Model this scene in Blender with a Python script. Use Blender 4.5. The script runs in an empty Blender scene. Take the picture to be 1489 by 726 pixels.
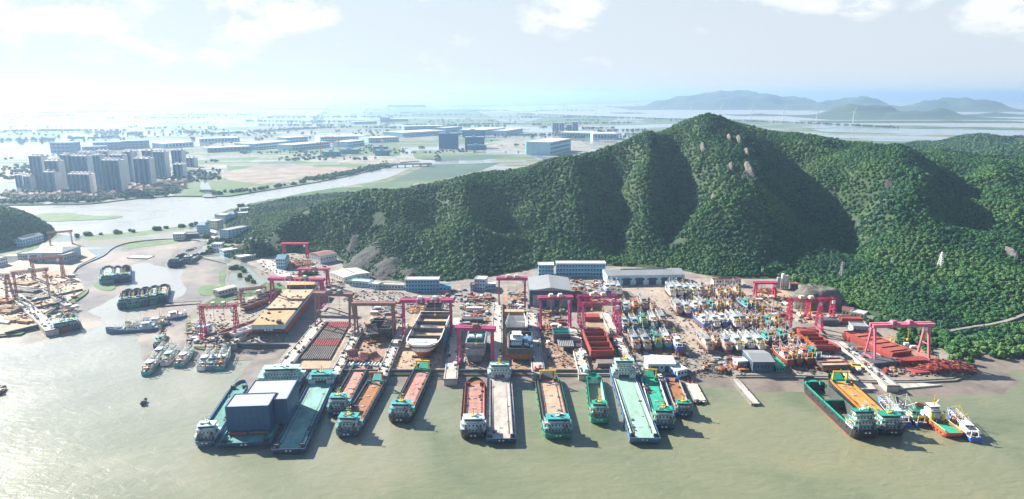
import bpy, math, random
import numpy as np
from mathutils import Vector, Matrix
from mathutils.geometry import tessellate_polygon
random.seed(7); RNG = np.random.default_rng(7)
R = math.radians
SC = bpy.context.scene
COL = SC.collection

# ---------------------------------------------------------------- survey: photo pixel -> point on the ground
F = 993.0; CX, CY = 744.5, 363.0; PITCH = math.atan(225 / F); CAM_H = 190.0
CP, SP = math.cos(PITCH), math.sin(PITCH)
def ray(px, py):
    dx = (px - CX) / F; dy = -(py - CY) / F
    return dx, CP + dy * SP, -SP + dy * CP
def G(px, py, z=0.0):
    """the place on level z that the survey photo shows at (px, py)"""
    x, y, d = ray(px, py); t = (z - CAM_H) / d
    return Vector((x * t, y * t, z))
def GY(px, py, Y):
    """the point at northing Y seen at (px, py)"""
    x, y, d = ray(px, py); t = Y / y
    return Vector((x * t, Y, CAM_H + d * t))

# ---------------------------------------------------------------- scene objects
def tag(o, label=None, cat=None, group=None, kind=None):
    if label: o['label'] = label
    if cat: o['category'] = cat
    if group: o['group'] = group
    if kind: o['kind'] = kind
    return o
def thing(name, label, cat, loc=(0, 0, 0), rz=0.0, group=None):
    o = bpy.data.objects.new(name, None); COL.objects.link(o)
    o.location = loc; o.rotation_euler = (0, 0, rz); o.empty_display_size = 1
    return tag(o, label, cat, group)
def copy_tree(o, parent=None):
    c = o.copy(); COL.objects.link(c)
    if parent is not None: c.parent = parent
    for ch in list(o.children): copy_tree(ch, c)
    return c
class MB:
    def __init__(s): s.v = []; s.f = []; s.m = []
    def add(s, vs, fs, m=0):
        b = len(s.v); s.v.extend([tuple(p) for p in vs])
        for f in fs: s.f.append(tuple(b + i for i in f)); s.m.append(m)
        return s
    def box(s, x0, x1, y0, y1, z0, z1, m=0, mt=None, tx=0.0, ty=0.0):
        vs = [(x0, y0, z0), (x1, y0, z0), (x1, y1, z0), (x0, y1, z0), (x0 + tx, y0 + ty, z1), (x1 - tx, y0 + ty, z1), (x1 - tx, y1 - ty, z1), (x0 + tx, y1 - ty, z1)]
        s.add(vs, [(3, 2, 1, 0), (0, 1, 5, 4), (1, 2, 6, 5), (2, 3, 7, 6), (3, 0, 4, 7)], m)
        return s.add(vs, [(4, 5, 6, 7)], m if mt is None else mt)
    def cbox(s, c, d, m=0, rz=0.0, mt=None):
        ca, sa = math.cos(rz), math.sin(rz); hx, hy = d[0] / 2, d[1] / 2
        P = [(c[0] + x * ca - y * sa, c[1] + x * sa + y * ca) for x, y in ((-hx, -hy), (hx, -hy), (hx, hy), (-hx, hy))]
        return s.prism(P, c[2], c[2] + d[2], m, mt)
    def prism(s, P, z0, z1, m=0, mt=None, sc=1.0, bottom=True):
        n = len(P); cx = sum(p[0] for p in P) / n; cy = sum(p[1] for p in P) / n
        lo = [(p[0], p[1], z0) for p in P]; hi = [(cx + (p[0] - cx) * sc, cy + (p[1] - cy) * sc, z1) for p in P]
        s.add(lo + hi, [(i, (i + 1) % n, n + (i + 1) % n, n + i) for i in range(n)], m)
        tri = tessellate_polygon([[Vector(p) for p in hi]])
        def up(t):
            a, b, c = (Vector(hi[i]) for i in t)
            return t if (b - a).cross(c - a).z > 0 else (t[0], t[2], t[1])
        s.add(hi, [up(t) for t in tri], m if mt is None else mt)
        if bottom: s.add(lo, [up(t)[::-1] for t in tri], m)
        return s
    def rings(s, rings, m=0, closed=True, cap0=False, cap1=False):
        n = len(rings[0]); vs = [p for r in rings for p in r]; fs = []
        for k in range(len(rings) - 1):
            for i in range(n if closed else n - 1):
                j = (i + 1) % n
                fs.append((k * n + i, k * n + j, (k + 1) * n + j, (k + 1) * n + i))
        if cap0: fs.append(tuple(range(n))[::-1])
        if cap1: fs.append(tuple((len(rings) - 1) * n + i for i in range(n)))
        return s.add(vs, fs, m)
    def tube(s, p, q, r, n=5, m=0, r2=None):
        p, q = Vector(p), Vector(q); d = (q - p)
        if d.length < 1e-6: return s
        d.normalize(); a = d.orthogonal().normalized(); b = d.cross(a); r2 = r if r2 is None else r2
        ring = lambda c, rr: [c + (a * math.cos(2 * math.pi * i / n) + b * math.sin(2 * math.pi * i / n)) * rr for i in range(n)]
        return s.rings([ring(p, r), ring(q, r2)], m, True, True, True)
    def cyl(s, c, r, z0, z1, n=12, m=0, r2=None):
        return s.tube((c[0], c[1], z0), (c[0], c[1], z1), r, n, m, r2)
    def beam(s, p, q, w, h, m=0):
        """rectangular bar between two points, w across, h in depth"""
        p, q = Vector(p), Vector(q); d = (q - p).normalized()
        up = Vector((0, 0, 1)) if abs(d.z) < .9 else Vector((0, 1, 0))
        a = d.cross(up).normalized() * (w / 2); b = a.cross(d).normalized() * (h / 2)
        ring = lambda c: [c - a - b, c + a - b, c + a + b, c - a + b]
        return s.rings([ring(p), ring(q)], m, True, True, True)
    def build(s, name, mat, parent=None, smooth=False):
        me = bpy.data.meshes.new(name); me.from_pydata(s.v, [], s.f)
        for x in (mat if isinstance(mat, (list, tuple)) else [mat]): me.materials.append(x)
        if any(s.m): me.polygons.foreach_set('material_index', s.m)
        if smooth: me.polygons.foreach_set('use_smooth', [True] * len(s.f))
        me.validate(); me.update()
        o = bpy.data.objects.new(name, me); COL.objects.link(o)
        if parent is not None: o.parent = parent
        return o

# ---------------------------------------------------------------- materials
MATS = {}
def nodes(name):
    m = bpy.data.materials.new(name); m.use_nodes = True; nt = m.node_tree
    b = nt.nodes['Principled BSDF']
    def N(t, **kw):
        n = nt.nodes.new(t)
        for k, v in kw.items():
            if k in n.inputs.keys(): n.inputs[k].default_value = v
            else: setattr(n, k, v)
        return n
    L = nt.links.new
    return m, nt, b, N, L
def mixc(N, L, fac, a, b):
    n = N('ShaderNodeMix', data_type='RGBA')
    for s, v in ((n.inputs[0], fac), (n.inputs[6], a), (n.inputs[7], b)):
        if hasattr(v, 'links') or hasattr(v, 'is_linked'): L(v, s)
        elif isinstance(v, (int, float)): s.default_value = v
        else: s.default_value = (*v, 1)
    return n.outputs[2]
def ramp(N, L, src, stops):
    n = N('ShaderNodeValToRGB'); L(src, n.inputs[0]); e = n.color_ramp.elements
    while len(e) < len(stops): e.new(.5)
    for k, (p, c) in enumerate(stops):
        e[k].position = p; e[k].color = (*c, 1) if isinstance(c, (tuple, list)) else (c, c, c, 1)
    return n.outputs[0]
def M(name, col, rough=.55, var=.25, scale=.25, dirt=.25, dcol=(.10, .075, .055), metal=0.0, stretch=(1, 1, .35), dscale=None):
    """painted / weathered surface: tone drifts, with patches of grime that have a shape of their own"""
    if name in MATS: return MATS[name]
    m, nt, b, N, L = nodes(name)
    geo = N('ShaderNodeNewGeometry'); mp = N('ShaderNodeMapping'); mp.inputs['Scale'].default_value = stretch
    L(geo.outputs['Position'], mp.inputs[0])
    n1 = N('ShaderNodeTexNoise', Scale=scale, Detail=5.0, Roughness=.65); L(mp.outputs[0], n1.inputs['Vector'])
    n2 = N('ShaderNodeTexNoise', Scale=dscale or scale * 2.3, Detail=6.0, Roughness=.7); L(mp.outputs[0], n2.inputs['Vector'])
    lo = tuple(c * (1 - var) for c in col); hi = tuple(min(1, c * (1 + var)) for c in col)
    c1 = ramp(N, L, n1.outputs[0], [(.3, lo), (.7, hi)])
    f = ramp(N, L, n2.outputs[0], [(.52, 0.0), (.68, dirt)])
    L(mixc(N, L, f, c1, dcol), b.inputs['Base Color'])
    b.inputs['Roughness'].default_value = rough; b.inputs['Metallic'].default_value = metal
    MATS[name] = m; return m
def plain(name, col, rough=.6):
    return M(name, col, rough, .12, .8, .1)

# ---------------------------------------------------------------- camera, sun, sky, air
cam = bpy.data.objects.new('camera', bpy.data.cameras.new('camera')); COL.objects.link(cam)
cam.location = (0, 0, CAM_H); cam.rotation_euler = (math.pi / 2 - PITCH, 0, 0)
cam.data.sensor_width = 36; cam.data.sensor_fit = 'HORIZONTAL'; cam.data.lens = 36 * F / 1489
cam.data.clip_start = 1; cam.data.clip_end = 120000
SC.camera = cam
SUN_EL = R(31); SUN_DIR = Vector((-1, .72, 0)).normalized() * math.cos(SUN_EL) + Vector((0, 0, math.sin(SUN_EL)))
sl = bpy.data.lights.new('sun', 'SUN'); sl.energy = 5.0; sl.angle = R(.53); sl.color = (1, .93, .82)
sun = bpy.data.objects.new('sun', sl); COL.objects.link(sun); sun.rotation_euler = SUN_DIR.to_track_quat('Z', 'Y').to_euler()
sun.location = (-300, 200, 400)
W = bpy.data.worlds.new('World'); SC.world = W; W.use_nodes = True
nt = W.node_tree; bg = nt.nodes['Background']
sky = nt.nodes.new('ShaderNodeTexSky'); sky.sky_type = 'NISHITA'; sky.sun_disc = False
sky.sun_elevation = SUN_EL; sky.sun_rotation = math.atan2(SUN_DIR.x, SUN_DIR.y)
sky.altitude = 0; sky.air_density = 1.1; sky.dust_density = .25; sky.ozone_density = 2.5
bg.inputs[1].default_value = .05
def wn(t, **kw):
    n = nt.nodes.new(t)
    for k, v in kw.items():
        if k in n.inputs.keys(): n.inputs[k].default_value = v
        else: setattr(n, k, v)
    return n
lk = nt.links.new
def wmath(op, a, b=None, clamp=False):
    n = wn('ShaderNodeMath', operation=op, use_clamp=clamp)
    for i, x in enumerate((a, b)):
        if x is None: continue
        if isinstance(x, (int, float)): n.inputs[i].default_value = x
        else: lk(x, n.inputs[i])
    return n.outputs[0]
tc = wn('ShaderNodeTexCoord'); sep = wn('ShaderNodeSeparateXYZ'); lk(tc.outputs['Generated'], sep.inputs[0])
yy = wmath('MAXIMUM', sep.outputs[1], .05)
az = wmath('DIVIDE', sep.outputs[0], yy); el = wmath('DIVIDE', sep.outputs[2], yy)      # tangent of bearing and of height above the horizon
cmb = wn('ShaderNodeCombineXYZ'); lk(az, cmb.inputs[0]); lk(wmath('MULTIPLY', el, 1.9), cmb.inputs[1])
cn = wn('ShaderNodeTexNoise', Scale=8.5, Detail=8.0, Roughness=.58); lk(cmb.outputs[0], cn.inputs['Vector'])
mpb = wn('ShaderNodeMapping'); mpb.inputs['Location'].default_value = (.012, -.03, 0); lk(cmb.outputs[0], mpb.inputs[0])
cn2 = wn('ShaderNodeTexNoise', Scale=8.5, Detail=8.0, Roughness=.58); lk(mpb.outputs[0], cn2.inputs['Vector'])
def wramp(src, stops):
    n = wn('ShaderNodeValToRGB'); lk(src, n.inputs[0]); e = n.color_ramp.elements
    while len(e) < len(stops): e.new(.5)
    for k, (p, c) in enumerate(stops): e[k].position = p; e[k].color = (c, c, c, 1) if isinstance(c, float) else (*c, 1)
    return n.outputs[0]
banks = None                                            # where the cloud banks stand: bearing, height, half-widths, thickness
for (bx, bz, wx, wz, amt) in [(.078, .110, .060, .030, .40), (-.64, .10, .17, .045, .30), (-.35, .12, .09, .045, .36), (.45, .145, .16, .035, .36), (.70, .125, .08, .05, .34), (-.10, .150, .12, .022, .3), (-.72, .16, .3, .05, .3), (-.12, .075, .10, .02, .16), (.02, .045, .16, .02, .10), (-.45, .065, .2, .03, .2), (.3, .3, .6, .1, .2), (-.6, .33, .5, .1, .25)]:
    dxn = wmath('DIVIDE', wmath('SUBTRACT', az, bx), wx); dzn = wmath('DIVIDE', wmath('SUBTRACT', el, bz), wz)
    d2 = wmath('ADD', wmath('MULTIPLY', dxn, dxn), wmath('MULTIPLY', dzn, dzn))
    g = wmath('MULTIPLY', wmath('MAXIMUM', wmath('SUBTRACT', 1.0, wmath('MULTIPLY', d2, .5)), 0.0), amt)
    banks = g if banks is None else wmath('MAXIMUM', banks, g)
dens = wmath('ADD', cn.outputs[0], banks)
cm = wramp(dens, [(.64, 0.0), (.80, 1.0)])
shade = wramp(wmath('SUBTRACT', cn2.outputs[0], cn.outputs[0]), [(0.0, (7.6, 7.7, 7.8)), (.10, (5.5, 6.1, 6.8))])
pale = wn('ShaderNodeMix', data_type='RGBA'); lk(sky.outputs[0], pale.inputs[6]); pale.inputs[7].default_value = (5.4, 5.9, 6.4, 1); lk(wramp(sep.outputs[2], [(0.0, .96), (.15, .84), (.30, 0.0)]), pale.inputs[0])   # thin veil low over the horizon
cl = wn('ShaderNodeMix', data_type='RGBA'); lk(wmath('MULTIPLY', cm, wramp(sep.outputs[2], [(.17, .85), (.32, .08)])), cl.inputs[0]); lk(pale.outputs[2], cl.inputs[6]); lk(shade, cl.inputs[7])
lk(cl.outputs[2], bg.inputs[0])

hz = MB().box(-26000, 26000, -2500, 30000, -8, 270).build('haze', bpy.data.materials.new('air'))
am = hz.data.materials[0]; am.use_nodes = True; an = am.node_tree
an.nodes.remove(an.nodes['Principled BSDF'])
pv = an.nodes.new('ShaderNodeVolumePrincipled'); an.links.new(pv.outputs[0], an.nodes['Material Output'].inputs['Volume'])
pv.inputs['Color'].default_value = (.46, .70, 1.0, 1); pv.inputs['Density'].default_value = 1.0e-4; pv.inputs['Anisotropy'].default_value = .40
tag(hz, kind='stuff')

SC.view_settings.view_transform = 'Standard'; SC.view_settings.look = 'None'; SC.view_settings.gamma = 1; SC.view_settings.use_curve_mapping = False
SC.view_settings.exposure = 1.5
cy = SC.cycles if hasattr(SC, 'cycles') else None
SC.render.engine = 'CYCLES'; cy = SC.cycles
cy.use_denoising = True; cy.max_bounces = 4; cy.diffuse_bounces = 2; cy.glossy_bounces = 2; cy.transmission_bounces = 2; cy.volume_bounces = 0; cy.transparent_max_bounces = 8
cy.use_adaptive_sampling = True; cy.adaptive_threshold = .02; cy.caustics_reflective = False; cy.caustics_refractive = False
# ================================================================ WATER AND LAND
def poly(pts, z):
    return [(lambda g: (g.x, g.y))(G(px, py, z)) for px, py in pts]
def sheet(name, P, z, mat, depth=None, kind='structure'):
    m = MB()
    if depth: m.prism(P, z - depth, z, 0, None, 1.0, False)
    else:
        vs = [Vector((x, y, z)) for x, y in P]
        tri = tessellate_polygon([vs]); fs = []
        for t in tri:
            a, b, c = (vs[i] for i in t); fs.append(t if (b - a).cross(c - a).z > 0 else (t[0], t[2], t[1]))
        m.add(vs, fs)
    o = m.build(name, mat); return tag(o, kind=kind)
def smooth_line(P, n=4):
    """Catmull-Rom through the points (open)"""
    out = []
    for i in range(len(P) - 1):
        p0, p1, p2, p3 = P[max(i - 1, 0)], P[i], P[i + 1], P[min(i + 2, len(P) - 1)]
        for k in range(n):
            t = k / n
            out.append(tuple(.5 * (2 * b + (c - a) * t + (2 * a - 5 * b + 4 * c - d) * t * t + (3 * b - a - 3 * c + d) * t ** 3) for a, b, c, d in zip(p0, p1, p2, p3)))
    out.append(tuple(P[-1])); return out

# ---- water
m, nt, b, N, L = nodes('water')
geo = N('ShaderNodeNewGeometry')
nw = N('ShaderNodeTexNoise', Scale=.009, Detail=7.0, Roughness=.6, Distortion=1.4); L(geo.outputs['Position'], nw.inputs['Vector'])
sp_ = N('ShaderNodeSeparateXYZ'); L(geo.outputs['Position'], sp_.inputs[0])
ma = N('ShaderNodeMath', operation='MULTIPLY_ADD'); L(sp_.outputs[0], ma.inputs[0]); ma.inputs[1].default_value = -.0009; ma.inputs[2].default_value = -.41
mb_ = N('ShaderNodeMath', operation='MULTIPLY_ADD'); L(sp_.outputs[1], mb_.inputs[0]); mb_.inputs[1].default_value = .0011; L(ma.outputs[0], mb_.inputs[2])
mc = N('ShaderNodeMath', operation='MULTIPLY_ADD'); L(nw.outputs[0], mc.inputs[0]); mc.inputs[1].default_value = .3; L(mb_.outputs[0], mc.inputs[2])      # paler towards the left bay and upriver: sun glare painted into the base colour
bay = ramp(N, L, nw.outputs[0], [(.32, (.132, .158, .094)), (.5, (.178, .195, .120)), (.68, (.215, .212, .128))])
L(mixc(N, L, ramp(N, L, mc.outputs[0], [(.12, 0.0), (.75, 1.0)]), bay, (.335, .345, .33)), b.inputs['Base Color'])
mpw = N('ShaderNodeMapping'); mpw.inputs['Scale'].default_value = (.55, 1.0, 1); mpw.inputs['Rotation'].default_value = (0, 0, R(28)); L(geo.outputs['Position'], mpw.inputs[0])
w1 = N('ShaderNodeTexNoise', Scale=.21, Detail=4.0, Roughness=.55, Distortion=.5); L(mpw.outputs[0], w1.inputs['Vector'])
w2 = N('ShaderNodeTexNoise', Scale=.02, Detail=3.0, Roughness=.5); L(geo.outputs['Position'], w2.inputs['Vector'])
sy = N('ShaderNodeSeparateXYZ'); L(geo.outputs['Position'], sy.inputs[0]); mr = N('ShaderNodeMapRange'); L(sy.outputs[1], mr.inputs[0])     # open bay rippled, sheltered river smooth
for i_, v_ in ((1, 520), (2, 950), (3, .5), (4, .03)): mr.inputs[i_].default_value = v_
bp = N('ShaderNodeBump', Strength=.25, Distance=1.0); L(mr.outputs[0], bp.inputs['Strength']); L(w1.outputs[0], bp.inputs['Height']); L(bp.outputs[0], b.inputs['Normal'])
L(ramp(N, L, w2.outputs[0], [(.35, .26), (.65, .36)]), b.inputs['Roughness'])
b.inputs['IOR'].default_value = 1.33
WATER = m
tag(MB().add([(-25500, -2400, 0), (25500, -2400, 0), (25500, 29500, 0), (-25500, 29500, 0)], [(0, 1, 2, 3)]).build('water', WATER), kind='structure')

# ---- plain: fields, fishponds and bare lots in rectangles
m, nt, b, N, L = nodes('plain')
geo = N('ShaderNodeNewGeometry')
mpp = N('ShaderNodeMapping'); mpp.inputs['Rotation'].default_value = (0, 0, R(-8)); L(geo.outputs['Position'], mpp.inputs[0])
wob = N('ShaderNodeTexNoise', Scale=.0012, Detail=3.0); L(mpp.outputs[0], wob.inputs['Vector'])
vadd = N('ShaderNodeVectorMath', operation='MULTIPLY_ADD'); L(wob.outputs[1], vadd.inputs[0]); vadd.inputs[1].default_value = (120, 120, 0); L(mpp.outputs[0], vadd.inputs[2])
br = N('ShaderNodeTexBrick', Scale=1.0); L(vadd.outputs[0], br.inputs['Vector'])
br.inputs['Color1'].default_value = (0, 0, 0, 1); br.inputs['Color2'].default_value = (1, 1, 1, 1); br.inputs['Mortar'].default_value = (.36, .36, .36, 1)
br.inputs['Brick Width'].default_value = 420; br.inputs['Row Height'].default_value = 190; br.inputs['Mortar Size'].default_value = 7; br.inputs['Bias'].default_value = 0; br.offset = .37
br2 = N('ShaderNodeTexBrick', Scale=1.0); L(vadd.outputs[0], br2.inputs['Vector'])
br2.inputs['Color1'].default_value = (0, 0, 0, 1); br2.inputs['Color2'].default_value = (1, 1, 1, 1); br2.inputs['Mortar'].default_value = (.45, .45, .45, 1)
br2.inputs['Brick Width'].default_value = 150; br2.inputs['Row Height'].default_value = 46; br2.inputs['Mortar Size'].default_value = 5; br2.offset = .5
n1 = N('ShaderNodeTexNoise', Scale=.004, Detail=7.0, Roughness=.65); L(geo.outputs['Position'], n1.inputs['Vector'])
n0 = N('ShaderNodeTexNoise', Scale=.00045, Detail=2.0); L(geo.outputs['Position'], n0.inputs['Vector'])
sm = N('ShaderNodeMath', operation='MULTIPLY_ADD'); L(br.outputs[0], sm.inputs[0]); sm.inputs[1].default_value = .34
s2 = N('ShaderNodeMath', operation='MULTIPLY'); L(br2.outputs[0], s2.inputs[0]); s2.inputs[1].default_value = .26; L(s2.outputs[0], sm.inputs[2])
s3 = N('ShaderNodeMath', operation='MULTIPLY_ADD'); L(n0.outputs[0], s3.inputs[0]); s3.inputs[1].default_value = .9; L(sm.outputs[0], s3.inputs[2])
s4 = N('ShaderNodeMath', operation='MULTIPLY_ADD'); L(n1.outputs[0], s4.inputs[0]); s4.inputs[1].default_value = .25; L(s3.outputs[0], s4.inputs[2])
fld = ramp(N, L, s4.outputs[0], [(.48, (.04, .07, .035)), (.60, (.06, .125, .05)), (.70, (.08, .165, .055)), (.78, (.14, .155, .10)), (.83, (.22, .21, .17)), (.96, (.22, .24, .23))])
L(fld, b.inputs['Base Color'])
L(ramp(N, L, s4.outputs[0], [(.87, .9), (.91, .12)]), b.inputs['Roughness'])   # flooded ponds are smooth
L(ramp(N, L, s4.outputs[0], [(.87, .2), (.91, .5)]), b.inputs['Specular IOR Level'])
PLAIN = m
NORTH = smooth_line([(-900, 300), (-300, 299), (0, 298), (70, 297), (130, 296), (200, 288), (255, 285), (290, 285), (304, 284), (330, 285), (370, 279), (440, 268), (500, 257), (548, 246), (580, 238), (586, 231), (580, 222), (592, 215)], 3)
SOUTH = smooth_line([(600, 221), (606, 230), (640, 231), (690, 227), (688, 229), (640, 235), (600, 243), (560, 260), (500, 271), (440, 281), (385, 294), (440, 291), (470, 286), (440, 294), (400, 303), (350, 312), (318, 318), (280, 328), (200, 338), (110, 344), (60, 333), (0, 318), (-300, 312), (-900, 308)], 3)
COVE = smooth_line([(-900, 560), (-300, 520), (0, 489), (30, 486), (42, 479), (75, 470), (62, 462), (85, 447), (105, 440), (128, 424), (122, 412), (108, 398), (118, 386), (150, 372), (165, 360), (190, 352), (245, 347), (290, 350), (296, 358), (286, 370), (300, 376), (330, 384), (345, 397), (352, 412), (330, 425), (300, 440), (276, 456), (270, 480), (284, 506), (330, 506), (342, 501)], 3)
QUAY = [(345, 503), (420, 504), (381, 552), (402, 556), (430, 540), (500, 543), (560, 545), (740, 545), (870, 546), (990, 548), (1045, 530), (1070, 548), (1150, 548), (1200, 550), (1262, 556), (1330, 556), (1390, 553), (1412, 545), (1392, 530), (1400, 516), (1440, 513), (1489, 511), (1700, 506), (2600, 500)]
SHORE = smooth_line([(2600, 200), (1900, 190), (1489, 186), (1380, 183), (1230, 181), (1100, 174), (980, 172), (860, 168), (780, 165), (700, 161), (730, 155), (830, 152), (900, 151), (970, 147), (985, 145)], 2)
land_px = NORTH + SOUTH + COVE + QUAY + SHORE + [(700, 143), (-900, 143)]
LAND_Z = 2.0
sheet('plain_ground', poly(land_px, LAND_Z), LAND_Z, PLAIN, 4.5)
# inlet canal, straight canals and ponds on the plain
def strip(name, pts, mat, z=LAND_Z + .12):
    sheet(name, poly(pts, z), z, mat)
CALM = None
m, nt, b, N, L = nodes('calm_water')
geo = N('ShaderNodeNewGeometry'); nn = N('ShaderNodeTexNoise', Scale=.02, Detail=3.0); L(geo.outputs['Position'], nn.inputs['Vector'])
L(ramp(N, L, nn.outputs[0], [(.3, (.20, .21, .17)), (.7, (.27, .27, .22))]), b.inputs['Base Color']); b.inputs['Roughness'].default_value = .08; b.inputs['IOR'].default_value = 1.33
CALM = m
strip('canal_water', smooth_line([(287, 251), (292, 262), (291, 272), (297, 283), (294, 286), (314, 286), (309, 279), (304, 268), (298, 258), (297, 251)], 2), CALM)
strip('canal_water', [(491, 179), (496, 179), (507, 160), (503, 160)], CALM)
for q in [[(520, 165), (532, 152), (535, 152), (524, 165)]]: strip('canal_water', q, CALM)
for q in [[(380, 150), (490, 151), (484, 158), (380, 157)], [(300, 170), (460, 171), (455, 180), (260, 178)], [(395, 160), (480, 160), (468, 168), (385, 167)],
          [(30, 178), (230, 180), (225, 185), (20, 184)], [(90, 195), (300, 190), (330, 195), (80, 203)], [(0, 206), (150, 203), (140, 218), (0, 221)],
          [(200, 205), (330, 203), (300, 213), (190, 216)], [(690, 157), (750, 154), (900, 156), (760, 163)], [(1230, 186), (1489, 190), (1489, 198), (1200, 192), (1180, 188)], [(1140, 197), (1330, 198), (1489, 203), (1489, 206), (1300, 202), (1140, 200)],
          [(900, 188), (1000, 184), (990, 180), (880, 183)], [(0, 186), (80, 188), (60, 191), (0, 190)], [(560, 179), (620, 181), (615, 184), (555, 183)]]:
    strip('pond_water', q, CALM)
# bare earth and green lots beside the river
EARTH = M('bare_earth', (.24, .19, .15), .9, .4, .02, .8, (.10, .12, .08), stretch=(1, 1, 1))
GREENF = M('paddy_green', (.065, .125, .05), .9, .35, .012, .6, (.045, .08, .035), stretch=(1, 1, 1))
DARKF = M('reed_bed', (.035, .085, .055), .9, .25, .01, .4, (.03, .07, .03), stretch=(1, 1, 1))
DUST = M('building_site_dust', (.25, .24, .20), .9, .5, .02, .95, (.08, .12, .07), stretch=(1, 1, 1))
ROCKHEAP = M('spoil_heap', (.17, .16, .15), .9, .35, .02, .5, (.09, .085, .08), stretch=(1, 1, 1))
for nm, mt, q in [('bare_ground', EARTH, [(332, 262), (380, 268), (460, 256), (520, 247), (505, 243), (430, 242), (350, 246), (318, 252)]),
                  ('bare_ground', ROCKHEAP, [(335, 250), (372, 262), (430, 255), (465, 246), (430, 238), (380, 239)]),
                  ('bare_ground', DUST, [(450, 236), (560, 238), (610, 234), (600, 226), (520, 228), (430, 232)]),
                  ('bare_ground', DUST, [(690, 215), (820, 226), (860, 218), (845, 205), (740, 203), (700, 208)]),
                  ('bare_ground', DUST, [(0, 266), (45, 262), (48, 246), (0, 250)]), ('bare_ground', DUST, [(285, 246), (330, 246), (330, 240), (270, 240)]),
                  ('reed_bed', DARKF, [(566, 264), (640, 262), (700, 248), (730, 236), (690, 238), (625, 239)]), ('reed_bed', GREENF, [(520, 268), (566, 264), (610, 262), (590, 275), (540, 275)]),
                  ('reed_bed', DARKF, [(610, 228), (700, 226), (735, 228), (700, 233), (640, 234)]),
                  ('field', GREENF, [(520, 158), (690, 160), (720, 172), (540, 170)]), ('field', GREENF, [(560, 172), (720, 174), (740, 180), (600, 181)]), ('field', GREENF, [(800, 170), (900, 172), (880, 180), (760, 178)]),
                  ('field', GREENF, [(1150, 203), (1320, 206), (1310, 214), (1150, 212)]), ('field', GREENF, [(940, 172), (1130, 178), (1110, 181), (930, 177)]),
                  ('field', DARKF, [(350, 180), (420, 180), (470, 155), (455, 153)])]:
    z = LAND_Z + .06 + .013 * (hash(nm) % 3 if False else len(nm) % 5) + .05 * random.random(); sheet(nm, poly(q, z), z, mt)
# marsh spits in the river
MARSH = M('marsh', (.085, .15, .055), .9, .35, .05, .4, (.06, .12, .04), stretch=(1, 1, 1))
for q in [[(40, 318), (60, 311), (100, 310), (140, 314), (178, 314), (165, 318), (130, 320), (70, 322)], [(-60, 322), (0, 314), (40, 317), (30, 322), (0, 326)]]:
    sheet('marsh_bank', poly(smooth_line(q + [q[0]], 3), .5), .5, MARSH, 1.2)
sheet('marsh_bank', poly([(112, 343), (200, 337), (278, 327), (275, 332), (200, 344), (130, 350)], LAND_Z + .03), LAND_Z + .03, MARSH)
for q in [[(133, 412), (150, 410), (168, 416), (160, 423), (140, 420)], [(288, 419), (300, 415), (322, 417), (324, 425), (305, 430), (290, 428)], [(200, 349), (245, 346), (262, 352), (225, 357), (180, 362), (178, 358)], [(318, 396), (328, 391), (338, 390), (330, 398), (326, 410), (334, 425), (328, 427), (320, 415)]]:
    sheet('marsh_bank', poly(smooth_line(q + [q[0]], 3), .75), .75, MARSH, 1.4)

# ---- mud flats: a gently uneven sheet that dips under the water
m, nt, b, N, L = nodes('mud')
geo = N('ShaderNodeNewGeometry'); n1 = N('ShaderNodeTexNoise', Scale=.05, Detail=7.0, Roughness=.65, Distortion=.8); L(geo.outputs['Position'], n1.inputs['Vector'])
n2 = N('ShaderNodeTexNoise', Scale=.012, Detail=3.0); L(geo.outputs['Position'], n2.inputs['Vector'])
L(ramp(N, L, n1.outputs[0], [(.35, (.145, .122, .098)), (.65, (.255, .215, .178))]), b.inputs['Base Color'])
L(ramp(N, L, n2.outputs[0], [(.4, .28), (.6, .55)]), b.inputs['Roughness'])
bp = N('ShaderNodeBump', Strength=.5, Distance=.6); L(n1.outputs[0], bp.inputs['Height']); L(bp.outputs[0], b.inputs['Normal'])
MUD = m
def vnoise(x, y, s, seed=0):
    """smooth value noise, numpy"""
    x = np.asarray(x) / s + seed * 17.3; y = np.asarray(y) / s + seed * 9.1
    xi = np.floor(x).astype(int); yi = np.floor(y).astype(int); fx = x - xi; fy = y - yi
    fx = fx * fx * (3 - 2 * fx); fy = fy * fy * (3 - 2 * fy)
    def h(a, b_):
        n = (a * 374761393 + b_ * 668265263 + seed * 1274126177) & 0x7fffffff
        n = ((n ^ (n >> 13)) * 1274126177) & 0x7fffffff
        return ((n ^ (n >> 16)) & 0xffff) / 65535.0
    return (h(xi, yi) * (1 - fx) + h(xi + 1, yi) * fx) * (1 - fy) + (h(xi, yi + 1) * (1 - fx) + h(xi + 1, yi + 1) * fx) * fy
def fbm(x, y, s, seed=0, o=4):
    t = 0; a = .5
    for k in range(o): t = t + a * (vnoise(x, y, s / 2 ** k, seed + k) - .5) * 2; a *= .5
    return t
def grid_mesh(name, x0, x1, y0, y1, st, hf, mat, kind='structure', cut=None, smooth=True):
    xs = np.arange(x0, x1 + st, st); ys = np.arange(y0, y1 + st, st)
    X, Y = np.meshgrid(xs, ys); Z = hf(X, Y); nx, ny = len(xs), len(ys)
    v = np.stack([X.ravel(), Y.ravel(), Z.ravel()], 1)
    i = np.arange(nx * ny).reshape(ny, nx)
    f = np.stack([i[:-1, :-1], i[:-1, 1:], i[1:, 1:], i[1:, :-1]], -1).reshape(-1, 4)
    if cut is not None: f = f[(v[f][:, :, 2] > cut).any(1)]
    used = np.unique(f); remap = -np.ones(nx * ny, int); remap[used] = np.arange(len(used))
    me = bpy.data.meshes.new(name); me.from_pydata(v[used].tolist(), [], remap[f].tolist()); me.materials.append(mat)
    me.polygons.foreach_set('use_smooth', [smooth] * len(me.polygons)); me.update()
    o = bpy.data.objects.new(name, me); COL.objects.link(o); return tag(o, kind=kind)
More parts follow.
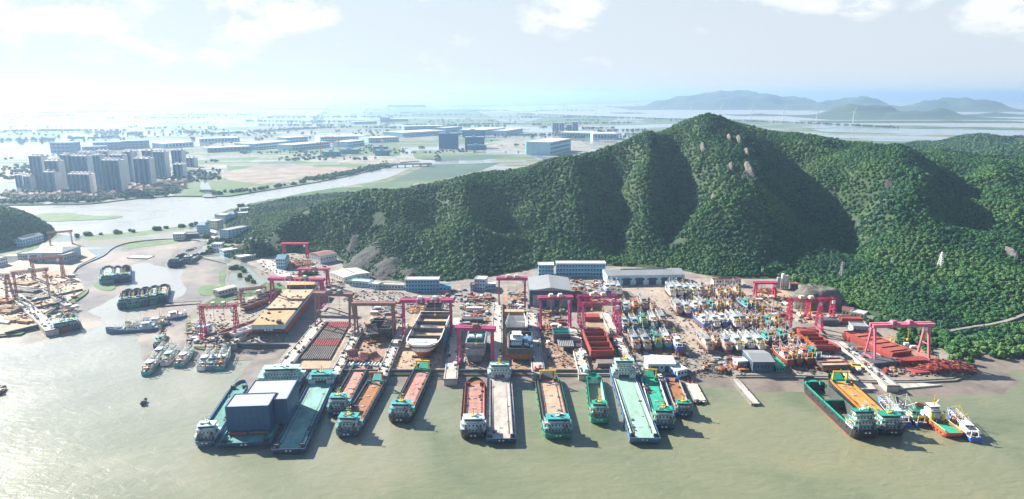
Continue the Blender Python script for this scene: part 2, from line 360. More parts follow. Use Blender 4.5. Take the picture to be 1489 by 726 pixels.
def dist_poly(X, Y, P):
    """distance to an open line P"""
    d = np.full(X.shape, 1e9)
    for (ax, ay), (bx, by) in zip(P[:-1], P[1:]):
        vx, vy = bx - ax, by - ay; l2 = vx * vx + vy * vy + 1e-9
        t = np.clip(((X - ax) * vx + (Y - ay) * vy) / l2, 0, 1)
        d = np.minimum(d, np.hypot(X - ax - t * vx, Y - ay - t * vy))
    return d
quay_w = poly(QUAY[:-2], 0); cove_w = poly(COVE[4:], 0)
def mud_front(X, Y):
    d = dist_poly(X, Y, quay_w); wdt = 17 + 18 * vnoise(X, Y, 45, 3) + np.clip((X - 300) / 40, 0, 2.2) * 14
    return 1.25 - 1.55 * d / wdt + .22 * fbm(X, Y, 16, 5)
grid_mesh('mud_bank', -190, 640, 330, 520, 3.0, mud_front, MUD, cut=-.25)
def mud_cove(X, Y):
    d = dist_poly(X, Y, cove_w); wdt = 26 + 50 * vnoise(X, Y, 90, 8) + np.clip((Y - 700) / 2.0, 0, 90)
    return 1.0 - 1.3 * d / wdt + .22 * fbm(X, Y, 30, 6) - .10 * np.abs(np.sin((X * .8 - Y * .55) / 24 + 3 * vnoise(X, Y, 60, 2)))
grid_mesh('mud_bank', -600, -150, 470, 900, 4.0, mud_cove, MUD, cut=-.3)

# ================================================================ HILLS AND WOODS
ridge = [(372, 332, 800), (405, 319, 830), (440, 303, 850), (480, 290, 880), (510, 278, 890), (535, 272, 900), (565, 274, 905), (600, 268, 915), (635, 260, 925), (665, 252, 935), (695, 244, 945), (725, 240, 960), (755, 240, 965), (780, 232, 975), (800, 224, 980), (830, 223, 985), (860, 216, 1000), (880, 210, 1010), (905, 199, 1025), (930, 193, 1040), (960, 187, 1060), (985, 173, 1080), (1005, 167, 1095), (1022, 165, 1100), (1045, 171, 1108), (1065, 178, 1112), (1090, 190, 1120),
         (1120, 195, 1135), (1150, 199, 1150), (1180, 201, 1165), (1210, 206, 1180), (1250, 211, 1200), (1300, 222, 1230), (1350, 232, 1260), (1390, 231, 1300), (1420, 229, 1330), (1489, 223, 1380), (1600, 212, 1420), (1750, 205, 1420)]
base = [(352, 352), (370, 362), (400, 364), (430, 366), (460, 370), (490, 372), (506, 390), (530, 400), (565, 407), (600, 409), (640, 409), (690, 405), (730, 398), (760, 394), (800, 386), (880, 386), (950, 388), (1000, 394), (1040, 402), (1090, 404), (1140, 404), (1180, 416), (1220, 440), (1250, 452), (1285, 468), (1330, 483), (1380, 496), (1430, 500), (1489, 497), (1600, 488), (1800, 478)]
ctl = [GY(*r_) - Vector((0, 0, 7.5)) for r_ in ridge]
ctl += [Vector((p.x * (1 + 75 / p.y), p.y + 75, p.z * .80 - 6)) for p in ctl[:]]
ctl += [Vector((p.x * (1 + 300 / p.y), p.y + 300, max(p.z * .25, 2))) for p in ctl[:len(ridge):2]] + [Vector((p.x * (1 + 560 / p.y), p.y + 560, -6)) for p in ctl[:len(ridge):3]]
ctl += [G(px, py, 3) for px, py in base]
ctl += [Vector((p.x, p.y - 45, -6)) for p in (G(px, py, 3) for px, py in base[::2])]
CT = np.array([(p.x, p.y) for p in ctl]); CZ = np.array([p.z for p in ctl])
def phi(r): return r
Dm = phi(np.hypot(CT[:, None, 0] - CT[None, :, 0], CT[:, None, 1] - CT[None, :, 1]))
nC = len(CT); A = np.zeros((nC + 3, nC + 3)); A[:nC, :nC] = Dm + np.eye(nC) * -.5; A[:nC, nC] = 1; A[:nC, nC + 1:] = CT; A[nC, :nC] = 1; A[nC + 1:, :nC] = CT.T
WT = np.linalg.solve(A, np.concatenate([CZ, np.zeros(3)]))
def hill_raw(X, Y):
    X = np.asarray(X, float); Y = np.asarray(Y, float); out = WT[nC] + WT[nC + 1] * X + WT[nC + 2] * Y
    for k in range(nC): out = out + WT[k] * phi(np.hypot(X - CT[k, 0], Y - CT[k, 1]))
    return out
def hit(hf, px, py):
    x, y, d = ray(px, py); t = np.linspace(450, 1700, 640); Z = hf(x * t, y * t); k = np.argmax(Z > CAM_H + d * t)
    return (x * t[k], y * t[k]) if (Z > CAM_H + d * t).any() else None
folds = [((880, 232), (905, 350), 32, -30), ((978, 212), (988, 330), 30, -30), ((1140, 222), (1165, 395), 38, -32), ((1200, 290), (1245, 440), 38, -32), ((735, 266), (790, 392), 36, -26), ((622, 288), (648, 392), 30, -18), ((1385, 248), (1405, 330), 46, -26), ((1355, 400), (1400, 480), 40, -18),
         ((812, 240), (850, 345), 30, 24), ((925, 212), (945, 335), 28, 26), ((1025, 192), (1075, 385), 40, 24), ((1095, 222), (1128, 385), 32, 22), ((655, 275), (692, 390), 34, 20), ((560, 285), (590, 395), 32, 16), ((1290, 245), (1312, 455), 46, 26), ((1340, 242), (1352, 320), 40, 22), ((1440, 260), (1460, 440), 50, 16), ((470, 300), (478, 360), 28, 8)]
FW = []
for a, c, w_, am_ in folds:
    p, q = hit(hill_raw, *a), hit(hill_raw, *c)
    if p and q: FW.append((p, q, w_, am_))
RIDGE_XY = [(p.x, p.y) for p in (GY(*r_) for r_ in ridge)]
def hill_h(X, Y):
    X = np.asarray(X, float); Y = np.asarray(Y, float); h = h0 = hill_raw(X, Y); k = np.clip(h / 45, 0, 1)
    k = k * np.clip(dist_poly(X, Y, RIDGE_XY) / 75, .06, 1); wx = 30 * fbm(X, Y, 95, 21, 3); wy = 30 * fbm(X, Y, 95, 27, 3)
    for (ax, ay), (bx, by), w_, am_ in FW:
        vx, vy = bx - ax, by - ay; l2 = vx * vx + vy * vy; t = ((X + wx - ax) * vx + (Y + wy - ay) * vy) / l2; tc_ = np.clip(t, 0, 1)
        d = np.hypot(X + wx - ax - tc_ * vx, Y + wy - ay - tc_ * vy)
        h = h + am_ * k * np.exp(-(d / w_) ** 2)
    h = np.maximum(h, np.minimum(h0, 2 + h0 * .45)); r_ = 1 - np.abs(fbm(X, Y, 105, 11, 3)) * 2
    return h + k * (10 * fbm(X, Y, 52, 33, 3) + 10 * fbm(X, Y, 120, 31, 4) + 13 * (r_ - .6)) * np.clip(1.35 - h / 130, .35, 1)
m, nt, b, N, L = nodes('hill_soil')
geo = N('ShaderNodeNewGeometry'); n1 = N('ShaderNodeTexNoise', Scale=.06, Detail=7.0, Roughness=.7); L(geo.outputs['Position'], n1.inputs['Vector'])
L(ramp(N, L, n1.outputs[0], [(.35, (.022, .045, .02)), (.6, (.045, .08, .028)), (.72, (.16, .15, .12))]), b.inputs['Base Color']); b.inputs['Roughness'].default_value = .95
bp = N('ShaderNodeBump', Strength=.8, Distance=2.0); L(n1.outputs[0], bp.inputs['Height']); L(bp.outputs[0], b.inputs['Normal'])
SOIL = m
grid_mesh('hill', -480, 1500, 470, 1900, 9.0, hill_h, SOIL, cut=1.0)
# other hills: sums of bumps
def bumps(px_list):
    B = []
    for px, py, Y, wx, wy in px_list:
        p = GY(px, py, Y); B.append((p.x, p.y, p.z, wx, wy))
    def hf(X, Y):
        h = np.zeros(np.shape(X))
        for x, y, z, wx, wy in B:
            h = h + (z + 8) * np.exp(-((X - x) / wx) ** 2 - ((Y - y) / wy) ** 2)
        return h
    return hf, B
def knoll_h(X, Y):
    p = GY(-40, 306, 880)
    e = np.sqrt(((X - p.x) / 80) ** 2 + ((Y - p.y) / 100) ** 2); return (p.z - 2) * np.clip(1.12 * (1 - e ** 2.2), -.3, 1) + 2 + 4 * fbm(X, Y, 60, 41) * (e < 1.1)
KN = GY(-40, 306, 880)
grid_mesh('hill', KN.x - 140, KN.x + 140, KN.y - 125, KN.y + 125, 8.0, knoll_h, SOIL, cut=1.0)
far_hf, _ = bumps([(1420, 196, 1950, 150, 130), (1500, 196, 2050, 200, 140), (1330, 211, 1900, 100, 120), (1470, 212, 1650, 130, 110), (1560, 206, 1700, 150, 120)])
def far_h(X, Y): return np.maximum(far_hf(X, Y), -8) * .72 + 2 + 5 * fbm(X, Y, 110, 51) * np.clip(far_hf(X, Y) / 20, 0, 1)
grid_mesh('hill', 850, 2000, 1450, 2400, 16.0, far_h, SOIL, cut=1.0)
# hazy islands far out
m, nt, b, N, L = nodes('island_scrub')
geo = N('ShaderNodeNewGeometry'); n1 = N('ShaderNodeTexNoise', Scale=.01, Detail=8.0, Roughness=.7); L(geo.outputs['Position'], n1.inputs['Vector'])
L(ramp(N, L, n1.outputs[0], [(.3, (.02, .045, .025)), (.62, (.05, .085, .035)), (.72, (.22, .2, .17))]), b.inputs['Base Color']); b.inputs['Roughness'].default_value = .95
ISL = m
def island(rows, seed, st):
    """rows: px, py of the skyline, distance, half-widths in metres"""
    hf, B = bumps(rows)
    def h(X, Y):
        r_ = hf(X, Y); return r_ + -.32 * np.clip(r_, 0, 400) + (.38 * fbm(X, Y, 620, seed, 6) + .34 * (1 - 2 * np.abs(fbm(X, Y, 300, seed + 40, 4))) + .42 * fbm(X, Y, 210, seed + 60, 3) - .26) * np.clip(r_, 0, 160)
    x0 = min(x - 2.4 * w for x, y, z, w, d in B); x1 = max(x + 2.4 * w for x, y, z, w, d in B); y0 = min(y - 2.4 * d for x, y, z, w, d in B); y1 = max(y + 2.4 * d for x, y, z, w, d in B)
    grid_mesh('island', x0, x1, y0, y1, st, h, ISL, cut=0)
island([(975, 143, 10500, 350, 500), (1010, 142, 10300, 400, 500), (1052, 134, 10400, 350, 600), (1085, 137, 10500, 260, 500), (1120, 143, 10300, 350, 500), (1150, 147, 10200, 400, 450), (1180, 149, 10100, 400, 450)], 3, 60)
island([(1238, 142, 9800, 420, 400), (1205, 149, 9700, 380, 400), (1278, 149, 9600, 350, 400)], 4, 50)
island([(1236, 149, 6200, 120, 220), (1265, 159, 6100, 220, 240), (1200, 164, 6300, 150, 160), (1318, 158, 6000, 280, 260), (1370, 161, 5900, 180, 220)], 5, 36)
island([(1378, 143, 9000, 330, 420), (1345, 151, 8900, 300, 400), (1418, 149, 8800, 260, 350), (1440, 153, 8700, 200, 300)], 6, 45)
island([(1445, 163, 6500, 130, 160), (1470, 166, 6500, 140, 150), (1415, 167, 6400, 120, 120)], 7, 30)
island([(1330, 176, 5000, 320, 90), (1400, 177, 4950, 200, 80)], 8, 30)
island([(1103, 163, 6600, 120, 130)], 9, 30); island([(913, 162, 7400, 70, 90)], 10, 25)
island([(65, 144, 11000, 420, 400), (140, 146, 11500, 500, 400), (290, 148, 14000, 800, 500)], 11, 70)

# ---- crowns: a lumpy body with leaf clumps standing out of it
def leaf_mat(name, stops):
    m, nt, b, N, L = nodes(name)
    oi = N('ShaderNodeObjectInfo'); geo = N('ShaderNodeNewGeometry')
    n1 = N('ShaderNodeTexNoise', Scale=.012, Detail=4.0, Roughness=.6); L(oi.outputs['Location'], n1.inputs['Vector'])
    n2 = N('ShaderNodeTexNoise', Scale=.55, Detail=2.0); L(geo.outputs['Position'], n2.inputs['Vector'])
    a = N('ShaderNodeMath', operation='MULTIPLY_ADD'); L(oi.outputs['Random'], a.inputs[0]); a.inputs[1].default_value = .24; nx = N('ShaderNodeMath', operation='MULTIPLY_ADD'); L(n1.outputs[0], nx.inputs[0]); nx.inputs[1].default_value = 1.9; nx.inputs[2].default_value = -.40; L(nx.outputs[0], a.inputs[2])
    c = N('ShaderNodeMath', operation='MULTIPLY_ADD'); L(n2.outputs[0], c.inputs[0]); c.inputs[1].default_value = .3; L(a.outputs[0], c.inputs[2])
    L(ramp(N, L, c.outputs[0], stops), b.inputs['Base Color']); b.inputs['Roughness'].default_value = .7; b.inputs['Specular IOR Level'].default_value = .25
    return m
LEAF = leaf_mat('foliage', [(.38, (.008, .048, .028)), (.62, (.019, .088, .032)), (.82, (.042, .135, .036)), (1.0, (.08, .17, .044))])
def crown_mesh(k, leaves=70, flat=.8):
    rr = random.Random(k); m = MB()
    ph = [rr.uniform(0, 6.28) for _ in range(9)]
    n, rows = 9, 6; rg = []
    for j in range(rows + 1):
        th = math.pi * j / rows; ring = []
        for i in range(n):
            a = 2 * math.pi * i / n + .3 * j
            r_ = .40 * (1 + .30 * math.sin(3 * a + ph[0] + 2 * th) * math.sin(th) + .26 * math.sin(5 * th + ph[1] + a) + .16 * rr.uniform(-1, 1))
            ring.append((r_ * math.sin(th) * math.cos(a), r_ * math.sin(th) * math.sin(a), .5 * flat + r_ * math.cos(th) * flat * 1.1))
        rg.append(ring)
    m.rings(rg[::-1])
    for _ in range(leaves):
        d = Vector((rr.gauss(0, 1), rr.gauss(0, 1), rr.gauss(.25, .9))).normalized(); r_ = rr.uniform(.34, .54)
        c = Vector((d.x * r_, d.y * r_, .5 * flat + d.z * r_ * flat)); s = rr.uniform(.07, .15)
        t = Vector((rr.gauss(0, 1), rr.gauss(0, 1), rr.gauss(0, 1))).cross(d).normalized(); u = d.cross(t).normalized(); t = (t + d * rr.uniform(-.5, .5)) * s; u = (u + d * rr.uniform(-.5, .5)) * s
        m.add([c - t - u * .6, c + t * .8 - u, c + t + u * .7, c - t * .6 + u], [(0, 1, 2, 3)])
    m.tube((0, 0, -.35), (0, 0, .3), .05, 5)
    me_o = m.build('tree_crown', LEAF); me = me_o.data; COL.objects.unlink(me_o); bpy.data.objects.remove(me_o); return me
PROTO = bpy.data.collections.new('crown_kinds')
for k in range(5): PROTO.objects.link(bpy.data.objects.new('tree_crown', crown_mesh(k + 20)))
def forest(name, pts, smin, smax):
    """one wood: its tree positions as points, crowns set on them"""
    me = bpy.data.meshes.new(name); me.from_pydata([tuple(p) for p in pts], [], []); o = bpy.data.objects.new(name, me); COL.objects.link(o); tag(o, kind='stuff')
    ng = bpy.data.node_groups.new(name, 'GeometryNodeTree')
    ng.interface.new_socket('Geometry', in_out='INPUT', socket_type='NodeSocketGeometry'); ng.interface.new_socket('Geometry', in_out='OUTPUT', socket_type='NodeSocketGeometry')
    nn = ng.nodes.new; gi, go = nn('NodeGroupInput'), nn('NodeGroupOutput'); ip = nn('GeometryNodeInstanceOnPoints'); ci = nn('GeometryNodeCollectionInfo')
    ci.inputs['Collection'].default_value = PROTO; ci.inputs['Separate Children'].default_value = True; ci.inputs['Reset Children'].default_value = True
    ip.inputs['Pick Instance'].default_value = True
    rs = nn('FunctionNodeRandomValue'); rs.data_type = 'FLOAT'; rs.inputs[2].default_value = smin; rs.inputs[3].default_value = smax
    rv = nn('FunctionNodeRandomValue'); rv.data_type = 'FLOAT_VECTOR'; rv.inputs[0].default_value = (-.12, -.12, 0); rv.inputs[1].default_value = (.12, .12, 6.283); rv.inputs['Seed'].default_value = 5
    ng.links.new(gi.outputs[0], ip.inputs['Points']); ng.links.new(ci.outputs[0], ip.inputs['Instance']); ng.links.new(rs.outputs[1], ip.inputs['Scale']); ng.links.new(rv.outputs[0], ip.inputs['Rotation']); ng.links.new(ip.outputs[0], go.inputs[0])
    md = o.modifiers.new('crowns', 'NODES'); md.node_group = ng; return o
def scatter(hf, x0, x1, y0, y1, st, keep, sink=1.0):
    X, Y = np.meshgrid(np.arange(x0, x1, st), np.arange(y0, y1, st)); X = X + RNG.uniform(-.45, .45, X.shape) * st; Y = Y + RNG.uniform(-.45, .45, X.shape) * st
    Z = hf(X, Y); k = keep(X, Y, Z); return np.stack([X[k], Y[k], Z[k] - sink], 1)
# bare rock: where nothing grows
rock_px = [(1088, 252, 13), (1075, 205, 6), (1062, 204, 5), (1085, 222, 5), (1022, 218, 4), (1062, 246, 6), (1110, 222, 6), (1036, 290, 4), (1115, 300, 4), (1165, 280, 4), (1290, 272, 5), (1372, 282, 4), (1470, 370, 6), (528, 378, 27), (562, 391, 26), (512, 360, 13), (598, 399, 17), (1400, 470, 4), (1305, 472, 8), (960, 300, 3), (1180, 350, 3)]
RK = []
for px, py, r_ in rock_px:
    p = hit(hill_h, px, py)
    if p: RK.append((p[0], p[1], r_ * .9 * math.hypot(p[0], p[1]) / 993))
def rock_d(X, Y):
    d = np.full(np.shape(X), 9.0)
    for x, y, r_ in RK: d = np.minimum(d, np.hypot(X - x, (Y - y) * .6) / (r_ + 1e-6) + .5 * fbm(X, Y, 14, 61, 3))
    return d
ROADP = [p for p in (hit(hill_h, *q) for q in [(1366, 487), (1384, 482), (1410, 478), (1440, 474), (1465, 468), (1489, 459), (1530, 446)]) if p]
ROADP = smooth_line(ROADP, 5)
def bare_road(X, Y): return dist_poly(X, Y, ROADP) < 3.6
in_view = lambda X, Y: (np.abs(X) < Y * .82 + 40)
def keep_hill(X, Y, Z):
    e = 14.0; gx = (hill_h(X + e, Y) - Z) / e; gy = (hill_h(X, Y + e) - Z) / e
    facing = (gy - .16) * 1 + 0 * gx
    back = (X * gx + Y * gy) / np.hypot(X, Y) + (CAM_H - Z) / np.hypot(X, Y)      # slope turned towards where the photo was taken
    return (Z > 3.4 + 1.5 * fbm(X, Y, 30, 71)) & in_view(X, Y) & ~bare_road(X, Y) & (rock_d(X, Y) > .62 + .55 * fbm(X, Y, 11, 99, 2)) & (back > -.12) & (RNG.random(X.shape) < .94) & (fbm(X, Y, 46, 93, 3) > -.52)
forest('forest', scatter(hill_h, -470, 1450, 480, 1560, 3.25, keep_hill), 2.5, 5.0)
forest('forest', scatter(hill_h, -470, 1450, 480, 1560, 7.5, lambda X, Y, Z: keep_hill(X, Y, Z) & (fbm(X, Y, 60, 97, 4) > .12)), 4.6, 7.4)
forest('forest', scatter(knoll_h, KN.x - 130, KN.x + 130, KN.y - 120, KN.y + 120, 3.6, lambda X, Y, Z: Z > 4), 3, 6)
forest('forest', scatter(far_h, 850, 2000, 1480, 2350, 7, lambda X, Y, Z: (Z > 5) & in_view(X, Y) & (vnoise(X, Y, 60, 5) > .25)), 5, 10)
# rock faces where the slope is bare: rough blocks of stone bedded in the slope
m, nt, b, N, L = nodes('rock')
geo = N('ShaderNodeNewGeometry'); n1 = N('ShaderNodeTexNoise', Scale=.22, Detail=8.0, Roughness=.72); L(geo.outputs['Position'], n1.inputs['Vector'])
L(ramp(N, L, n1.outputs[0], [(.3, (.010, .013, .014)), (.46, (.024, .027, .027)), (.56, (.052, .052, .048)), (.62, (.014, .035, .016))]), b.inputs['Base Color']); b.inputs['Roughness'].default_value = .9
bp = N('ShaderNodeBump', Strength=1.0, Distance=1.5); L(n1.outputs[0], bp.inputs['Height']); L(bp.outputs[0], b.inputs['Normal'])
ROCK = m
for (x, y, r_), (px, py, rp) in zip(RK, rock_px):
    n = 19; xs = np.linspace(-1, 1, n); X, Y = np.meshgrid(xs * r_ * 1.35 + x, xs * r_ * 2.0 + y); D = np.hypot((X - x) / r_, (Y - y) / (1.7 * r_))
    Z = hill_h(X, Y) + np.clip(1.25 - D, -1.2, 1) * (2.0 + .12 * r_) + (1.8 + .06 * r_) * fbm(X, Y, 6 + .5 * r_, int(rp * 3) + 80, 4)
    i = np.arange(n * n).reshape(n, n); f = np.stack([i[:-1, :-1], i[:-1, 1:], i[1:, 1:], i[1:, :-1]], -1).reshape(-1, 4)
    mb = MB(); mb.add(np.stack([X.ravel(), Y.ravel(), Z.ravel()], 1).tolist(), f.tolist()); tag(mb.build('rock_outcrop', ROCK), kind='structure')

# pale cut face of the little quarry behind the yard, and bare scars high on the hill
m, nt, b, N, L = nodes('cut_rock')
geo = N('ShaderNodeNewGeometry'); n1 = N('ShaderNodeTexNoise', Scale=.3, Detail=8.0, Roughness=.72); L(geo.outputs['Position'], n1.inputs['Vector'])
L(ramp(N, L, n1.outputs[0], [(.3, (.045, .044, .042)), (.5, (.12, .112, .10)), (.63, (.21, .19, .165)), (.72, (.05, .08, .035))]), b.inputs['Base Color']); b.inputs['Roughness'].default_value = .9
bp = N('ShaderNodeBump', Strength=1.0, Distance=1.5); L(n1.outputs[0], bp.inputs['Height']); L(bp.outputs[0], b.inputs['Normal'])
q = G(1200, 452, 2.6)
tag(grid_mesh('rock_outcrop', q.x - 30, q.x + 34, q.y - 14, q.y + 40, 1.5, lambda X, Y: 2 + 19 * np.clip(1.15 - (np.abs((X - q.x) / 25) ** 2.4 + np.abs((Y - q.y - 14) / 17) ** 3), -.4, 1) + 4 * fbm(X, Y, 12, 88, 4), m), kind='structure')
for px, py, r_ in [(1090, 250, 9), (1075, 206, 5), (1060, 204, 4), (1022, 218, 4), (1112, 222, 5), (1470, 371, 6), (1086, 224, 4), (1063, 246, 4), (1036, 290, 3)]:
    p = hit(hill_h, px, py)
    if p:
        R_ = r_ * .9 * math.hypot(*p) / 993; n = 19; xs = np.linspace(-1, 1, n); X, Y = np.meshgrid(xs * R_ * .8 + p[0], xs * R_ * 2.4 + p[1]); Dd = np.hypot((X - p[0]) / (R_ * .7), (Y - p[1]) / (2.2 * R_)); Z = hill_h(X, Y) + 4.5 * np.clip(1.1 - Dd, -1, 1) + 3 + 2.5 * fbm(X, Y, 8, int(px), 4) - 3 * (Dd > 1)
        i = np.arange(n * n).reshape(n, n); f = np.stack([i[:-1, :-1], i[:-1, 1:], i[1:, 1:], i[1:, :-1]], -1).reshape(-1, 4); mb = MB(); mb.add(np.stack([X.ravel(), Y.ravel(), Z.ravel()], 1).tolist(), f.tolist()); tag(mb.build('rock_outcrop', m), kind='structure')

rm_ = MB(); L_, R_ = [], []
for i, p in enumerate(ROADP):
    q0, q1 = ROADP[max(i - 1, 0)], ROADP[min(i + 1, len(ROADP) - 1)]; dx, dy = q1[0] - q0[0], q1[1] - q0[1]; l_ = math.hypot(dx, dy) + 1e-6
    zc = float(hill_h(np.array([p[0]]), np.array([p[1]]))[0]) + 1.0
    L_.append((p[0] - dy / l_ * 1.5, p[1] + dx / l_ * 1.5, zc)); R_.append((p[0] + dy / l_ * 1.5, p[1] - dx / l_ * 1.5, zc))
rm_.rings([L_, R_], 0, False); rm_.rings([R_, [(x, y, z - 3) for x, y, z in R_]], 0, False)
tag(rm_.build('road', M('hill_road', (.24, .225, .20), .9, .2, .1, .4, (.2, .18, .14))), kind='structure')
rr = random.Random(9)
for px in range(1392, 1489, 9):
    c = G(px + rr.uniform(-3, 3), 511.5 - (px - 1392) * .035 + rr.uniform(-1, 1), 1); R0 = rr.uniform(2.5, 6); n = 11; xs = np.linspace(-1, 1, n); X, Y = np.meshgrid(xs * R0 + c.x, xs * R0 * .8 + c.y)
    Z = 3.4 * np.clip(1.05 - np.hypot((X - c.x) / R0, (Y - c.y) / (R0 * .8)) ** 2, -.5, 1) + 1.2 * fbm(X, Y, 4, px, 3); i = np.arange(n * n).reshape(n, n); f = np.stack([i[:-1, :-1], i[:-1, 1:], i[1:, 1:], i[1:, :-1]], -1).reshape(-1, 4); mb = MB(); mb.add(np.stack([X.ravel(), Y.ravel(), Z.ravel()], 1).tolist(), f.tolist()); tag(mb.build('shore_rock', m), kind='structure')
# ================================================================ PAINTS
RUST = (.16, .075, .04)
def paint(name, col, dirt=.35, rough=.5, var=.22): return M(name, col, rough, var, .3, min(.85, dirt * 1.7), (.13, .075, .05), stretch=(1, 1, .18), dscale=.8)
P_WHITE = paint('white_paint', (.72, .73, .72), .3); P_CREAM = paint('cream_paint', (.62, .55, .40), .3)
P_PALEBLUE = paint('pale_blue_paint', (.42, .60, .68), .25); P_TEAL = paint('teal_paint', (.05, .34, .34), .3); P_MINT = paint('mint_paint', (.36, .62, .53), .35)
P_EMER = paint('emerald_paint', (.012, .30, .20), .3); P_GREEN = paint('green_paint', (.02, .22, .14), .3); P_NAVY = paint('navy_paint', (.02, .055, .14), .3)
P_BLUE = paint('blue_paint', (.02, .12, .42), .3); P_STEELBLUE = paint('steel_blue_paint', (.06, .17, .30), .3); P_BLACK = paint('black_paint', (.02, .022, .025), .3)
P_RED = paint('red_oxide_paint', (.27, .045, .035), .4); P_BRIGHTRED = paint('bright_red_paint', (.34, .06, .05), .45); P_ORANGERED = paint('orange_red_paint', (.55, .10, .04), .3)
P_MAGENTA = paint('crane_magenta', (.40, .045, .15), .25); P_CRIMSON = paint('crane_crimson', (.48, .035, .10), .25); P_PINK = paint('crane_pink', (.56, .15, .22), .2); P_BROWN = paint('crane_brown', (.26, .135, .11), .3); P_GREYRED = paint('faded_crane_red', (.30, .10, .10), .3)
P_YELLOW = paint('yellow_paint', (.72, .45, .02), .15); P_GREY = paint('grey_paint', (.30, .32, .33), .35); P_DKGREY = paint('dark_grey_paint', (.085, .095, .105), .35); P_ORANGE = paint('orange_paint', (.60, .20, .03), .2)
def deckm(name, col, dcol, dirt=.7, var=.25): return M(name, col, .8, var * 1.5, .16, min(1, dirt * 1.25), dcol, stretch=(1, .5, 1), dscale=.42)
D_PINK = deckm('pink_deck', (.42, .20, .165), (.25, .11, .07), .6); D_RUST = deckm('rust_deck', (.33, .135, .05), (.20, .085, .04), .7); D_TAN = deckm('tan_deck', (.46, .29, .20), (.26, .15, .10), .5)
D_MINT = deckm('mint_deck', (.25, .43, .35), (.34, .38, .31), .5, .12); D_PALE = deckm('worn_pale_deck', (.40, .345, .31), (.26, .35, .29), .8); D_EMER = deckm('emerald_deck', (.015, .33, .22), (.03, .24, .17), .4, .15)
D_ORANGE = deckm('orange_deck', (.52, .26, .05), (.34, .17, .06), .6); D_GREYGREEN = deckm('grey_green_deck', (.17, .36, .31), (.30, .40, .36), .6); D_REDX = deckm('red_steel_deck', (.32, .085, .062), (.24, .055, .04), .6); D_STEEL = deckm('steel_deck', (.16, .15, .145), (.24, .13, .08), .6)
D_WOOD = deckm('timber_deck', (.36, .27, .18), (.18, .13, .09), .6); D_TEAL = deckm('teal_deck', (.06, .25, .23), (.20, .27, .24), .6)
HOLD = M('hold_steel', (.06, .065, .07), .7, .3, .2, .4, (.12, .07, .05)); GLASS = M('dark_glass', (.025, .045, .06), .12, .2, .5, 0)
NET = M('fishing_net', (.10, .16, .12), .95, .5, .8, .6, (.26, .2, .12)); GEAR = M('deck_gear', (.24, .2, .17), .8, .5, .9, .6, (.5, .45, .38)); DARKGEAR = M('dark_machinery', (.05, .05, .052), .6, .4, .6, .3)
TYRE = M('rubber', (.02, .02, .02), .9, .2)

# ================================================================ SHIPS  (y runs from stern to bow, z = 0 at the waterline)
def outline(W, L, bow, stern='round'):
    h = W / 2
    B = {'ramp': [(1, .86), (.94, .91), (.82, .955), (.62, 1.0)], 'ship': [(1, .82), (.90, .89), (.66, .95), (.34, .99), (.10, 1.0)], 'flat': [(1, 1.0)]}[bow]
    S = {'round': [(.66, 0), (.86, .012), (.97, .04), (1, .08)], 'flat': [(1, 0)]}[stern]
    rt = [(h * a, L * t) for a, t in S + B]
    return rt + [(-x, y) for x, y in rt[::-1]]
def hull_parts(root, W, L, bow, stern, fb, hull, boot, deck, sheer=1.3, holds=None, bul=1.0, bulm=None, boot_z=.75):
    P = outline(W, L, bow, stern)
    up = lambda y: sheer * max(0, (y / L - .90) / .10) ** 1.2 + .35 * max(0, (.10 - y / L) / .10)
    def ring(z, s, rake, lift=0): return [(x * s, L / 2 + (y - L / 2) * s + (rake * (-1 if y > L * .8 else 0) + rake * (1 if y < L * .1 else 0)), z + lift * up(y)) for x, y in P]
    b = MB(); b.rings([ring(-1.6, .94, 2.5), ring(boot_z, .985, .9)], 0, True, True); b.build('boot_topping', boot, root)
    o = MB(); o.rings([ring(boot_z, .987, .9), ring(fb, 1, 0, .7), ring(fb + bul, 1.004, 0, 1)]); o.rings([[(x * .985, L / 2 + (y - L / 2) * .992, z) for x, y, z in ring(fb + bul, 1.004, 0, 1)], [(x * .985, L / 2 + (y - L / 2) * .992, z) for x, y, z in ring(fb - .1, 1, 0, .6)]])
    o.rings([ring(fb + bul, 1.004, 0, 1), [(x * .985, L / 2 + (y - L / 2) * .992, z) for x, y, z in ring(fb + bul, 1.004, 0, 1)]])
    h = o.build('hull', hull if bulm is None else hull, root)
    d = MB(); outer = [Vector((x * .99, L / 2 + (y - L / 2) * .995, fb + .6 * up(y))) for x, y in P]
    loops = [outer] + [[Vector((x, y, fb)) for x, y in ((x0, y0), (x1, y0), (x1, y1), (x0, y1))] for x0, x1, y0, y1 in (holds or [])]
    flat = [p for l in loops for p in l]
    fs = []
    for t in tessellate_polygon([[Vector((p.x, p.y, 0)) for p in l] for l in loops]):
        A_, B_, C_ = (flat[i] for i in t); fs.append(t if (B_ - A_).cross(C_ - A_).z > 0 else (t[0], t[2], t[1]))
    d.add(flat, fs); d.build('deck', deck, root)
    return h
def windows_row(mb, x0, x1, y, z, n, w=.75, h=.85, face=-1):
    """panes along a wall that faces -y (face=-1) or +y"""
    for i in range(n):
        cx = x0 + (x1 - x0) * (i + .5) / n; mb.box(cx - w / 2, cx + w / 2, y + (-.07 if face < 0 else 0), y + (0 if face < 0 else .07), z - h / 2, z + h / 2)
def windows_side(mb, x, y0, y1, z, n, side, w=.75, h=.85):
    for i in range(n):
        c = y0 + (y1 - y0) * (i + .5) / n; mb.box(x + (-.07 if side < 0 else 0), x + (0 if side < 0 else .07), c - w / 2, c + w / 2, z - h / 2, z + h / 2)
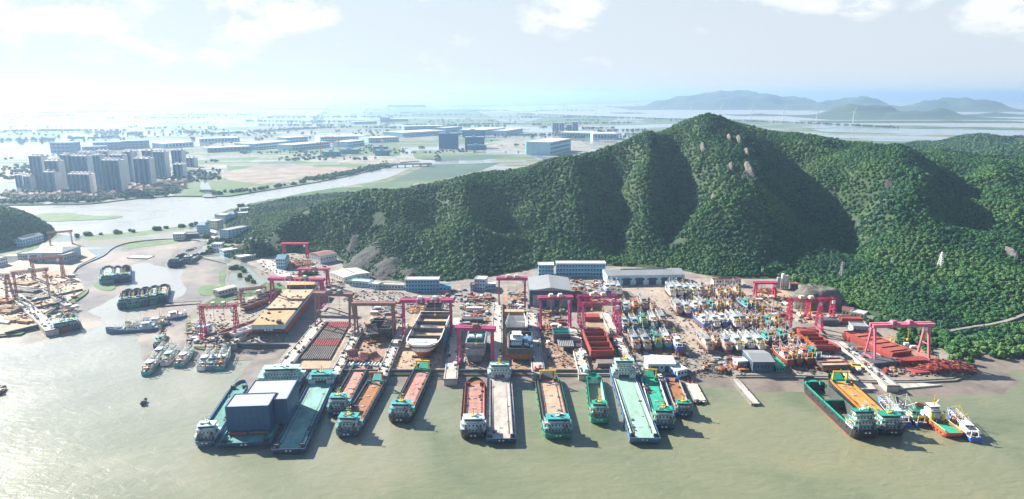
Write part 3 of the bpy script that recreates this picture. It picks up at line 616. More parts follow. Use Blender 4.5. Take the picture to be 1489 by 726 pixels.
def house(root, W, y0, L, z, wall, roof, tiers=3, portal=False, mast=P_YELLOW, funnels=True, rear=-1):
    """deckhouse tiers stepping in, each with its row of panes and a deck slab that sticks out"""
    hw = W / 2; zz = z; k0 = .90
    hs = MB(); sl_ = MB()
    for t in range(tiers):
        last = t == tiers - 1; f = (.90, .74, .62, .54)[min(t, 3)] if not last else .66
        a, c = y0 + .6 * t, y0 + L * (1 - .13 * t); h = 2.5 if not last else 2.7
        if portal and t == 0:
            h = 4.2
            hs.box(-hw * .92, -hw * .42, a, c, zz, zz + h); hs.box(hw * .42, hw * .92, a, c, zz, zz + h)
            hs.box(-hw * .42, hw * .42, a, c, zz + 3.0, zz + h); hs.box(-hw * .42, hw * .42, c - .6, c, zz, zz + 3.0)
            f = .92
        else: hs.box(-hw * f, hw * f, a, c, zz, zz + h)
        sl_.box(-hw * min(f + .12, .98), hw * min(f + .12, .98), a - .9, c + .5, zz + h, zz + h + .22)
        n = max(4, int(hw * f * 2 / 1.9)); wz = zz + h - 1.05; wh = .85 if not last else 1.15
        if portal and t == 0: win_row(root, -hw * .88, hw * .88, a, zz + 3.55, n, .9, .8)
        elif last: MB().box(-hw * f - .06, hw * f + .06, a - .06, c + .06, wz - wh / 2, wz + wh / 2).build('window_band', GLASS, root)
        else: win_row(root, -hw * f * .94, hw * f * .94, a, wz, n, .95, wh)
        if not last:
            for s in (-1, 1): win_row(root, a + .6, c - .6, s * hw * f, wz, 3, .9, wh, s)
        zz += h + .22
        ra = MB()
        if not last:
            q = hw * min(f + .12, .98) - .08
            for s in (-1, 1): ra.beam((s * q, a - .8, zz + .95), (s * q, c + .4, zz + .95), .10, .10)
            ra.beam((-q, a - .8, zz + .95), (q, a - .8, zz + .95), .10, .10); ra.beam((-q, a - .8, zz + .5), (q, a - .8, zz + .5), .07, .07)
            for i in range(7): x = -q + 2 * q * i / 6; ra.beam((x, a - .8, zz), (x, a - .8, zz + .95), .09, .09)
            ra.build('railing', P_WHITE, root)
    rq = random.Random(int(W * 100 + y0 * 10 + L)); zt = z
    for t in range(tiers):
        zt += (4.2 if portal and t == 0 else 2.5 if t < tiers - 1 else 2.7) + .22
        for _ in range(3):
            q = MB(); sx = rq.choice((-1, 1)) * hw * rq.uniform(.35, .8) * (1 if t < tiers - 1 else .6); sy = y0 + .6 * t + rq.uniform(-.4, .6) if t < tiers - 1 else y0 + L * rq.uniform(.25, .6); q.cbox((sx, sy, zt), (rq.uniform(.6, 1.5), rq.uniform(.5, 1.0), rq.uniform(.6, 1.2))); q.build('deck_locker', rq.choice((P_WHITE, P_GREY, P_DKGREY, P_WHITE)), root)
    h_o = hs.build('deckhouse', wall, root); sl_.build('bridge_deck', roof, root)
    m = MB(); my = y0 + L * .45; m.tube((0, my, zz), (0, my, zz + 5.2), .26, 6, 0, .14); m.beam((-1.7, my, zz + 3), (1.7, my, zz + 3), .2, .2); m.beam((-1.0, my, zz + 4.2), (1.0, my, zz + 4.2), .16, .16); m.box(-.8, .8, my - .5, my + .5, zz + 1.7, zz + 1.95); m.box(-1.1, 1.1, my - .9, my + .9, zz, zz + .5)
    mo = m.build('mast', mast, root)
    rd = MB(); rd.box(-1.2, 1.2, my - .75, my - .55, zz + 3.2, zz + 3.45); rd.cyl((1.2, my + .1), .35, zz + 4.3, zz + 4.9, 6); rd.build('radar', P_WHITE, mo)
    if funnels:
        for s in (-1, 1):
            fz = z + 2.7; fu = MB().box(s * hw * .56 - .75, s * hw * .56 + .75, y0 - 2.6, y0 - .95, z, fz + 2.1, 0, None, .12, .1); fo = fu.build('funnel', P_DKGREY, root)
            MB().cyl((s * hw * .56, y0 - 1.7), .3, fz + 2.1, fz + 2.9, 7).build('exhaust_pipe', P_BLACK, fo)
    for s in (-1, 1):
        lb = MB(); c = Vector((s * hw * .86, y0 + L * .45, z + 3.6))
        rg = [[(c.x + math.cos(a) * .62 * k, c.y + t, c.z + math.sin(a) * .55 * k) for a in [2 * math.pi * i / 8 for i in range(8)]] for t, k in ((-2, .25), (-1.4, .85), (0, 1), (1.4, .85), (2, .25))]
        lb.rings(rg, 0, True, True, True); lb.build('lifeboat', P_ORANGERED if not portal else P_BRIGHTRED, root)
    return zz
def bow_gear(root, W, L, fb, gantry, wc, sheer=1.3):
    z = fb + .55
    for s in (-1, 1):
        wn_ = MB(); x = s * W * .30; wn_.box(x - 1.3, x + 1.3, L * .89 - 1.0, L * .89 + 1.0, z - .5, z + .35); wn_.tube((x - 1.1, L * .89, z + 1.0), (x + 1.1, L * .89, z + 1.0), .75, 9); wn_.box(x - 1.35, x - 1.05, L * .89 - .8, L * .89 + .8, z, z + 1.9); wn_.box(x + 1.05, x + 1.35, L * .89 - .8, L * .89 + .8, z, z + 1.9); wn_.build('winch', wc, root)
    for s in (-1, 1):
        for t in (.84, .93, .07): x = s * W * .38 * (1 if t < .9 else .8); bo = MB(); bo.cyl((x, L * t), .28, fb, fb + 1.4, 7); bo.cyl((x, L * t + .8), .28, fb, fb + 1.4, 7); bo.box(x - .4, x + .4, L * t - .4, L * t + 1.2, fb, fb + .3); bo.build('bollard', DARKGEAR, root)
    if gantry:
        g = MB(); w = W * .30; y = L * .905; h = 7.2
        for s in (-1, 1): g.beam((s * w, y, fb), (s * w, y, fb + h), .9, .9); g.beam((s * w, y + 3.2, fb), (s * w, y + .2, fb + h * .8), .5, .5)
        g.beam((-w - .45, y, fb + h), (w + .45, y, fb + h), 1.0, 1.0); g.cyl((0, y), .18, fb + h, fb + h + 2.2, 5); g.build('bow_gantry', gantry, root)
        rp = MB().add([(-W * .24, L * .93, fb + 1.0), (W * .24, L * .93, fb + 1.0), (W * .22, L * .998, fb + 3.4), (-W * .22, L * .998, fb + 3.4), (-W * .24, L * .93, fb + .6), (W * .24, L * .93, fb + .6), (W * .22, L * 1.004, fb + 3.0), (-W * .22, L * 1.004, fb + 3.0)], [(0, 1, 2, 3), (7, 6, 5, 4), (0, 4, 5, 1), (1, 5, 6, 2), (2, 6, 7, 3), (3, 7, 4, 0)])
        rp.build('bow_ramp', wc, root)
def fenders(root, W, L, fb, n=7):
    me = None
    for s in (-1, 1):
        for i in range(n):
            y = L * (.12 + .7 * i / (n - 1)); x = s * (W / 2 + .16)
            if me is None: o = MB().tube((-.16, 0, 0), (.16, 0, 0), .6, 9).build('tyre_fender', TYRE, root); me = o.data
            else: o = bpy.data.objects.new('tyre_fender', me); COL.objects.link(o); o.parent = root
            o.location = (x, y, fb - .6)
def win_row(root, x0, x1, y, z, n, w=.8, h=.85, side=0):
    """single windows along a wall: side 0 faces aft, -1 / 1 the two flanks (x0, x1 then run fore and aft at |x| = y)"""
    me = pane_mesh(w, h)
    for i in range(n):
        c = x0 + (x1 - x0) * (i + .5) / n; o = bpy.data.objects.new('window', me); COL.objects.link(o); o.parent = root
        o.location = (c, y, z) if side == 0 else (y, c, z); o.rotation_euler = (0, 0, 0 if side == 0 else side * math.pi / 2)
def place_line(P, Q, z):
    a, b = G(*P, z), G(*Q, z); d = b - a
    return (a.x, a.y), math.hypot(d.x, d.y), math.atan2(d.y, d.x) - math.pi / 2
def ship(name, label, cat, P, Q, W, hull, boot, deck, cargo, wall=P_WHITE, roof=P_EMER, fb=3.0, bow='ramp', stern='round', tiers=3, gantry=P_YELLOW, gearc=P_EMER, mast=P_YELLOW, holds=0, far_house=False, houseL=9.0, coaming=P_DKGREY, group='cargo ships moored off the slipways', L=None, sheer=1.3, seams=5, cw=.80, mark=True, house_y=None, z0=0.0):
    (x, y), LL, rz = place_line(P, Q, fb); L = L or LL
    r_ = thing(name, label, cat, (x, y, z0), rz, group)
    hy = 3.4 if house_y is None else house_y
    if far_house: c0, c1 = L * .05, L - houseL - 5
    else: c0, c1 = hy + houseL + 1.2, L * (.91 if bow != 'flat' else .97)
    hl = []
    if holds:
        seg = (c1 - c0 - 1.5 * (holds - 1)) / holds
        hl = [(-W * cw / 2, W * cw / 2, c0 + k * (seg + 1.5), c0 + k * (seg + 1.5) + seg) for k in range(holds)]
    hull_parts(r_, W, L, bow, stern, fb, hull, boot, deck, sheer, hl)
    if holds:
        for x0, x1, y0, y1 in hl:
            h = MB(); zb = -1.0
            vs = [(x0, y0, fb + 1.3), (x1, y0, fb + 1.3), (x1, y1, fb + 1.3), (x0, y1, fb + 1.3), (x0 + .5, y0 + .8, zb), (x1 - .5, y0 + .8, zb), (x1 - .5, y1 - .8, zb), (x0 + .5, y1 - .8, zb)]
            h.add(vs, [(0, 1, 5, 4), (1, 2, 6, 5), (2, 3, 7, 6), (3, 0, 4, 7), (4, 5, 6, 7)][::1]); ho = h.build('cargo_hold', cargo, r_)
            c = MB(); t = .35
            c.box(x0 - t, x0 - .01, y0 - t, y1 + t, fb, fb + 1.35); c.box(x1 + .01, x1 + t, y0 - t, y1 + t, fb, fb + 1.35); c.box(x0 - .01, x1 + .01, y0 - t, y0 - .01, fb, fb + 1.35); c.box(x0 - .01, x1 + .01, y1 + .01, y1 + t, fb, fb + 1.35)
            c.build('hatch_coaming', coaming, ho)
    else:
        cd = MB().box(-W * cw / 2, W * cw / 2, c0, c1, fb - .3, fb + .12); co = cd.build('cargo_deck', cargo, r_)
        se = MB()
        for k in range(1, seams + 1): yk = c0 + (c1 - c0) * k / (seams + 1); se.box(-W * cw / 2 + .1, W * cw / 2 - .1, yk - .12, yk + .12, fb + .10, fb + .19)
        if seams: se.build('deck_seam', D_RUST, co)
        for s in (-1, 1): MB().box(min(s * W * cw / 2, s * (W * cw / 2 + .45)), max(s * W * cw / 2, s * (W * cw / 2 + .45)), c0, c1, fb - .2, fb + 1.5).build('side_coaming', coaming, r_)
        if W > 12:
            for s in (-1, 1):
                pp = MB(); px_ = s * W * cw * .36; pp.tube((px_, c0 + 3, fb + .55), (px_, c1 - 4, fb + .55), .16, 5)
                for i in range(9): yk = c0 + 3 + (c1 - c0 - 7) * i / 8; pp.box(px_ - .3, px_ + .3, yk - .15, yk + .15, fb + .12, fb + .5)
                pp.build('deck_pipe', P_DKGREY, r_)
            for i in range(4): yk = c0 + (c1 - c0) * (i + .5) / 4; ha = MB().box(-1.1, 1.1, yk - .9, yk + .9, fb + .12, fb + .42); ha.build('hatch', P_GREY, r_)
        rr = random.Random(label)
        for _ in range(8): gr = MB(); gr.cbox((rr.choice((-1, 1)) * W * cw * rr.uniform(.25, .46), rr.uniform(c0 + 1, c1 - 1), fb + .12), (rr.uniform(.5, 1.6), rr.uniform(.5, 3.0), rr.uniform(.3, .9)), 0, rr.uniform(0, 3)); gr.build('deck_box', DARKGEAR, r_)
    if far_house: house(r_, W, L - houseL - 3, houseL, fb, wall, roof, tiers, True, mast, False)
    else:
        MB().box(-W * .40, W * .40, hy - 3, hy + houseL, fb - .2, fb + .10).build('poop_deck', roof, r_); house(r_, W, hy, houseL, fb + .1, wall, roof, tiers, False, mast)
        wn_ = MB(); wn_.tube((-1.4, 1.2, fb + .8), (1.4, 1.2, fb + .8), .6, 8); wn_.box(-1.7, -1.4, .5, 1.9, fb, fb + 1.5); wn_.box(1.4, 1.7, .5, 1.9, fb, fb + 1.5); wn_.build('stern_winch', DARKGEAR, r_)
    if bow != 'flat': bow_gear(r_, W, L, fb, gantry, gearc, sheer)
    else:
        for s in (-1, 1):
            for t in (.12, .3, .6): MB().cyl((s * W * .44, L * t), .3, fb, fb + 1.3, 7).build('bollard', DARKGEAR, r_)
            b_ = MB().box(s * W * .38 - 1.2, s * W * .38 + 1.2, L * .02, L * .02 + 2.6, fb, fb + 1.2); b_.tube((s * W * .38 - 1.2, L * .02 + 1.3, fb + 1.8), (s * W * .38 + 1.2, L * .02 + 1.3, fb + 1.8), .7, 9); b_.build('winch', DARKGEAR, r_)
    fenders(r_, W, L, fb)
    if mark:
        mk = MB()
        for k in (-1.1, 1.1): mk.box(k - .5, k + .5, -.06 + (-.0), .10, fb - .35, fb + .35)
        mk.build('name_mark', P_WHITE, r_)
    return r_

def trawler(name, label, hull, boot, wall, deck, roof, L=32.0, W=6.8, kind=0, seed=0, trim=P_WHITE, group=None, cat='fishing boat'):
    r_ = thing(name, label, cat, (0, 0, 0), 0, group); rr = random.Random(seed)
    st = [(0, .80, 2.3), (.04, .90, 2.2), (.2, .99, 1.9), (.42, 1.0, 1.85), (.6, .97, 2.1), (.75, .80, 2.7), (.87, .50, 3.4), (.95, .24, 4.0), (1.0, .03, 4.5)]
    h = W / 2
    def sec(t, b, z, lo, hi):
        kz = -2.4 + (2.2 * max(0, (t - .8) / .2) ** 2) + .9 * max(0, (.12 - t) / .12)
        prof = [(1.0, z + .95), (.985, z * .5 + .2), (.94, .35), (.70, -1.2), (.0, kz)]
        rt = [(b * h * f, L * t - (1 - f) * (2.4 if t > .9 else 0), zz) for f, zz in prof]
        rt = rt[lo:hi]
        return rt, [(-x, y, zz) for x, y, zz in rt[::-1]]
    up_, lo_ = MB(), MB()
    rs = [sec(t, b, z, 0, 3) for t, b, z in st]; up_.rings([a for a, c in rs], 0, False); up_.rings([c for a, c in rs], 0, False); up_.add(rs[0][0] + rs[0][1], [(5, 4, 3, 2, 1, 0)])
    ins = [[(x * .95, y, z) for x, y, z in a[:2]] for a, c in rs]; up_.rings(ins, 0, False); up_.rings([[(-x, y, z) for x, y, z in q] for q in ins], 0, False)
    up_.rings([[a[0], (a[0][0] * .95, a[0][1], a[0][2])] for a, c in rs], 0, False); up_.rings([[(-a[0][0], a[0][1], a[0][2]), (-a[0][0] * .95, a[0][1], a[0][2])] for a, c in rs], 0, False)
    up_.build('hull', hull, r_)
    rs = [sec(t, b, z, 2, 5) for t, b, z in st]; lo_.rings([a + c[1:] for a, c in rs], 0, False, False); lo_.add(rs[0][0] + rs[0][1][1:], [tuple(range(5))[::-1]]); lo_.build('boot_topping', boot, r_)
    tr_ = MB(); tr_.rings([[(b * h * 1.012, L * t, z + .55), (b * h * 1.012, L * t, z + .95)] for t, b, z in st], 0, False); tr_.rings([[(-b * h * 1.012, L * t, z + .55), (-b * h * 1.012, L * t, z + .95)] for t, b, z in st], 0, False); tr_.build('rubbing_strake', trim, r_)
    d = MB(); d.rings([[(-b * h * .96, L * t, z), (b * h * .96, L * t, z)] for t, b, z in st], 0, False); d.build('deck', deck, r_)
    # wheelhouse aft of midships
    z = 1.9; hs = MB(); y0 = L * .17; hs.box(-h * .72, h * .72, y0, y0 + 8.5, z - .2, z + 2.4); hs.box(-h * .58, h * .58, y0 + 2.6, y0 + 7.6, z + 2.4, z + 4.7, 0, None, .15, .2); ho = hs.build('wheelhouse', wall, r_)
    rf = MB(); rf.box(-h * .80, h * .80, y0 - 1.4, y0 + 9, z + 2.4, z + 2.58); rf.box(-h * .64, h * .64, y0 + 2.1, y0 + 8.1, z + 4.7, z + 4.9); rf.build('roof', roof, ho)
    MB().box(-h * .58 + .02, h * .58 - .02, y0 + 2.62, y0 + 7.58, z + 3.35, z + 4.2).build('window_band', GLASS, ho); MB().box(-.45, .45, y0 - .07, y0 + .1, z, z + 1.9).build('door', GLASS, ho)
    MB().cyl((0, y0 + 1.2), .55, z + 2.5, z + 5.2, 8).build('funnel', rr.choice((P_DKGREY, P_YELLOW, P_BLUE)), r_)
    ms = MB(); my = L * .62; ms.tube((0, my, 1.8), (0, my, 12.5), .24, 6, 0, .12); ms.beam((-1.6, my, 8.6), (1.6, my, 8.6), .2, .2); ms.beam((-.9, my, 10.6), (.9, my, 10.6), .16, .16)
    for s in (-1, 1): ms.tube((s * .2, my, 4), (s * h * .9, my + rr.uniform(-7, -3), rr.uniform(8, 10)), .14, 5)
    ms.tube((0, my, 12), (0, L * .97, 5), .06, 4); ms.tube((0, my, 12), (0, y0 + 5, z + 5), .06, 4); ms.build('mast', P_YELLOW if seed % 3 == 0 else P_WHITE, r_)
    am_ = MB(); ay = y0 + 5; am_.tube((0, ay, z + 4.9), (0, ay, z + 9), .16, 5, 0, .1); am_.beam((-1.3, ay, z + 7), (1.3, ay, z + 7), .15, .15); am_.box(-.9, .9, ay - .2, ay + .2, z + 5.9, z + 6.2); am_.build('aft_mast', P_WHITE, r_)
    ga = MB(); gy = L * .045
    for s in (-1, 1): ga.beam((s * h * .6, gy, 2), (s * h * .5, gy, 6.6), .38, .38)
    ga.beam((-h * .62, gy, 6.6), (h * .62, gy, 6.6), .42, .42); ga.build('stern_gallows', trim if seed % 2 else P_YELLOW, r_)
    nt_ = MB()
    for k in range(3):
        cy_ = L * (.50 + .07 * k) if kind != 1 else L * (.48 + .05 * k); cx_ = rr.uniform(-1, 1); rg = []
        for q, zz in ((1, 0), (.9, .55), (.5, 1.0), (.08, 1.15)): rg.append([(cx_ + math.cos(a) * 1.6 * q * rr.uniform(.85, 1.1), cy_ + math.sin(a) * 1.7 * q * rr.uniform(.85, 1.1), 1.75 + zz) for a in [2 * math.pi * i / 9 for i in range(9)]])
        nt_.rings(rg, 0, True, False, True)
    nt_.build('net_pile', NET, r_)
    for t0 in (.09, .46, .68, .80):
        g = MB()
        for k in range(11): t = t0 + rr.uniform(-.045, .045); g.cbox((rr.uniform(-.7, .7) * h * (1 if t < .6 else .65), L * t, 1.9 + max(0, t - .6) * 4), (rr.uniform(.6, 1.5), rr.uniform(.6, 1.8), rr.uniform(.4, 1.4)), rr.randrange(4), rr.uniform(0, 3))
        g.build('gear_heap', [GEAR, P_WHITE, P_ORANGERED if seed % 2 else P_BLUE, DARKGEAR], r_)
    wi = MB(); wy = L * .47; wi.tube((-1.6, wy, 2.7), (1.6, wy, 2.7), .7, 9); wi.box(-1.9, -1.6, wy - .7, wy + .7, 1.8, 3.5); wi.box(1.6, 1.9, wy - .7, wy + .7, 1.8, 3.5); wi.build('winch', DARKGEAR, r_)
    if kind == 1:      # racks of fishing lamps along both sides
        lr = MB()
        for s in (-1, 1):
            for q in range(2): lr.beam((s * h * .80, L * .12, 4.6 + 1.2 * q), (s * h * .62, L * .86, 5.4 + 1.2 * q), .2, .2)
            for i in range(9):
                t = .14 + .08 * i; x = s * h * (.8 - .17 * (t - .12)); lr.beam((x, L * t, 2.6), (x, L * t, 6.4), .17, .17); lr.beam((x - .5, L * t, 5.6), (x + .5, L * t, 5.6), .32, .32)
        for i in range(5): t = .45 + .08 * i; lr.beam((-h * .75, L * t, 6.2), (h * .75, L * t, 6.2), .17, .17)
        lr.build('lamp_rack', P_WHITE, r_)
    if kind == 2:      # hopper well with hoops
        hp = MB()
        for i in range(5): t = .5 + .06 * i; hp.beam((-h * .8, L * t, 3.2), (h * .8, L * t, 3.2), .3, .3)
        hp.build('deck_beam', P_GREY, r_)
    return r_
def moor(proto, P, Q=None, rz=None, z=0.0, s=1.0, zg=1.5):
    """set a boat down with its stern at P, heading for Q"""
    a = G(*P, zg); proto.location = (a.x, a.y, z); proto.scale = (s, s, s)
    if Q is not None: b = G(*Q, zg); rz = math.atan2(b.y - a.y, b.x - a.x) - math.pi / 2
    proto.rotation_euler = (0, 0, rz or 0); return proto

# ================================================================ GANTRY CRANES (x across the slip, feet on z = 0)
def crane(label, A, B, H, paint_, zg=4.4, spread=9.0, style='box', over=(2.5, 2.5), marks=0, houses=2, group='gantry cranes over the slipways', housec=P_CREAM, rz=None):
    a, b = G(*A, zg), G(*B, zg); S = math.hypot(b.x - a.x, b.y - a.y); rz = math.atan2(b.y - a.y, b.x - a.x) if rz is None else rz
    r_ = thing('gantry_crane', label, 'crane', ((a.x + b.x) / 2, (a.y + b.y) / 2, zg), rz, group); h = S / 2; gd = 2.3 if H > 18 else 1.5; gw = 1.5
    def truss(m, p, q, w, n, r=.16, axis='x'):
        p, q = Vector(p), Vector(q); d = q - p; u = d.normalized(); s1 = u.orthogonal().normalized() if abs(u.z) < .8 else Vector((1, 0, 0)); s2 = u.cross(s1).normalized(); s1 = s2.cross(u).normalized()
        co = [(s1 * i + s2 * j) * (w / 2) for i, j in ((-1, -1), (1, -1), (1, 1), (-1, 1))]
        for c in co: m.tube(p + c, q + c, r * 1.5, 4)
        for k in range(n):
            A_, B_ = p + d * (k / n), p + d * ((k + 1) / n)
            for i in range(4): m.tube(A_ + co[i], B_ + co[(i + 1) % 4], r, 4)
    for s in (-1, 1):
        y = s * 1.9; g = MB()
        if style == 'box': g.box(-h - over[0], h + over[1], y - gw / 2, y + gw / 2, H - gd, H); g.box(-h - over[0], h + over[1], y - gw / 2 - .5, y + gw / 2 + .5, H, H + .18)
        else: truss(g, (-h - over[0], y, H - gd / 2), (h + over[1], y, H - gd / 2), gd * .9, max(8, int(S / 2.4)))
        o = g.build('girder', paint_, r_)
        if marks and s < 0:
            mk = MB(); rr = random.Random(3)
            for k in range(marks):
                cx = -h * .42 + (1.0 * h) * k / max(1, marks - 1); hh = .62
                for zz in (-hh, 0, hh): mk.box(cx - .75, cx + .75, y - gw / 2 - .06, y - gw / 2, H - gd / 2 + zz - .12, H - gd / 2 + zz + .12)
                for xx in (-.55, .05 * (k % 3), .6): mk.box(cx + xx - .12, cx + xx + .12, y - gw / 2 - .075, y - gw / 2, H - gd / 2 - hh * 1.1, H - gd / 2 + hh * (1 if k % 2 else .5))
            mk.build('lettering', P_WHITE, o)
        t = MB(); e = MB()
    ends = MB()
    for s in (-1, 1): ends.box(s * (h) - .9, s * h + .9, -1.2, 1.2, H - gd + .1, H - .1)
    ends.build('end_beam', paint_, r_)
    for s in (-1, 1):
        for f in (-1, 1):
            lg = MB(); top = (s * h, f * 1.7, H - gd); bot = (s * (h + .2), f * spread / 2, 1.2)
            if style == 'box':
                w0, w1 = (1.9, 1.2) if s > 0 else (1.5, .9)
                lg.rings([[(p[0] + i * w / 2, p[1] + j * w / 2, p[2]) for i, j in ((-1, -1), (1, -1), (1, 1), (-1, 1))] for p, w in ((bot, w1), (top, w0))], 0, True, True, True)
            else: truss(lg, bot, top, 1.3, max(5, int(H / 3)))
            lg.build('leg', paint_, r_)
        sb = MB().box(s * (h + .2) - .6, s * (h + .2) + .6, -spread / 2 - 1.6, spread / 2 + 1.6, .55, 1.5); so = sb.build('sill_beam', paint_, r_)
        for f in (-1, 1):
            bo = MB(); x = s * (h + .2); bo.box(x - .35, x + .35, f * spread / 2 - 1.3, f * spread / 2 + 1.3, .3, .75)
            for q in (-.8, .8): bo.tube((x - .5, f * spread / 2 + q, .4), (x + .5, f * spread / 2 + q, .4), .45, 8)
            bo.build('bogie', DARKGEAR, so)
        tb = MB().beam((s * h, -spread * .33, H * .42), (s * h, spread * .33, H * .42), .5, .6); tb.build('cross_tie', paint_, r_)
    for k in range(houses):
        x = -h * .1 + (k - (houses - 1) / 2) * h * .62 + h * .12
        t = MB(); t.box(x - 2.2, x + 2.2, -2.6, 2.6, H + .2, H + .7); t.box(x - 1.9, x + 1.9, -2.2, 2.2, H + .7, H + 2.3, 0, 0, .5, .5); to = t.build('trolley', housec, r_)
        w_ = MB(); w_.tube((x, -.4, H * .55), (x, -.4, H), .09, 4); w_.tube((x, .4, H * .55), (x, .4, H), .09, 4); w_.box(x - .6, x + .6, -.6, .6, H * .55 - 1.3, H * .55); w_.build('hoist_block', P_YELLOW, to)
    c = MB().box(h * .8, h * .8 + 2, -3.9, -2.0, H - gd - 2.4, H - gd + .1); c.build('cabin', P_WHITE, r_)
    ld = MB()
    for s in (-.35, .35): ld.beam((-h - .9 + s, -spread * .30, 1.4), (-h - .9 + s, -1.9, H - gd), .12, .12)
    for k in range(14): t = k / 13; ld.beam((-h - 1.25, -spread * .30 + (spread * .30 - 1.9) * t, 1.4 + (H - gd - 1.4) * t), (-h - .55, -spread * .30 + (spread * .30 - 1.9) * t, 1.4 + (H - gd - 1.4) * t), .1, .1)
    ld.build('ladder', paint_, r_)
    return r_

# ================================================================ BUILDINGS
WALLS = {}
def wallm(name, col, rough=.8): return M('wall_' + name, col, rough, .10, .08, .22, (.25, .23, .2), stretch=(1, 1, .3))
W_WHITE = wallm('white', (.70, .71, .70)); W_BLUE = wallm('sky_blue', (.14, .40, .60)); W_PALEBLUE = wallm('pale_blue', (.38, .58, .68)); W_GREY = wallm('grey', (.36, .37, .37)); W_CREAM = wallm('cream', (.60, .55, .46)); W_DKBLUE = wallm('dark_blue', (.045, .085, .14)); W_TAN = wallm('tan', (.5, .42, .33))
R_GREY = M('sheet_roof_grey', (.27, .285, .30), .5, .12, .06, .35, (.28, .25, .22), stretch=(1, .25, 1)); R_LIGHT = M('sheet_roof_light', (.58, .57, .53), .55, .1, .06, .35, (.4, .36, .3), stretch=(1, .25, 1)); R_RED = M('tile_roof_red', (.25, .135, .11), .8, .2, .2, .3); R_BLUE = M('sheet_roof_blue', (.10, .25, .36), .5, .15, .1, .3); R_BROWN = M('sheet_roof_brown', (.22, .10, .08), .6, .15, .1, .3); R_DARK = M('sheet_roof_dark', (.13, .14, .15), .6, .2, .1, .3)
WIN_CACHE = {}
def pane_mesh(w, h):
    k = (round(w, 2), round(h, 2))
    if k not in WIN_CACHE:
        o = MB().box(-w / 2, w / 2, -.09, .05, -h / 2, h / 2).build('window', GLASS); WIN_CACHE[k] = o.data; COL.objects.unlink(o); bpy.data.objects.remove(o)
    return WIN_CACHE[k]
def building(name, label, cat, A, B, depth, H, wall, roof, floors=2, cols=6, rt='flat', z=2.6, group=None, door=False, win=True, base=None, ridge=None, winw=None, bands=None, over=.4, world=None):
    """front wall from A to B (left to right as you face it)"""
    a, b = world if world else (G(*A, z), G(*B, z)); Wd = math.hypot(b.x - a.x, b.y - a.y); rz = math.atan2(b.y - a.y, b.x - a.x); c, s = math.cos(rz), math.sin(rz)
    r_ = thing(name, label, cat, ((a.x + b.x) / 2 - s * depth / 2, (a.y + b.y) / 2 + c * depth / 2, z), rz, group); w, d = Wd / 2, depth / 2
    MB().box(-w, w, -d, d, -.6, H).build('wall', wall, r_)
    if rt == 'flat':
        m = MB(); m.box(-w - over, w + over, -d - over, d + over, H, H + .35); m.box(-w - over, w + over, -d - over, -d - over + .35, H + .35, H + 1.0); m.box(-w - over, w + over, d + over - .35, d + over, H + .35, H + 1.0); m.box(-w - over, -w - over + .35, -d - over + .35, d + over - .35, H + .35, H + 1.0); m.box(w + over - .35, w + over, -d - over + .35, d + over - .35, H + .35, H + 1.0); ro = m.build('roof', roof, r_)
    else:
        rh = ridge or depth * .22; m = MB(); e = over; lo = [(-w - e, -d - e, H), (w + e, -d - e, H), (w + e, d + e, H), (-w - e, d + e, H)]
        if rt == 'gable': top = [(-w - e, 0, H + rh), (w + e, 0, H + rh)]
        elif rt == 'cross': top = [(0, -d - e, H + rh), (0, d + e, H + rh)]
        else: top = [(-w * .5, 0, H + rh), (w * .5, 0, H + rh)]
        if rt == 'cross': m.add(lo + top, [(0, 4, 5, 3), (1, 2, 5, 4), (0, 1, 4), (2, 3, 5), (3, 2, 1, 0)])
        else: m.add(lo + top, [(0, 1, 5, 4), (2, 3, 4, 5), (1, 2, 5), (3, 0, 4), (3, 2, 1, 0)])
        ro = m.build('roof', roof, r_)
        if rt == 'gable' and Wd > 25:
            v = MB().box(-w * .6, w * .6, -.5, .5, rh * .96 + H, H + rh + .55); v.build('ridge_vent', R_DARK, ro)
    if win and floors:
        fh = H / floors; ww = winw or min(1.7, Wd / cols * .55); me = pane_mesh(ww, min(1.6, fh * .5))
        if floors * cols <= 100:
            for k in range(floors):
                for i in range(cols):
                    o = bpy.data.objects.new('window', me); COL.objects.link(o); o.parent = r_; o.location = (-w + Wd * (i + .5) / cols, -d, fh * (k + .56))
        sd = max(1, int(depth / 4))
        for k in range(floors):
            for s_ in (-1, 1): win_row(r_, -d + .5, d - .5, s_ * w, fh * (k + .56), min(sd, 6), 1.3, min(1.5, fh * .5), s_)
    if bands:
        for k in range(floors):
            MB().box(-w - .05, w + .05, -d - .9, -d - .02, H / floors * (k + 1) - .35, H / floors * (k + 1) - .1).build('walkway', bands, r_)
    if door:
        n = door if isinstance(door, int) and door > 1 else 1
        for i in range(n):
            x = -w + Wd * (i + .5) / n; MB().box(x - Wd / n * .28, x + Wd / n * .28, -d - .1, -d + .05, 0, H * .72).build('door', W_DKBLUE if wall != W_DKBLUE else R_GREY, r_)
    return r_
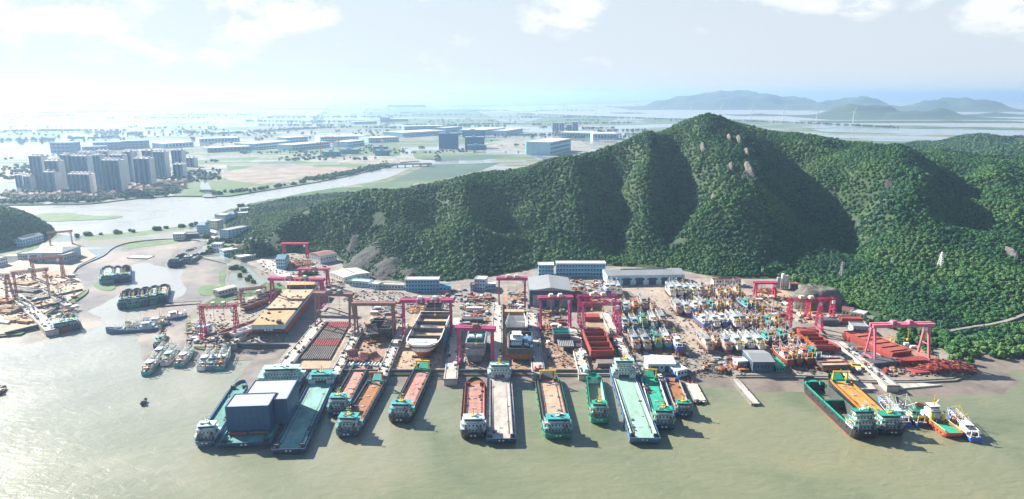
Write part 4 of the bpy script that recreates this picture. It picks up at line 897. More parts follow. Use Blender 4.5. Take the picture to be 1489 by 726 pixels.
# ================================================================ THE SHIPYARD GROUND
def concrete(name, a, b_, c, rust=.35, sc=.05):
    m, nt, b, N, L = nodes(name); geo = N('ShaderNodeNewGeometry')
    n1 = N('ShaderNodeTexNoise', Scale=sc, Detail=8.0, Roughness=.68); L(geo.outputs['Position'], n1.inputs['Vector'])
    n2 = N('ShaderNodeTexNoise', Scale=sc * 6, Detail=6.0, Roughness=.7, Distortion=.6); L(geo.outputs['Position'], n2.inputs['Vector'])
    mp = N('ShaderNodeMapping'); mp.inputs['Scale'].default_value = (1, .12, 1); L(geo.outputs['Position'], mp.inputs[0])
    n3 = N('ShaderNodeTexNoise', Scale=.35, Detail=4.0); L(mp.outputs[0], n3.inputs['Vector'])
    c1 = ramp(N, L, n1.outputs[0], [(.35, a), (.6, b_)]); f = ramp(N, L, n2.outputs[0], [(.5, 0.0), (.68, rust)]); c2 = mixc(N, L, f, c1, c)
    f3 = ramp(N, L, n3.outputs[0], [(.55, 0.0), (.72, .45)]); L(mixc(N, L, f3, c2, (.17, .15, .135)), b.inputs['Base Color']); b.inputs['Roughness'].default_value = .88
    bp = N('ShaderNodeBump', Strength=.3, Distance=.3); L(n2.outputs[0], bp.inputs['Height']); L(bp.outputs[0], b.inputs['Normal']); return m
CONC = concrete('yard_concrete', (.18, .158, .138), (.305, .272, .238), (.125, .085, .06), .7); PIERC = concrete('pier_concrete', (.36, .33, .29), (.50, .47, .43), (.22, .19, .16), .4, .12)
SLIPF = concrete('slip_floor', (.22, .16, .12), (.36, .27, .20), (.15, .075, .045), .75, .07); WALLC = concrete('quay_wall', (.13, .13, .125), (.22, .215, .20), (.07, .075, .06), .6, .1); SANDY = concrete('sandy_lot', (.29, .24, .19), (.42, .35, .28), (.18, .13, .09), .65, .05)
YZ = 2.6
YARD = [(282, 504), (330, 504), (342, 499), (346, 501), (423, 502), (385, 549), (401, 552), (429, 538), (500, 541), (560, 543), (740, 543), (870, 544), (990, 546), (1045, 528), (1070, 545), (1150, 545), (1200, 547), (1262, 553), (1330, 553), (1385, 550), (1405, 543), (1388, 530), (1396, 514), (1350, 500), (1300, 482), (1255, 466), (1225, 448), (1180, 420), (1140, 406), (1090, 404), (1000, 394), (880, 386), (800, 384), (700, 404), (640, 408), (565, 408), (505, 394), (488, 372), (440, 366), (400, 363), (372, 362), (345, 366), (362, 384), (400, 404), (418, 420), (340, 436), (302, 450), (278, 466), (274, 486)]
sheet('yard_ground', poly(YARD, YZ), YZ, CONC, 3.4)
sheet('yard_ground', poly([(-400, 520), (-60, 500), (0, 486), (30, 482), (42, 475), (72, 466), (60, 458), (84, 444), (100, 437), (124, 422), (118, 411), (105, 398), (114, 386), (140, 373), (110, 352), (62, 352), (48, 372), (0, 388), (-400, 420)], YZ), YZ, SANDY, 3.0)
sheet('road', poly([(352, 366), (380, 384), (420, 412), (440, 420), (452, 420), (425, 400), (396, 380), (372, 364)], YZ + .05), YZ + .05, PIERC)
sheet('road', poly([(306, 362), (300, 345), (306, 330), (322, 318), (330, 318), (316, 332), (312, 346), (318, 362)], YZ - .4), YZ - .4, PIERC, .5)
sheet('pond', poly([(336, 391), (366, 390), (388, 410), (372, 420), (350, 422), (333, 412)], YZ - .3), YZ - .3, CALM, .4)
sheet('mud_bank', poly([(282, 375), (300, 374), (326, 384), (334, 398), (332, 416), (318, 430), (284, 440), (262, 440), (272, 420), (262, 405), (268, 388)], .45), .45, MUD)

PIERS = []
def pier(label, B, T, w, z=5.2, ext=8):
    PIERS.append((B, T, w, z))
    a, b = G(*B, z), G(*T, z); d = (b - a).normalized(); L = (b - a).length + ext; c = a - d * ext; rz = math.atan2(d.y, d.x) - math.pi / 2
    r_ = thing('pier', label, 'pier', (c.x, c.y, 0), rz, 'concrete crane piers between the slipways')
    MB().box(-w / 2, w / 2, 0, L, -1.5, z).build('pier_deck', PIERC, r_)
    MB().box(-w / 2 - .25, w / 2 + .25, -.25, ext + 2, z - .9, z - .1).build('edge_beam', WALLC, r_)
    for s in (-1, 1): MB().box(s * (w / 2 - .8) - .16, s * (w / 2 - .8) + .16, 1, L - 1, z, z + .22).build('crane_rail', DARKGEAR, r_)
    for k in range(4):
        ps = MB(); ps.cyl((-w / 2 + .4 + (w - .8) * (k % 2), .7 + 5 * (k // 2)), .45, -2, z - .9, 8); ps.build('pile', WALLC, r_)
    return r_
PR = [('pale concrete pier along the shaded side of the big orange decked hull', (338, 499), (400, 442), 6), ('broad concrete pier between the orange decked hull and the red and grey beam slipway', (400, 548), (468, 466), 9.5),
      ('concrete pier under the two brown gantry cranes', (488, 541), (522, 480), 7), ('narrow concrete pier between the brown crane slip and the half built white hull', (556, 543), (588, 470), 7.5), ('pale stubby pier reaching out beside the bay with the crimson crane', (656, 543), (664, 462), 9),
      ('concrete pier behind the pale deck barge', (722, 541), (724, 440), 8.5), ('shaded pier with two red tanks near its end', (783, 541), (773, 455), 9), ('pier with a white car cover beside the red open hull', (850, 541), (833, 478), 8.5), ('pier with twin rails on the far side of the red open hull', (922, 541), (880, 455), 8)]
for l, b_, t_, w in PR: pier(l, b_, t_, w, ext=(9 if 'stubby' in l else 4))
pier('slanting concrete pier under the near legs of the big pink crane', (1290, 553), (1222, 497), 7.5); pier('short concrete pier at the foot of the tallest red crane', (1236, 546), (1170, 482), 4.5)

def slip_floor(pts, mat, z=YZ + .03): sheet('slipway', poly(pts, z), z, mat)
SL_RUST = concrete('rusty_slip', (.25, .15, .095), (.38, .25, .17), (.13, .06, .035), .8, .06); SL_TAN = concrete('sandy_slip', (.32, .225, .15), (.46, .34, .24), (.19, .115, .07), .65, .07); SL_GREY = concrete('grey_slip', (.19, .175, .16), (.29, .265, .24), (.11, .09, .075), .6, .07)
slip_floor([(352, 500), (424, 500), (470, 430), (412, 430)], SL_GREY); slip_floor([(455, 536), (478, 536), (516, 470), (470, 470), (436, 536)], SL_TAN); slip_floor([(505, 538), (546, 538), (580, 455), (536, 455)], SL_RUST)
slip_floor([(570, 538), (640, 538), (655, 440), (606, 440)], SL_TAN, YZ + .05); slip_floor([(672, 538), (708, 538), (714, 430), (676, 430)], SL_GREY); slip_floor([(738, 538), (768, 538), (764, 430), (730, 430)], SL_RUST); slip_floor([(798, 538), (838, 538), (826, 450), (783, 450)], SL_RUST)
slip_floor([(864, 538), (908, 538), (872, 430), (840, 430)], SL_RUST); slip_floor([(1150, 540), (1222, 542), (1168, 480), (1120, 480)], SL_RUST, YZ + .04); slip_floor([(1236, 536), (1282, 546), (1215, 492), (1190, 470)], SL_GREY); slip_floor([(1300, 548), (1395, 546), (1330, 492), (1262, 484)], SL_RUST, YZ + .06); slip_floor([(1090, 430), (1170, 470), (1215, 470), (1130, 415)], SL_TAN, YZ + .02)
slip_floor([(900, 512), (995, 512), (960, 405), (880, 405)], concrete('fishing_boat_yard', (.27, .22, .18), (.39, .33, .27), (.16, .105, .075), .65, .06), YZ + .02); slip_floor([(1000, 512), (1140, 512), (1080, 405), (960, 405)], MATS.get('x') or bpy.data.materials['fishing_boat_yard'], YZ + .02)
def gate(label, A, B, z1=3.9):
    a, b = G(*A, 2), G(*B, 2); L = (b - a).length; rz = math.atan2(b.y - a.y, b.x - a.x)
    r_ = thing('slip_gate', label, 'slip gate', ((a.x + b.x) / 2, (a.y + b.y) / 2, 0), rz, 'steel gates across the slipway mouths')
    MB().box(-L / 2, L / 2, -.7, .7, -1.2, z1 - 1.1).build('gate_panel', WALLC, r_); MB().tube((-L / 2, 0, z1 - .6), (L / 2, 0, z1 - .6), 1.15, 10).build('gate_pipe', P_DKGREY, r_)
    m = MB()
    for i in range(int(L / 1.6)): x = -L / 2 + .8 + 1.6 * i; m.box(x - .15, x + .15, -1.0, -.7, -1, z1 - 1.3)
    m.build('gate_rib', P_DKGREY, r_)
for l, a, b_ in [('grey pipe gate below the orange decked hull', (346, 503), (420, 504)), ('dark gate below the red and grey beam slipway', (428, 541), (482, 541)), ('dark gate behind the pink deck ship with the teal bow', (497, 542), (551, 542)), ('grey gate below the half built white hull', (565, 542), (648, 542)),
                ('grey gate between the stubby pier and the pale deck barge', (668, 542), (713, 542)), ('grey gate below the dark ship with the blue and white house', (733, 542), (774, 542)), ('grey gate behind the yellow gantry of the tan deck barge', (793, 542), (840, 542)), ('grey gate below the red open hull', (860, 542), (912, 542))]: gate(l, a, b_)
# sloping launch aprons on the right-hand shore
for l, pts in [('pale concrete launching apron beside the black and red bulk carrier', [(1216, 548), (1262, 552), (1274, 566), (1236, 566)]), ('pale concrete launching apron under the big pink crane', [(1288, 553), (1330, 556), (1370, 560), (1300, 566)])]:
    P = poly(pts, 1.4); r_ = MB().prism(P, -1, 1.5).build('launching_apron', PIERC); tag(r_, l, 'apron')

# ================================================================ SHIPS AT THE QUAY
ship('deck_barge', 'broad teal barge carrying two giant blue steel blocks on its deck', 'barge', (354, 647), (415, 546), 30, P_NAVY, P_BLACK, D_TEAL, D_TEAL, P_WHITE, P_MINT, 3.0, 'flat', 'flat', 3, None, far_house=True, houseL=10, coaming=P_TEAL, group=None, mast=P_WHITE, seams=0, cw=.86)
ship('cargo_ship', 'slim grey blue ship hugging the open side of the teal block barge', 'ship', (297, 645), (353, 557), 12, P_STEELBLUE, P_RED, D_TEAL, D_TEAL, P_WHITE, P_PALEBLUE, 3.2, 'ship', 'round', 3, None, mast=P_WHITE, gearc=P_DKGREY, coaming=P_STEELBLUE, group=None, holds=0)
ship('deck_barge', 'grey green flat deck barge partly in the shade of the blue blocks', 'barge', (419, 656), (472, 549), 18, P_NAVY, P_BLACK, D_GREYGREEN, D_GREYGREEN, P_WHITE, P_TEAL, 2.8, 'flat', 'flat', 2, None, far_house=True, houseL=9, coaming=P_NAVY, group=None, seams=1)
a, LL, rz = place_line((354, 647), (415, 546), 3.0)
bd = thing('ship_block', 'nearer giant dark blue steel block with a pale lid on the teal barge', 'ship block', (G(331, 628, 5).x, G(331, 628, 5).y, 4.2), rz, 'giant blue blocks on the teal barge')
BLK = M('block_blue', (.018, .085, .19), .5, .12, .15, .12, (.06, .08, .1)); BLKTOP = M('block_lid', (.34, .37, .42), .6, .08, .1, .2, (.35, .37, .4))
def steel_block(root, P, h):
    MB().prism(P, 0, h).build('side_plating', BLK, root)
    n = len(P); cx = sum(p[0] for p in P) / n; cy_ = sum(p[1] for p in P) / n
    MB().prism([(cx + (x - cx) * .955, cy_ + (y - cy_) * .955) for x, y in P], h, h + .12).build('lid', BLKTOP, root)
    rm = MB()
    for (x0, y0), (x1, y1) in zip(P, P[1:] + P[:1]): rm.beam((x0, y0, h + .25), (x1, y1, h + .25), .5, .5)
    rm.build('rim', BLK, root)
    rb = MB()
    for (x0, y0), (x1, y1) in zip(P, P[1:] + P[:1]):
        k = max(2, int(math.hypot(x1 - x0, y1 - y0) / 3))
        nx, ny = (y1 - y0), -(x1 - x0); l_ = math.hypot(nx, ny)
        for i in range(k + 1): t = i / k; rb.cbox((x0 + (x1 - x0) * t + nx / l_ * .04, y0 + (y1 - y0) * t + ny / l_ * .04, .1), (.22, .22, h - .3), 0, rz * 0)
    for zz in (h * .26, h * .52, h * .78):
        for (x0, y0), (x1, y1) in zip(P, P[1:] + P[:1]): rb.beam((x0, y0, zz), (x1, y1, zz), .2, .14)
    rb.build('plate_rib', BLK, root)
steel_block(bd, [(0, 0), (23.5, 0), (23.5, 17), (0, 17)], 15.5)
for x in (1, 12.4): MB().tube((x, -1.2, .2), (x + 10, -1.2, .2), .9, 8).build('support_fender', P_RED, bd)
bd2 = thing('ship_block', 'farther giant dark blue steel block with a stepped corner on the teal barge', 'ship block', bd.location, rz, 'giant blue blocks on the teal barge')
steel_block(bd2, [(24.3, 9), (31.5, 9), (31.5, 37), (6, 37), (6, 17.8), (24.3, 17.8)], 15.0)

G1 = 'cargo ships moored bow to the slipways'
ship('cargo_ship', 'pink deck ship with a teal stern house and low open bow', 'ship', (489, 601), (529, 527), 13, P_NAVY, P_BLACK, D_TEAL, D_PINK, P_WHITE, P_TEAL, gantry=None, gearc=P_TEAL, group=G1)
ship('cargo_ship', 'rust brown deck ship with a pale teal stern house, outside the pink deck one', 'ship', (503, 632), (551, 550), 14, P_NAVY, P_RED, D_GREYGREEN, D_RUST, P_WHITE, P_TEAL, gantry=P_ORANGE, gearc=P_TEAL, group=G1, seams=0)
ship('cargo_ship', 'pink deck ship with a yellow bow frame and green foredeck near the white hull', 'ship', (580, 611), (618, 533), 14.5, P_BLACK, P_BLACK, D_EMER, D_PINK, P_WHITE, P_TEAL, gearc=P_EMER, group=G1, bow='ramp')
ship('cargo_ship', 'pink deck ship with a dark red bow beside the pale deck barge', 'ship', (688, 634), (691, 553), 15, P_BLACK, P_RED, D_RUST, D_PINK, P_WHITE, P_PALEBLUE, gantry=None, gearc=P_RED, bow='ship', group=G1, coaming=P_RED)
ship('deck_barge', 'worn pale deck barge with a white portal house at the quay end', 'barge', (729, 641), (726, 541), 16.5, P_NAVY, P_NAVY, D_PALE, D_PALE, P_WHITE, P_MINT, 2.8, 'flat', 'flat', 3, None, far_house=True, houseL=9, coaming=P_GREY, group=G1, seams=0, cw=.74)
ship('deck_barge', 'tan deck barge with broad side pontoons and a yellow bow frame', 'barge', (812, 634), (795, 547), 17, P_GREEN, P_EMER, D_RUST, D_TAN, P_PALEBLUE, P_TEAL, gearc=P_DKGREY, group=G1, seams=0, coaming=P_DKGREY, cw=.78, mast=P_WHITE)
ship('bulk_carrier', 'small green bulk carrier with one deep open hold', 'ship', (872, 611), (863, 546), 11.5, P_EMER, P_RED, D_EMER, P_MINT, P_WHITE, P_EMER, 3.4, 'ship', holds=1, gantry=None, gearc=P_EMER, group=G1, coaming=P_EMER, houseL=7)
ship('deck_barge', 'long mint deck barge with a white gridded house at the quay end', 'barge', (938, 640), (904, 541), 17, P_STEELBLUE, P_RED, D_MINT, D_MINT, P_WHITE, P_MINT, 3.2, 'flat', 'flat', 4, None, far_house=True, houseL=9, coaming=P_WHITE, group=G1, seams=0)
ship('cargo_ship', 'emerald deck ship with a yellow bow frame and a red machine on deck', 'ship', (966, 621), (943, 546), 14, P_NAVY, P_BLACK, D_EMER, D_EMER, P_WHITE, P_EMER, gearc=P_EMER, group=G1, seams=0, coaming=P_WHITE)
ship('cargo_ship', 'small rust deck ship with a low white stern house and green roof', 'ship', (995, 603), (975, 549), 11, P_NAVY, P_NAVY, D_RUST, D_RUST, P_WHITE, P_EMER, 2.6, tiers=2, houseL=6, gantry=None, gearc=P_BLUE, group=G1, seams=0, coaming=P_GREY)
b14 = ship('bulk_carrier', 'black and red bulk carrier with two dark open holds and a white stern house', 'ship', (1262, 630), (1176, 552), 15.5, P_BLACK, P_RED, D_EMER, HOLD, P_WHITE, P_EMER, 4.8, 'ship', tiers=4, holds=2, gantry=None, gearc=P_EMER, group=None, coaming=P_EMER, mast=P_WHITE, houseL=8)
ship('cargo_ship', 'orange deck ship with a yellow bow frame beside the black and red bulk carrier', 'ship', (1300, 629), (1214, 549), 15, P_BLACK, P_BLACK, D_EMER, D_ORANGE, P_WHITE, P_EMER, 3.2, gearc=P_EMER, group=None, seams=4, coaming=P_ORANGE)
# tug and fishing boats rafted outside it
FB = 'fishing boats rafted beside the orange deck ship'
moor(trawler('fishing_boat', 'white fishing boat with lamp racks, against the orange deck ship', P_BLUE, P_RED, P_WHITE, D_TEAL, P_PALEBLUE, 34, 7, 1, 1, group=FB), (1318, 619), (1262, 570), z=0.0)
moor(trawler('fishing_boat', 'cluttered cream fishing boat between the lamp rack boat and the orange tug', P_NAVY, P_RED, P_CREAM, D_WOOD, P_GREEN, 33, 7, 0, 2, group=FB), (1341, 619), (1290, 573), z=0.0)
moor(trawler('fishing_boat', 'white and blue fishing boat with a white stern frame, outermost of its raft', P_BLUE, P_RED, P_WHITE, D_WOOD, P_WHITE, 36, 7, 1, 3, group=FB), (1419, 641), (1376, 598), z=0.0)
def supply_tug(label, P, Q):
    (x, y), L, rz = place_line(P, Q, 2.4); r_ = thing('supply_tug', label, 'tug', (x, y, 0), rz); W = 11
    hull_parts(r_, W, L, 'ship', 'round', 2.4, P_ORANGERED, P_RED, D_EMER, 1.8, None, 1.1)
    hs = MB(); hs.box(-4, 4, L * .50, L * .74, 2.3, 5.2); hs.box(-3.2, 3.2, L * .53, L * .71, 5.2, 7.9); hs.box(-2.6, 2.6, L * .56, L * .69, 7.9, 10.3, 0, None, .2, .3); ho = hs.build('deckhouse', P_WHITE, r_)
    w = MB(); w.box(-2.6, 2.6, L * .56 + .05, L * .69 - .05, 8.9, 9.7); w.build('window_band', GLASS, ho); win_row(ho, -3, 3, L * .53, 6.8, 5)
    MB().box(-3, 3, L * .545, L * .70, 10.3, 10.5).build('roof', P_WHITE, ho)
    for s in (-1, 1):
        f = MB().cyl((s * 3.4, L * .47), .95, 2.3, 8.0, 10, 0, .8).build('funnel', P_YELLOW, r_); MB().cyl((s * 3.4, L * .47), .6, 8.0, 8.6, 8).build('exhaust_pipe', P_BLACK, f)
        b = MB(); b.tube((s * 4.6, L * .06, 4.2), (s * 5.0, L * .44, 4.4), .22, 5)
        for i in range(7): t = .06 + .06 * i; b.tube((s * 4.7, L * t, 2.4), (s * 4.7, L * t, 4.2), .16, 5)
        b.build('tow_rail', P_YELLOW, r_)
    m = MB(); m.tube((0, L * .6, 10.3), (0, L * .6, 17), .35, 6, 0, .2); m.beam((-1.6, L * .6, 13.5), (1.6, L * .6, 13.5), .25, .25); m.build('mast', P_YELLOW, r_)
    c = MB(); c.tube((2.4, L * .72, 7), (7.5, L * .80, 10.5), .3, 5); c.cyl((2.4, L * .72), .6, 5, 7.4, 8); c.build('deck_crane', P_CREAM, r_)
    wn_ = MB(); wn_.tube((-1.5, L * .42, 3.4), (1.5, L * .42, 3.4), 1.0, 10); wn_.box(-2, -1.5, L * .42 - 1, L * .42 + 1, 2.4, 4.4); wn_.box(1.5, 2, L * .42 - 1, L * .42 + 1, 2.4, 4.4); wn_.build('tow_winch', DARKGEAR, r_); fenders(r_, W, L, 2.6, 9)
supply_tug('orange red supply tug with twin yellow funnels and a green aft deck', (1389, 633), (1335, 592))
# red machine on the emerald deck
ld = thing('wheel_loader', 'red wheel loader parked on the emerald deck', 'loader', (*G(940, 566, 3.3).xy, 3.15), .5)
MB().box(-1.1, 1.1, -2.2, 2, .8, 2).build('body', P_BRIGHTRED, ld); MB().box(-.8, .8, -.9, .7, 2, 3.4, 0, 0, .1, .15).build('cab', GLASS, ld); MB().box(-1.4, 1.4, 2.9, 3.9, .3, 1.3, 0, 0, 0, .3).build('bucket', P_RED, ld)
MB().beam((0, 1.8, 1.8), (0, 3.1, .9), .5, .4).build('lift_arm', P_RED, ld)
for s in (-1, 1):
    for q in (-1.3, 1.2): MB().tube((s * 1.0, q, .75), (s * 1.5, q, .75), .75, 10).build('wheel', TYRE, ld)

# pontoons, small craft
def pontoon(name, label, P, Q, W, deck, side, fb=1.1, cat='pontoon', group=None, wall=False):
    (x, y), L, rz = place_line(P, Q, fb); r_ = thing(name, label, cat, (x, y, 0), rz, group)
    MB().box(-W / 2, W / 2, 0, L, -.8, fb - .1).build('float', side, r_); MB().box(-W / 2 + .15, W / 2 - .15, .15, L - .15, fb - .1, fb + .03).build('deck', deck, r_)
    for s in (-1, 1):
        for t in (.06, .5, .94): MB().cyl((s * (W / 2 - .5), L * t), .22, fb, fb + .8, 6).build('bollard', DARKGEAR, r_)
        MB().box(min(s * W / 2, s * (W / 2 - .3)), max(s * W / 2, s * (W / 2 - .3)), 0, L, fb, fb + .35).build('kerb', side, r_)
    return r_, L
r_, L_ = pontoon('pontoon', 'cream pontoon with a red gangway beside the small rust deck ship', (1019, 585), (1004, 557), 8, M('cream_deck', (.60, .52, .40), .8, .12, .2, .3), P_GREY)
g_ = MB(); g_.box(-1.4, 1.4, L_ - .5, L_ + 12, 1.3, 1.5); g_.box(-1.5, -1.35, L_ - .5, L_ + 12, 1.5, 2.4); g_.box(1.35, 1.5, L_ - .5, L_ + 12, 1.5, 2.4); g_.build('gangway', P_RED, r_)
pontoon('jetty', 'long narrow concrete jetty sticking out across the mud alone', (1099, 587), (1068, 551), 5.5, PIERC, WALLC, 1.6, 'jetty')
pontoon('pontoon', 'dark flat pontoon lying across the mouth of the inner basin', (241, 443), (292, 440), 9, D_STEEL, P_BLACK)
pontoon('fish_cage_raft', 'pale floating raft alone on the inner mudflat', (190, 373), (219, 374), 14, M('raft_deck', (.5, .53, .53), .7, .15, .3, .3), P_GREY, 1.2, 'raft')
def workboat(label, P, Q, L, hull, wall, name='work_boat', flag=False, s=1.0):
    r_ = thing(name, label, 'boat'); W = L * .30
    hull_parts(r_, W, L, 'ship', 'round', 1.0, hull, P_BLACK, D_WOOD, .7, None, .5, None, .3)
    MB().box(-W * .3, W * .3, L * .2, L * .45, .9, 2.6, 0, None, .1, .1).build('wheelhouse', wall, r_); MB().box(-W * .36, W * .36, L * .17, L * .48, 2.6, 2.75).build('roof', P_DKGREY, r_)
    MB().box(-W * .305, W * .305, L * .198, L * .452, 1.75, 2.3).build('window_band', GLASS, r_)
    m = MB(); m.tube((0, L * .4, 2.6), (0, L * .4, 5), .1, 5); m.build('mast', P_WHITE, r_); MB().box(-W * .2, W * .2, L * .55, L * .72, .9, 1.5).build('hatch', DARKGEAR, r_)
    if flag: MB().box(-.05, .05, L * .4, L * .4 + 1.7, 4, 5.1).build('flag', P_BRIGHTRED, r_)
    return moor(r_, P, Q, zg=.3)
workboat('small dark work boat alone on the open water', (206, 590), (213, 582), 7.5, P_NAVY, P_GREY)
workboat('dark wooden boat with a red flag cut off by the picture edge', (-3, 575), (12, 559), 12, P_RED, P_BROWN, flag=True)
workboat('small dark tender moored at the tip of the cream pontoon', (1008, 587), (1022, 586), 8, P_BLACK, P_GREY)
workboat('low dark green boat aground near the village steps', (272, 366), (289, 360), 18, P_GREEN, P_GREY)
# inner basin
G2 = 'five dark hopper barges rafted in the inner basin'
for i, ((sx, sy), (bx, by)) in enumerate([((181, 445), (187, 423)), ((194, 444), (199, 422)), ((207, 442), (212, 420)), ((219, 440), (225, 418)), ((232, 437), (239, 416))]):
    ship('hopper_barge', f"dark hopper barge, {['nearest the open bay', 'second from the open bay', 'the middle one', 'the mint decked one', 'the cream decked one'][i]} of the raft of five", 'barge', (sx, sy), (bx, by), 12.5, (P_NAVY, P_GREEN, P_NAVY, P_GREEN, P_NAVY)[i], P_BLACK, D_STEEL, (HOLD, HOLD, HOLD, D_MINT, D_TAN)[i], (P_TEAL, P_PALEBLUE, P_TEAL, P_TEAL, P_TEAL)[i], P_TEAL, 3.4, 'ship', tiers=2, holds=0 if i > 2 else 1, gantry=None, gearc=P_DKGREY, group=G2, houseL=7, mark=False, seams=0)
for i, ((sx, sy), (bx, by)) in enumerate([((155, 410), (157, 389)), ((170, 408), (171, 389)), ((182, 407), (183, 388))]):
    ship('hopper_barge', f"teal barge, {['with a mint foredeck, nearest the sheds', 'middle one', 'with a dark hold, nearest the village'][i]} of the raft of three", 'barge', (sx, sy), (bx, by), (14, 10, 11)[i], (P_TEAL, P_NAVY, P_NAVY)[i], P_BLACK, D_STEEL, (D_MINT, D_MINT, HOLD)[i], P_TEAL, P_TEAL, 3.4, 'ship', tiers=2, holds=1 if i == 2 else 0, gantry=None, gearc=P_DKGREY, group='three barges rafted in the inner basin', houseL=7, mark=False, seams=0)
ship('hopper_barge', 'dark barge aground on the mud near the village landing', 'barge', (251, 385), (267, 371), 13, P_NAVY, P_BLACK, D_STEEL, HOLD, P_GREY, P_TEAL, 3.4, 'ship', tiers=2, holds=1, gantry=None, gearc=P_DKGREY, group=None, houseL=7, mark=False)
ship('cargo_ship', 'pale grey coaster aground beside the dark barge near the village landing', 'ship', (271, 381), (288, 371), 10, P_GREY, P_RED, D_TEAL, D_STEEL, P_WHITE, P_PALEBLUE, 2.8, 'ship', tiers=2, gantry=None, gearc=P_DKGREY, group=None, houseL=7, mark=False)
ship('cargo_ship', 'red hulled ship with a mint deck moored off the far sandy yard', 'ship', (90, 480), (79, 457), 15, P_RED, P_RED, D_MINT, D_MINT, P_TEAL, P_TEAL, 3, tiers=2, gantry=None, gearc=P_GREEN, group=None, mark=False, seams=0)
ship('cargo_ship', 'small navy ship beside the red hulled one off the far sandy yard', 'ship', (106, 477), (100, 461), 11, P_NAVY, P_BLACK, D_TEAL, D_MINT, P_PALEBLUE, P_TEAL, 2.8, tiers=2, gantry=None, gearc=P_GREEN, group=None, houseL=7, mark=False, seams=0)
# trawlers afloat by the basin mouth
def T(i, label, group, L=31, W=6.6, name='fishing_boat'):
    C = [(P_BLUE, P_RED, P_WHITE, D_WOOD, P_WHITE, 0), (P_EMER, P_RED, P_WHITE, D_WOOD, P_GREEN, 0), (P_GREY, P_RED, P_CREAM, D_WOOD, P_GREY, 1), (P_STEELBLUE, P_RED, P_PALEBLUE, D_TEAL, P_PALEBLUE, 1), (P_BROWN, P_RED, P_CREAM, D_RUST, P_BROWN, 2), (P_WHITE, P_RED, P_WHITE, D_TEAL, P_PALEBLUE, 1), (P_NAVY, P_BLACK, P_TEAL, D_STEEL, P_TEAL, 2), (P_RED, P_RED, P_WHITE, D_RUST, P_ORANGERED, 0), (P_TEAL, P_BLUE, P_WHITE, D_TEAL, P_WHITE, 1)][i]
    return trawler(name, label, C[0], C[1], C[2], C[3], C[4], L, W, C[5], i + 3, (P_WHITE, P_CREAM, P_ORANGE)[i % 3], group)
moor(T(3, 'long pale blue trawler pointing out of the inner basin', 'pale blue trawlers at the basin mouth', 42, 8), (236, 476), (171, 481)); moor(T(8, 'teal trawler tucked behind the long pale blue one at the basin mouth', 'pale blue trawlers at the basin mouth', 34, 7), (246, 470), (197, 473)); moor(T(0, 'blue trawler lying against the white shore behind the teal one', 'pale blue trawlers at the basin mouth', 34, 7), (272, 459), (232, 465))
G4 = 'trawlers rafted off the slip with the tall red legged crane'
for i, (c, l, P, Q) in enumerate([(6, 'dark teal trawler with an open waist, deepest in the raft off the red legged crane', (229, 505), (243, 475)), (8, 'teal trawler jutting farthest out into the bay from its raft', (212, 544), (231, 520)), (3, 'pale blue trawler behind the one jutting farthest out', (225, 524), (246, 502)), (5, 'white trawler with lamp racks in the middle of the raft', (239, 530), (259, 506)), (8, 'green blue trawler beside the white one, with open water on its other flank', (259, 532), (284, 505)),
     (5, 'white topped trawler nearest the basin in the raft of three by the orange decked hull', (292, 537), (315, 505)), (3, 'pale blue trawler in the middle of the raft of three by the orange decked hull', (306, 537), (326, 503)), (8, 'teal hulled trawler nearest the slip in the raft of three by the orange decked hull', (319, 536), (337, 502))]):
    t = moor(T(c, l, G4, 36 if i > 4 else 32, 7.4), P, Q)
    if i in (5, 6): MB().box(-.06, .06, 14, 18.5, 11, 14).build('flag', P_BRIGHTRED, t)

# ================================================================ FISHING BOATS HAULED OUT IN THE YARD
ORD = ['first', 'second', 'third', 'fourth', 'fifth', 'sixth', 'seventh', 'eighth', 'ninth', 'tenth']
CN = ['blue', 'emerald green', 'grey', 'steel blue', 'rusty brown', 'white', 'navy', 'red', 'teal']
rows = [('front row', 'the red hull slip', [(926, 512, 2), (942, 512, 2), (958, 510, 1), (972, 509, 8), (989, 515, 0)]), ('second row', 'the red hull slip', [(911, 484, 3), (925, 484, 3), (938, 480, 1), (952, 480, 8), (966, 479, 2)]),
        ('third row', 'the red hull slip', [(901, 459, 6), (912, 459, 3), (926, 455, 7), (938, 453, 2), (952, 458, 4)]), ('short back row', 'the red hull slip', [(885, 431, 0), (893, 431, 5), (901, 432, 5)]),
        ('back row', 'the yard road', [(979, 434, 5), (990, 433, 5), (1001, 433, 3), (1012, 433, 5), (1023, 433, 2), (1035, 433, 4), (1050, 437, 4), (1063, 436, 4), (1077, 433, 4)]), ('third row', 'the yard road', [(988, 459, 2), (1001, 460, 5), (1015, 457, 0), (1027, 457, 2), (1039, 457, 6), (1051, 455, 4), (1066, 454, 4), (1090, 455, 6), (1102, 454, 4)]),
        ('second row', 'the yard road', [(1028, 480, 0), (1043, 480, 5), (1055, 478, 0), (1074, 480, 5), (1084, 480, 2), (1097, 480, 4), (1110, 480, 4), (1123, 482, 6), (1136, 480, 4)]), ('front row', 'the yard road', [(1033, 514, 2), (1046, 508, 4), (1060, 514, 2), (1077, 514, 5), (1093, 511, 5), (1109, 513, 5), (1121, 505, 6), (1131, 505, 4), (1143, 502, 6), (1158, 506, 4)]),
        ('rusty row', 'the dark quay shed', [(1149, 534, 7), (1163, 532, 4), (1178, 532, 7), (1191, 531, 6)])]
protos = {}
rr = random.Random(5)
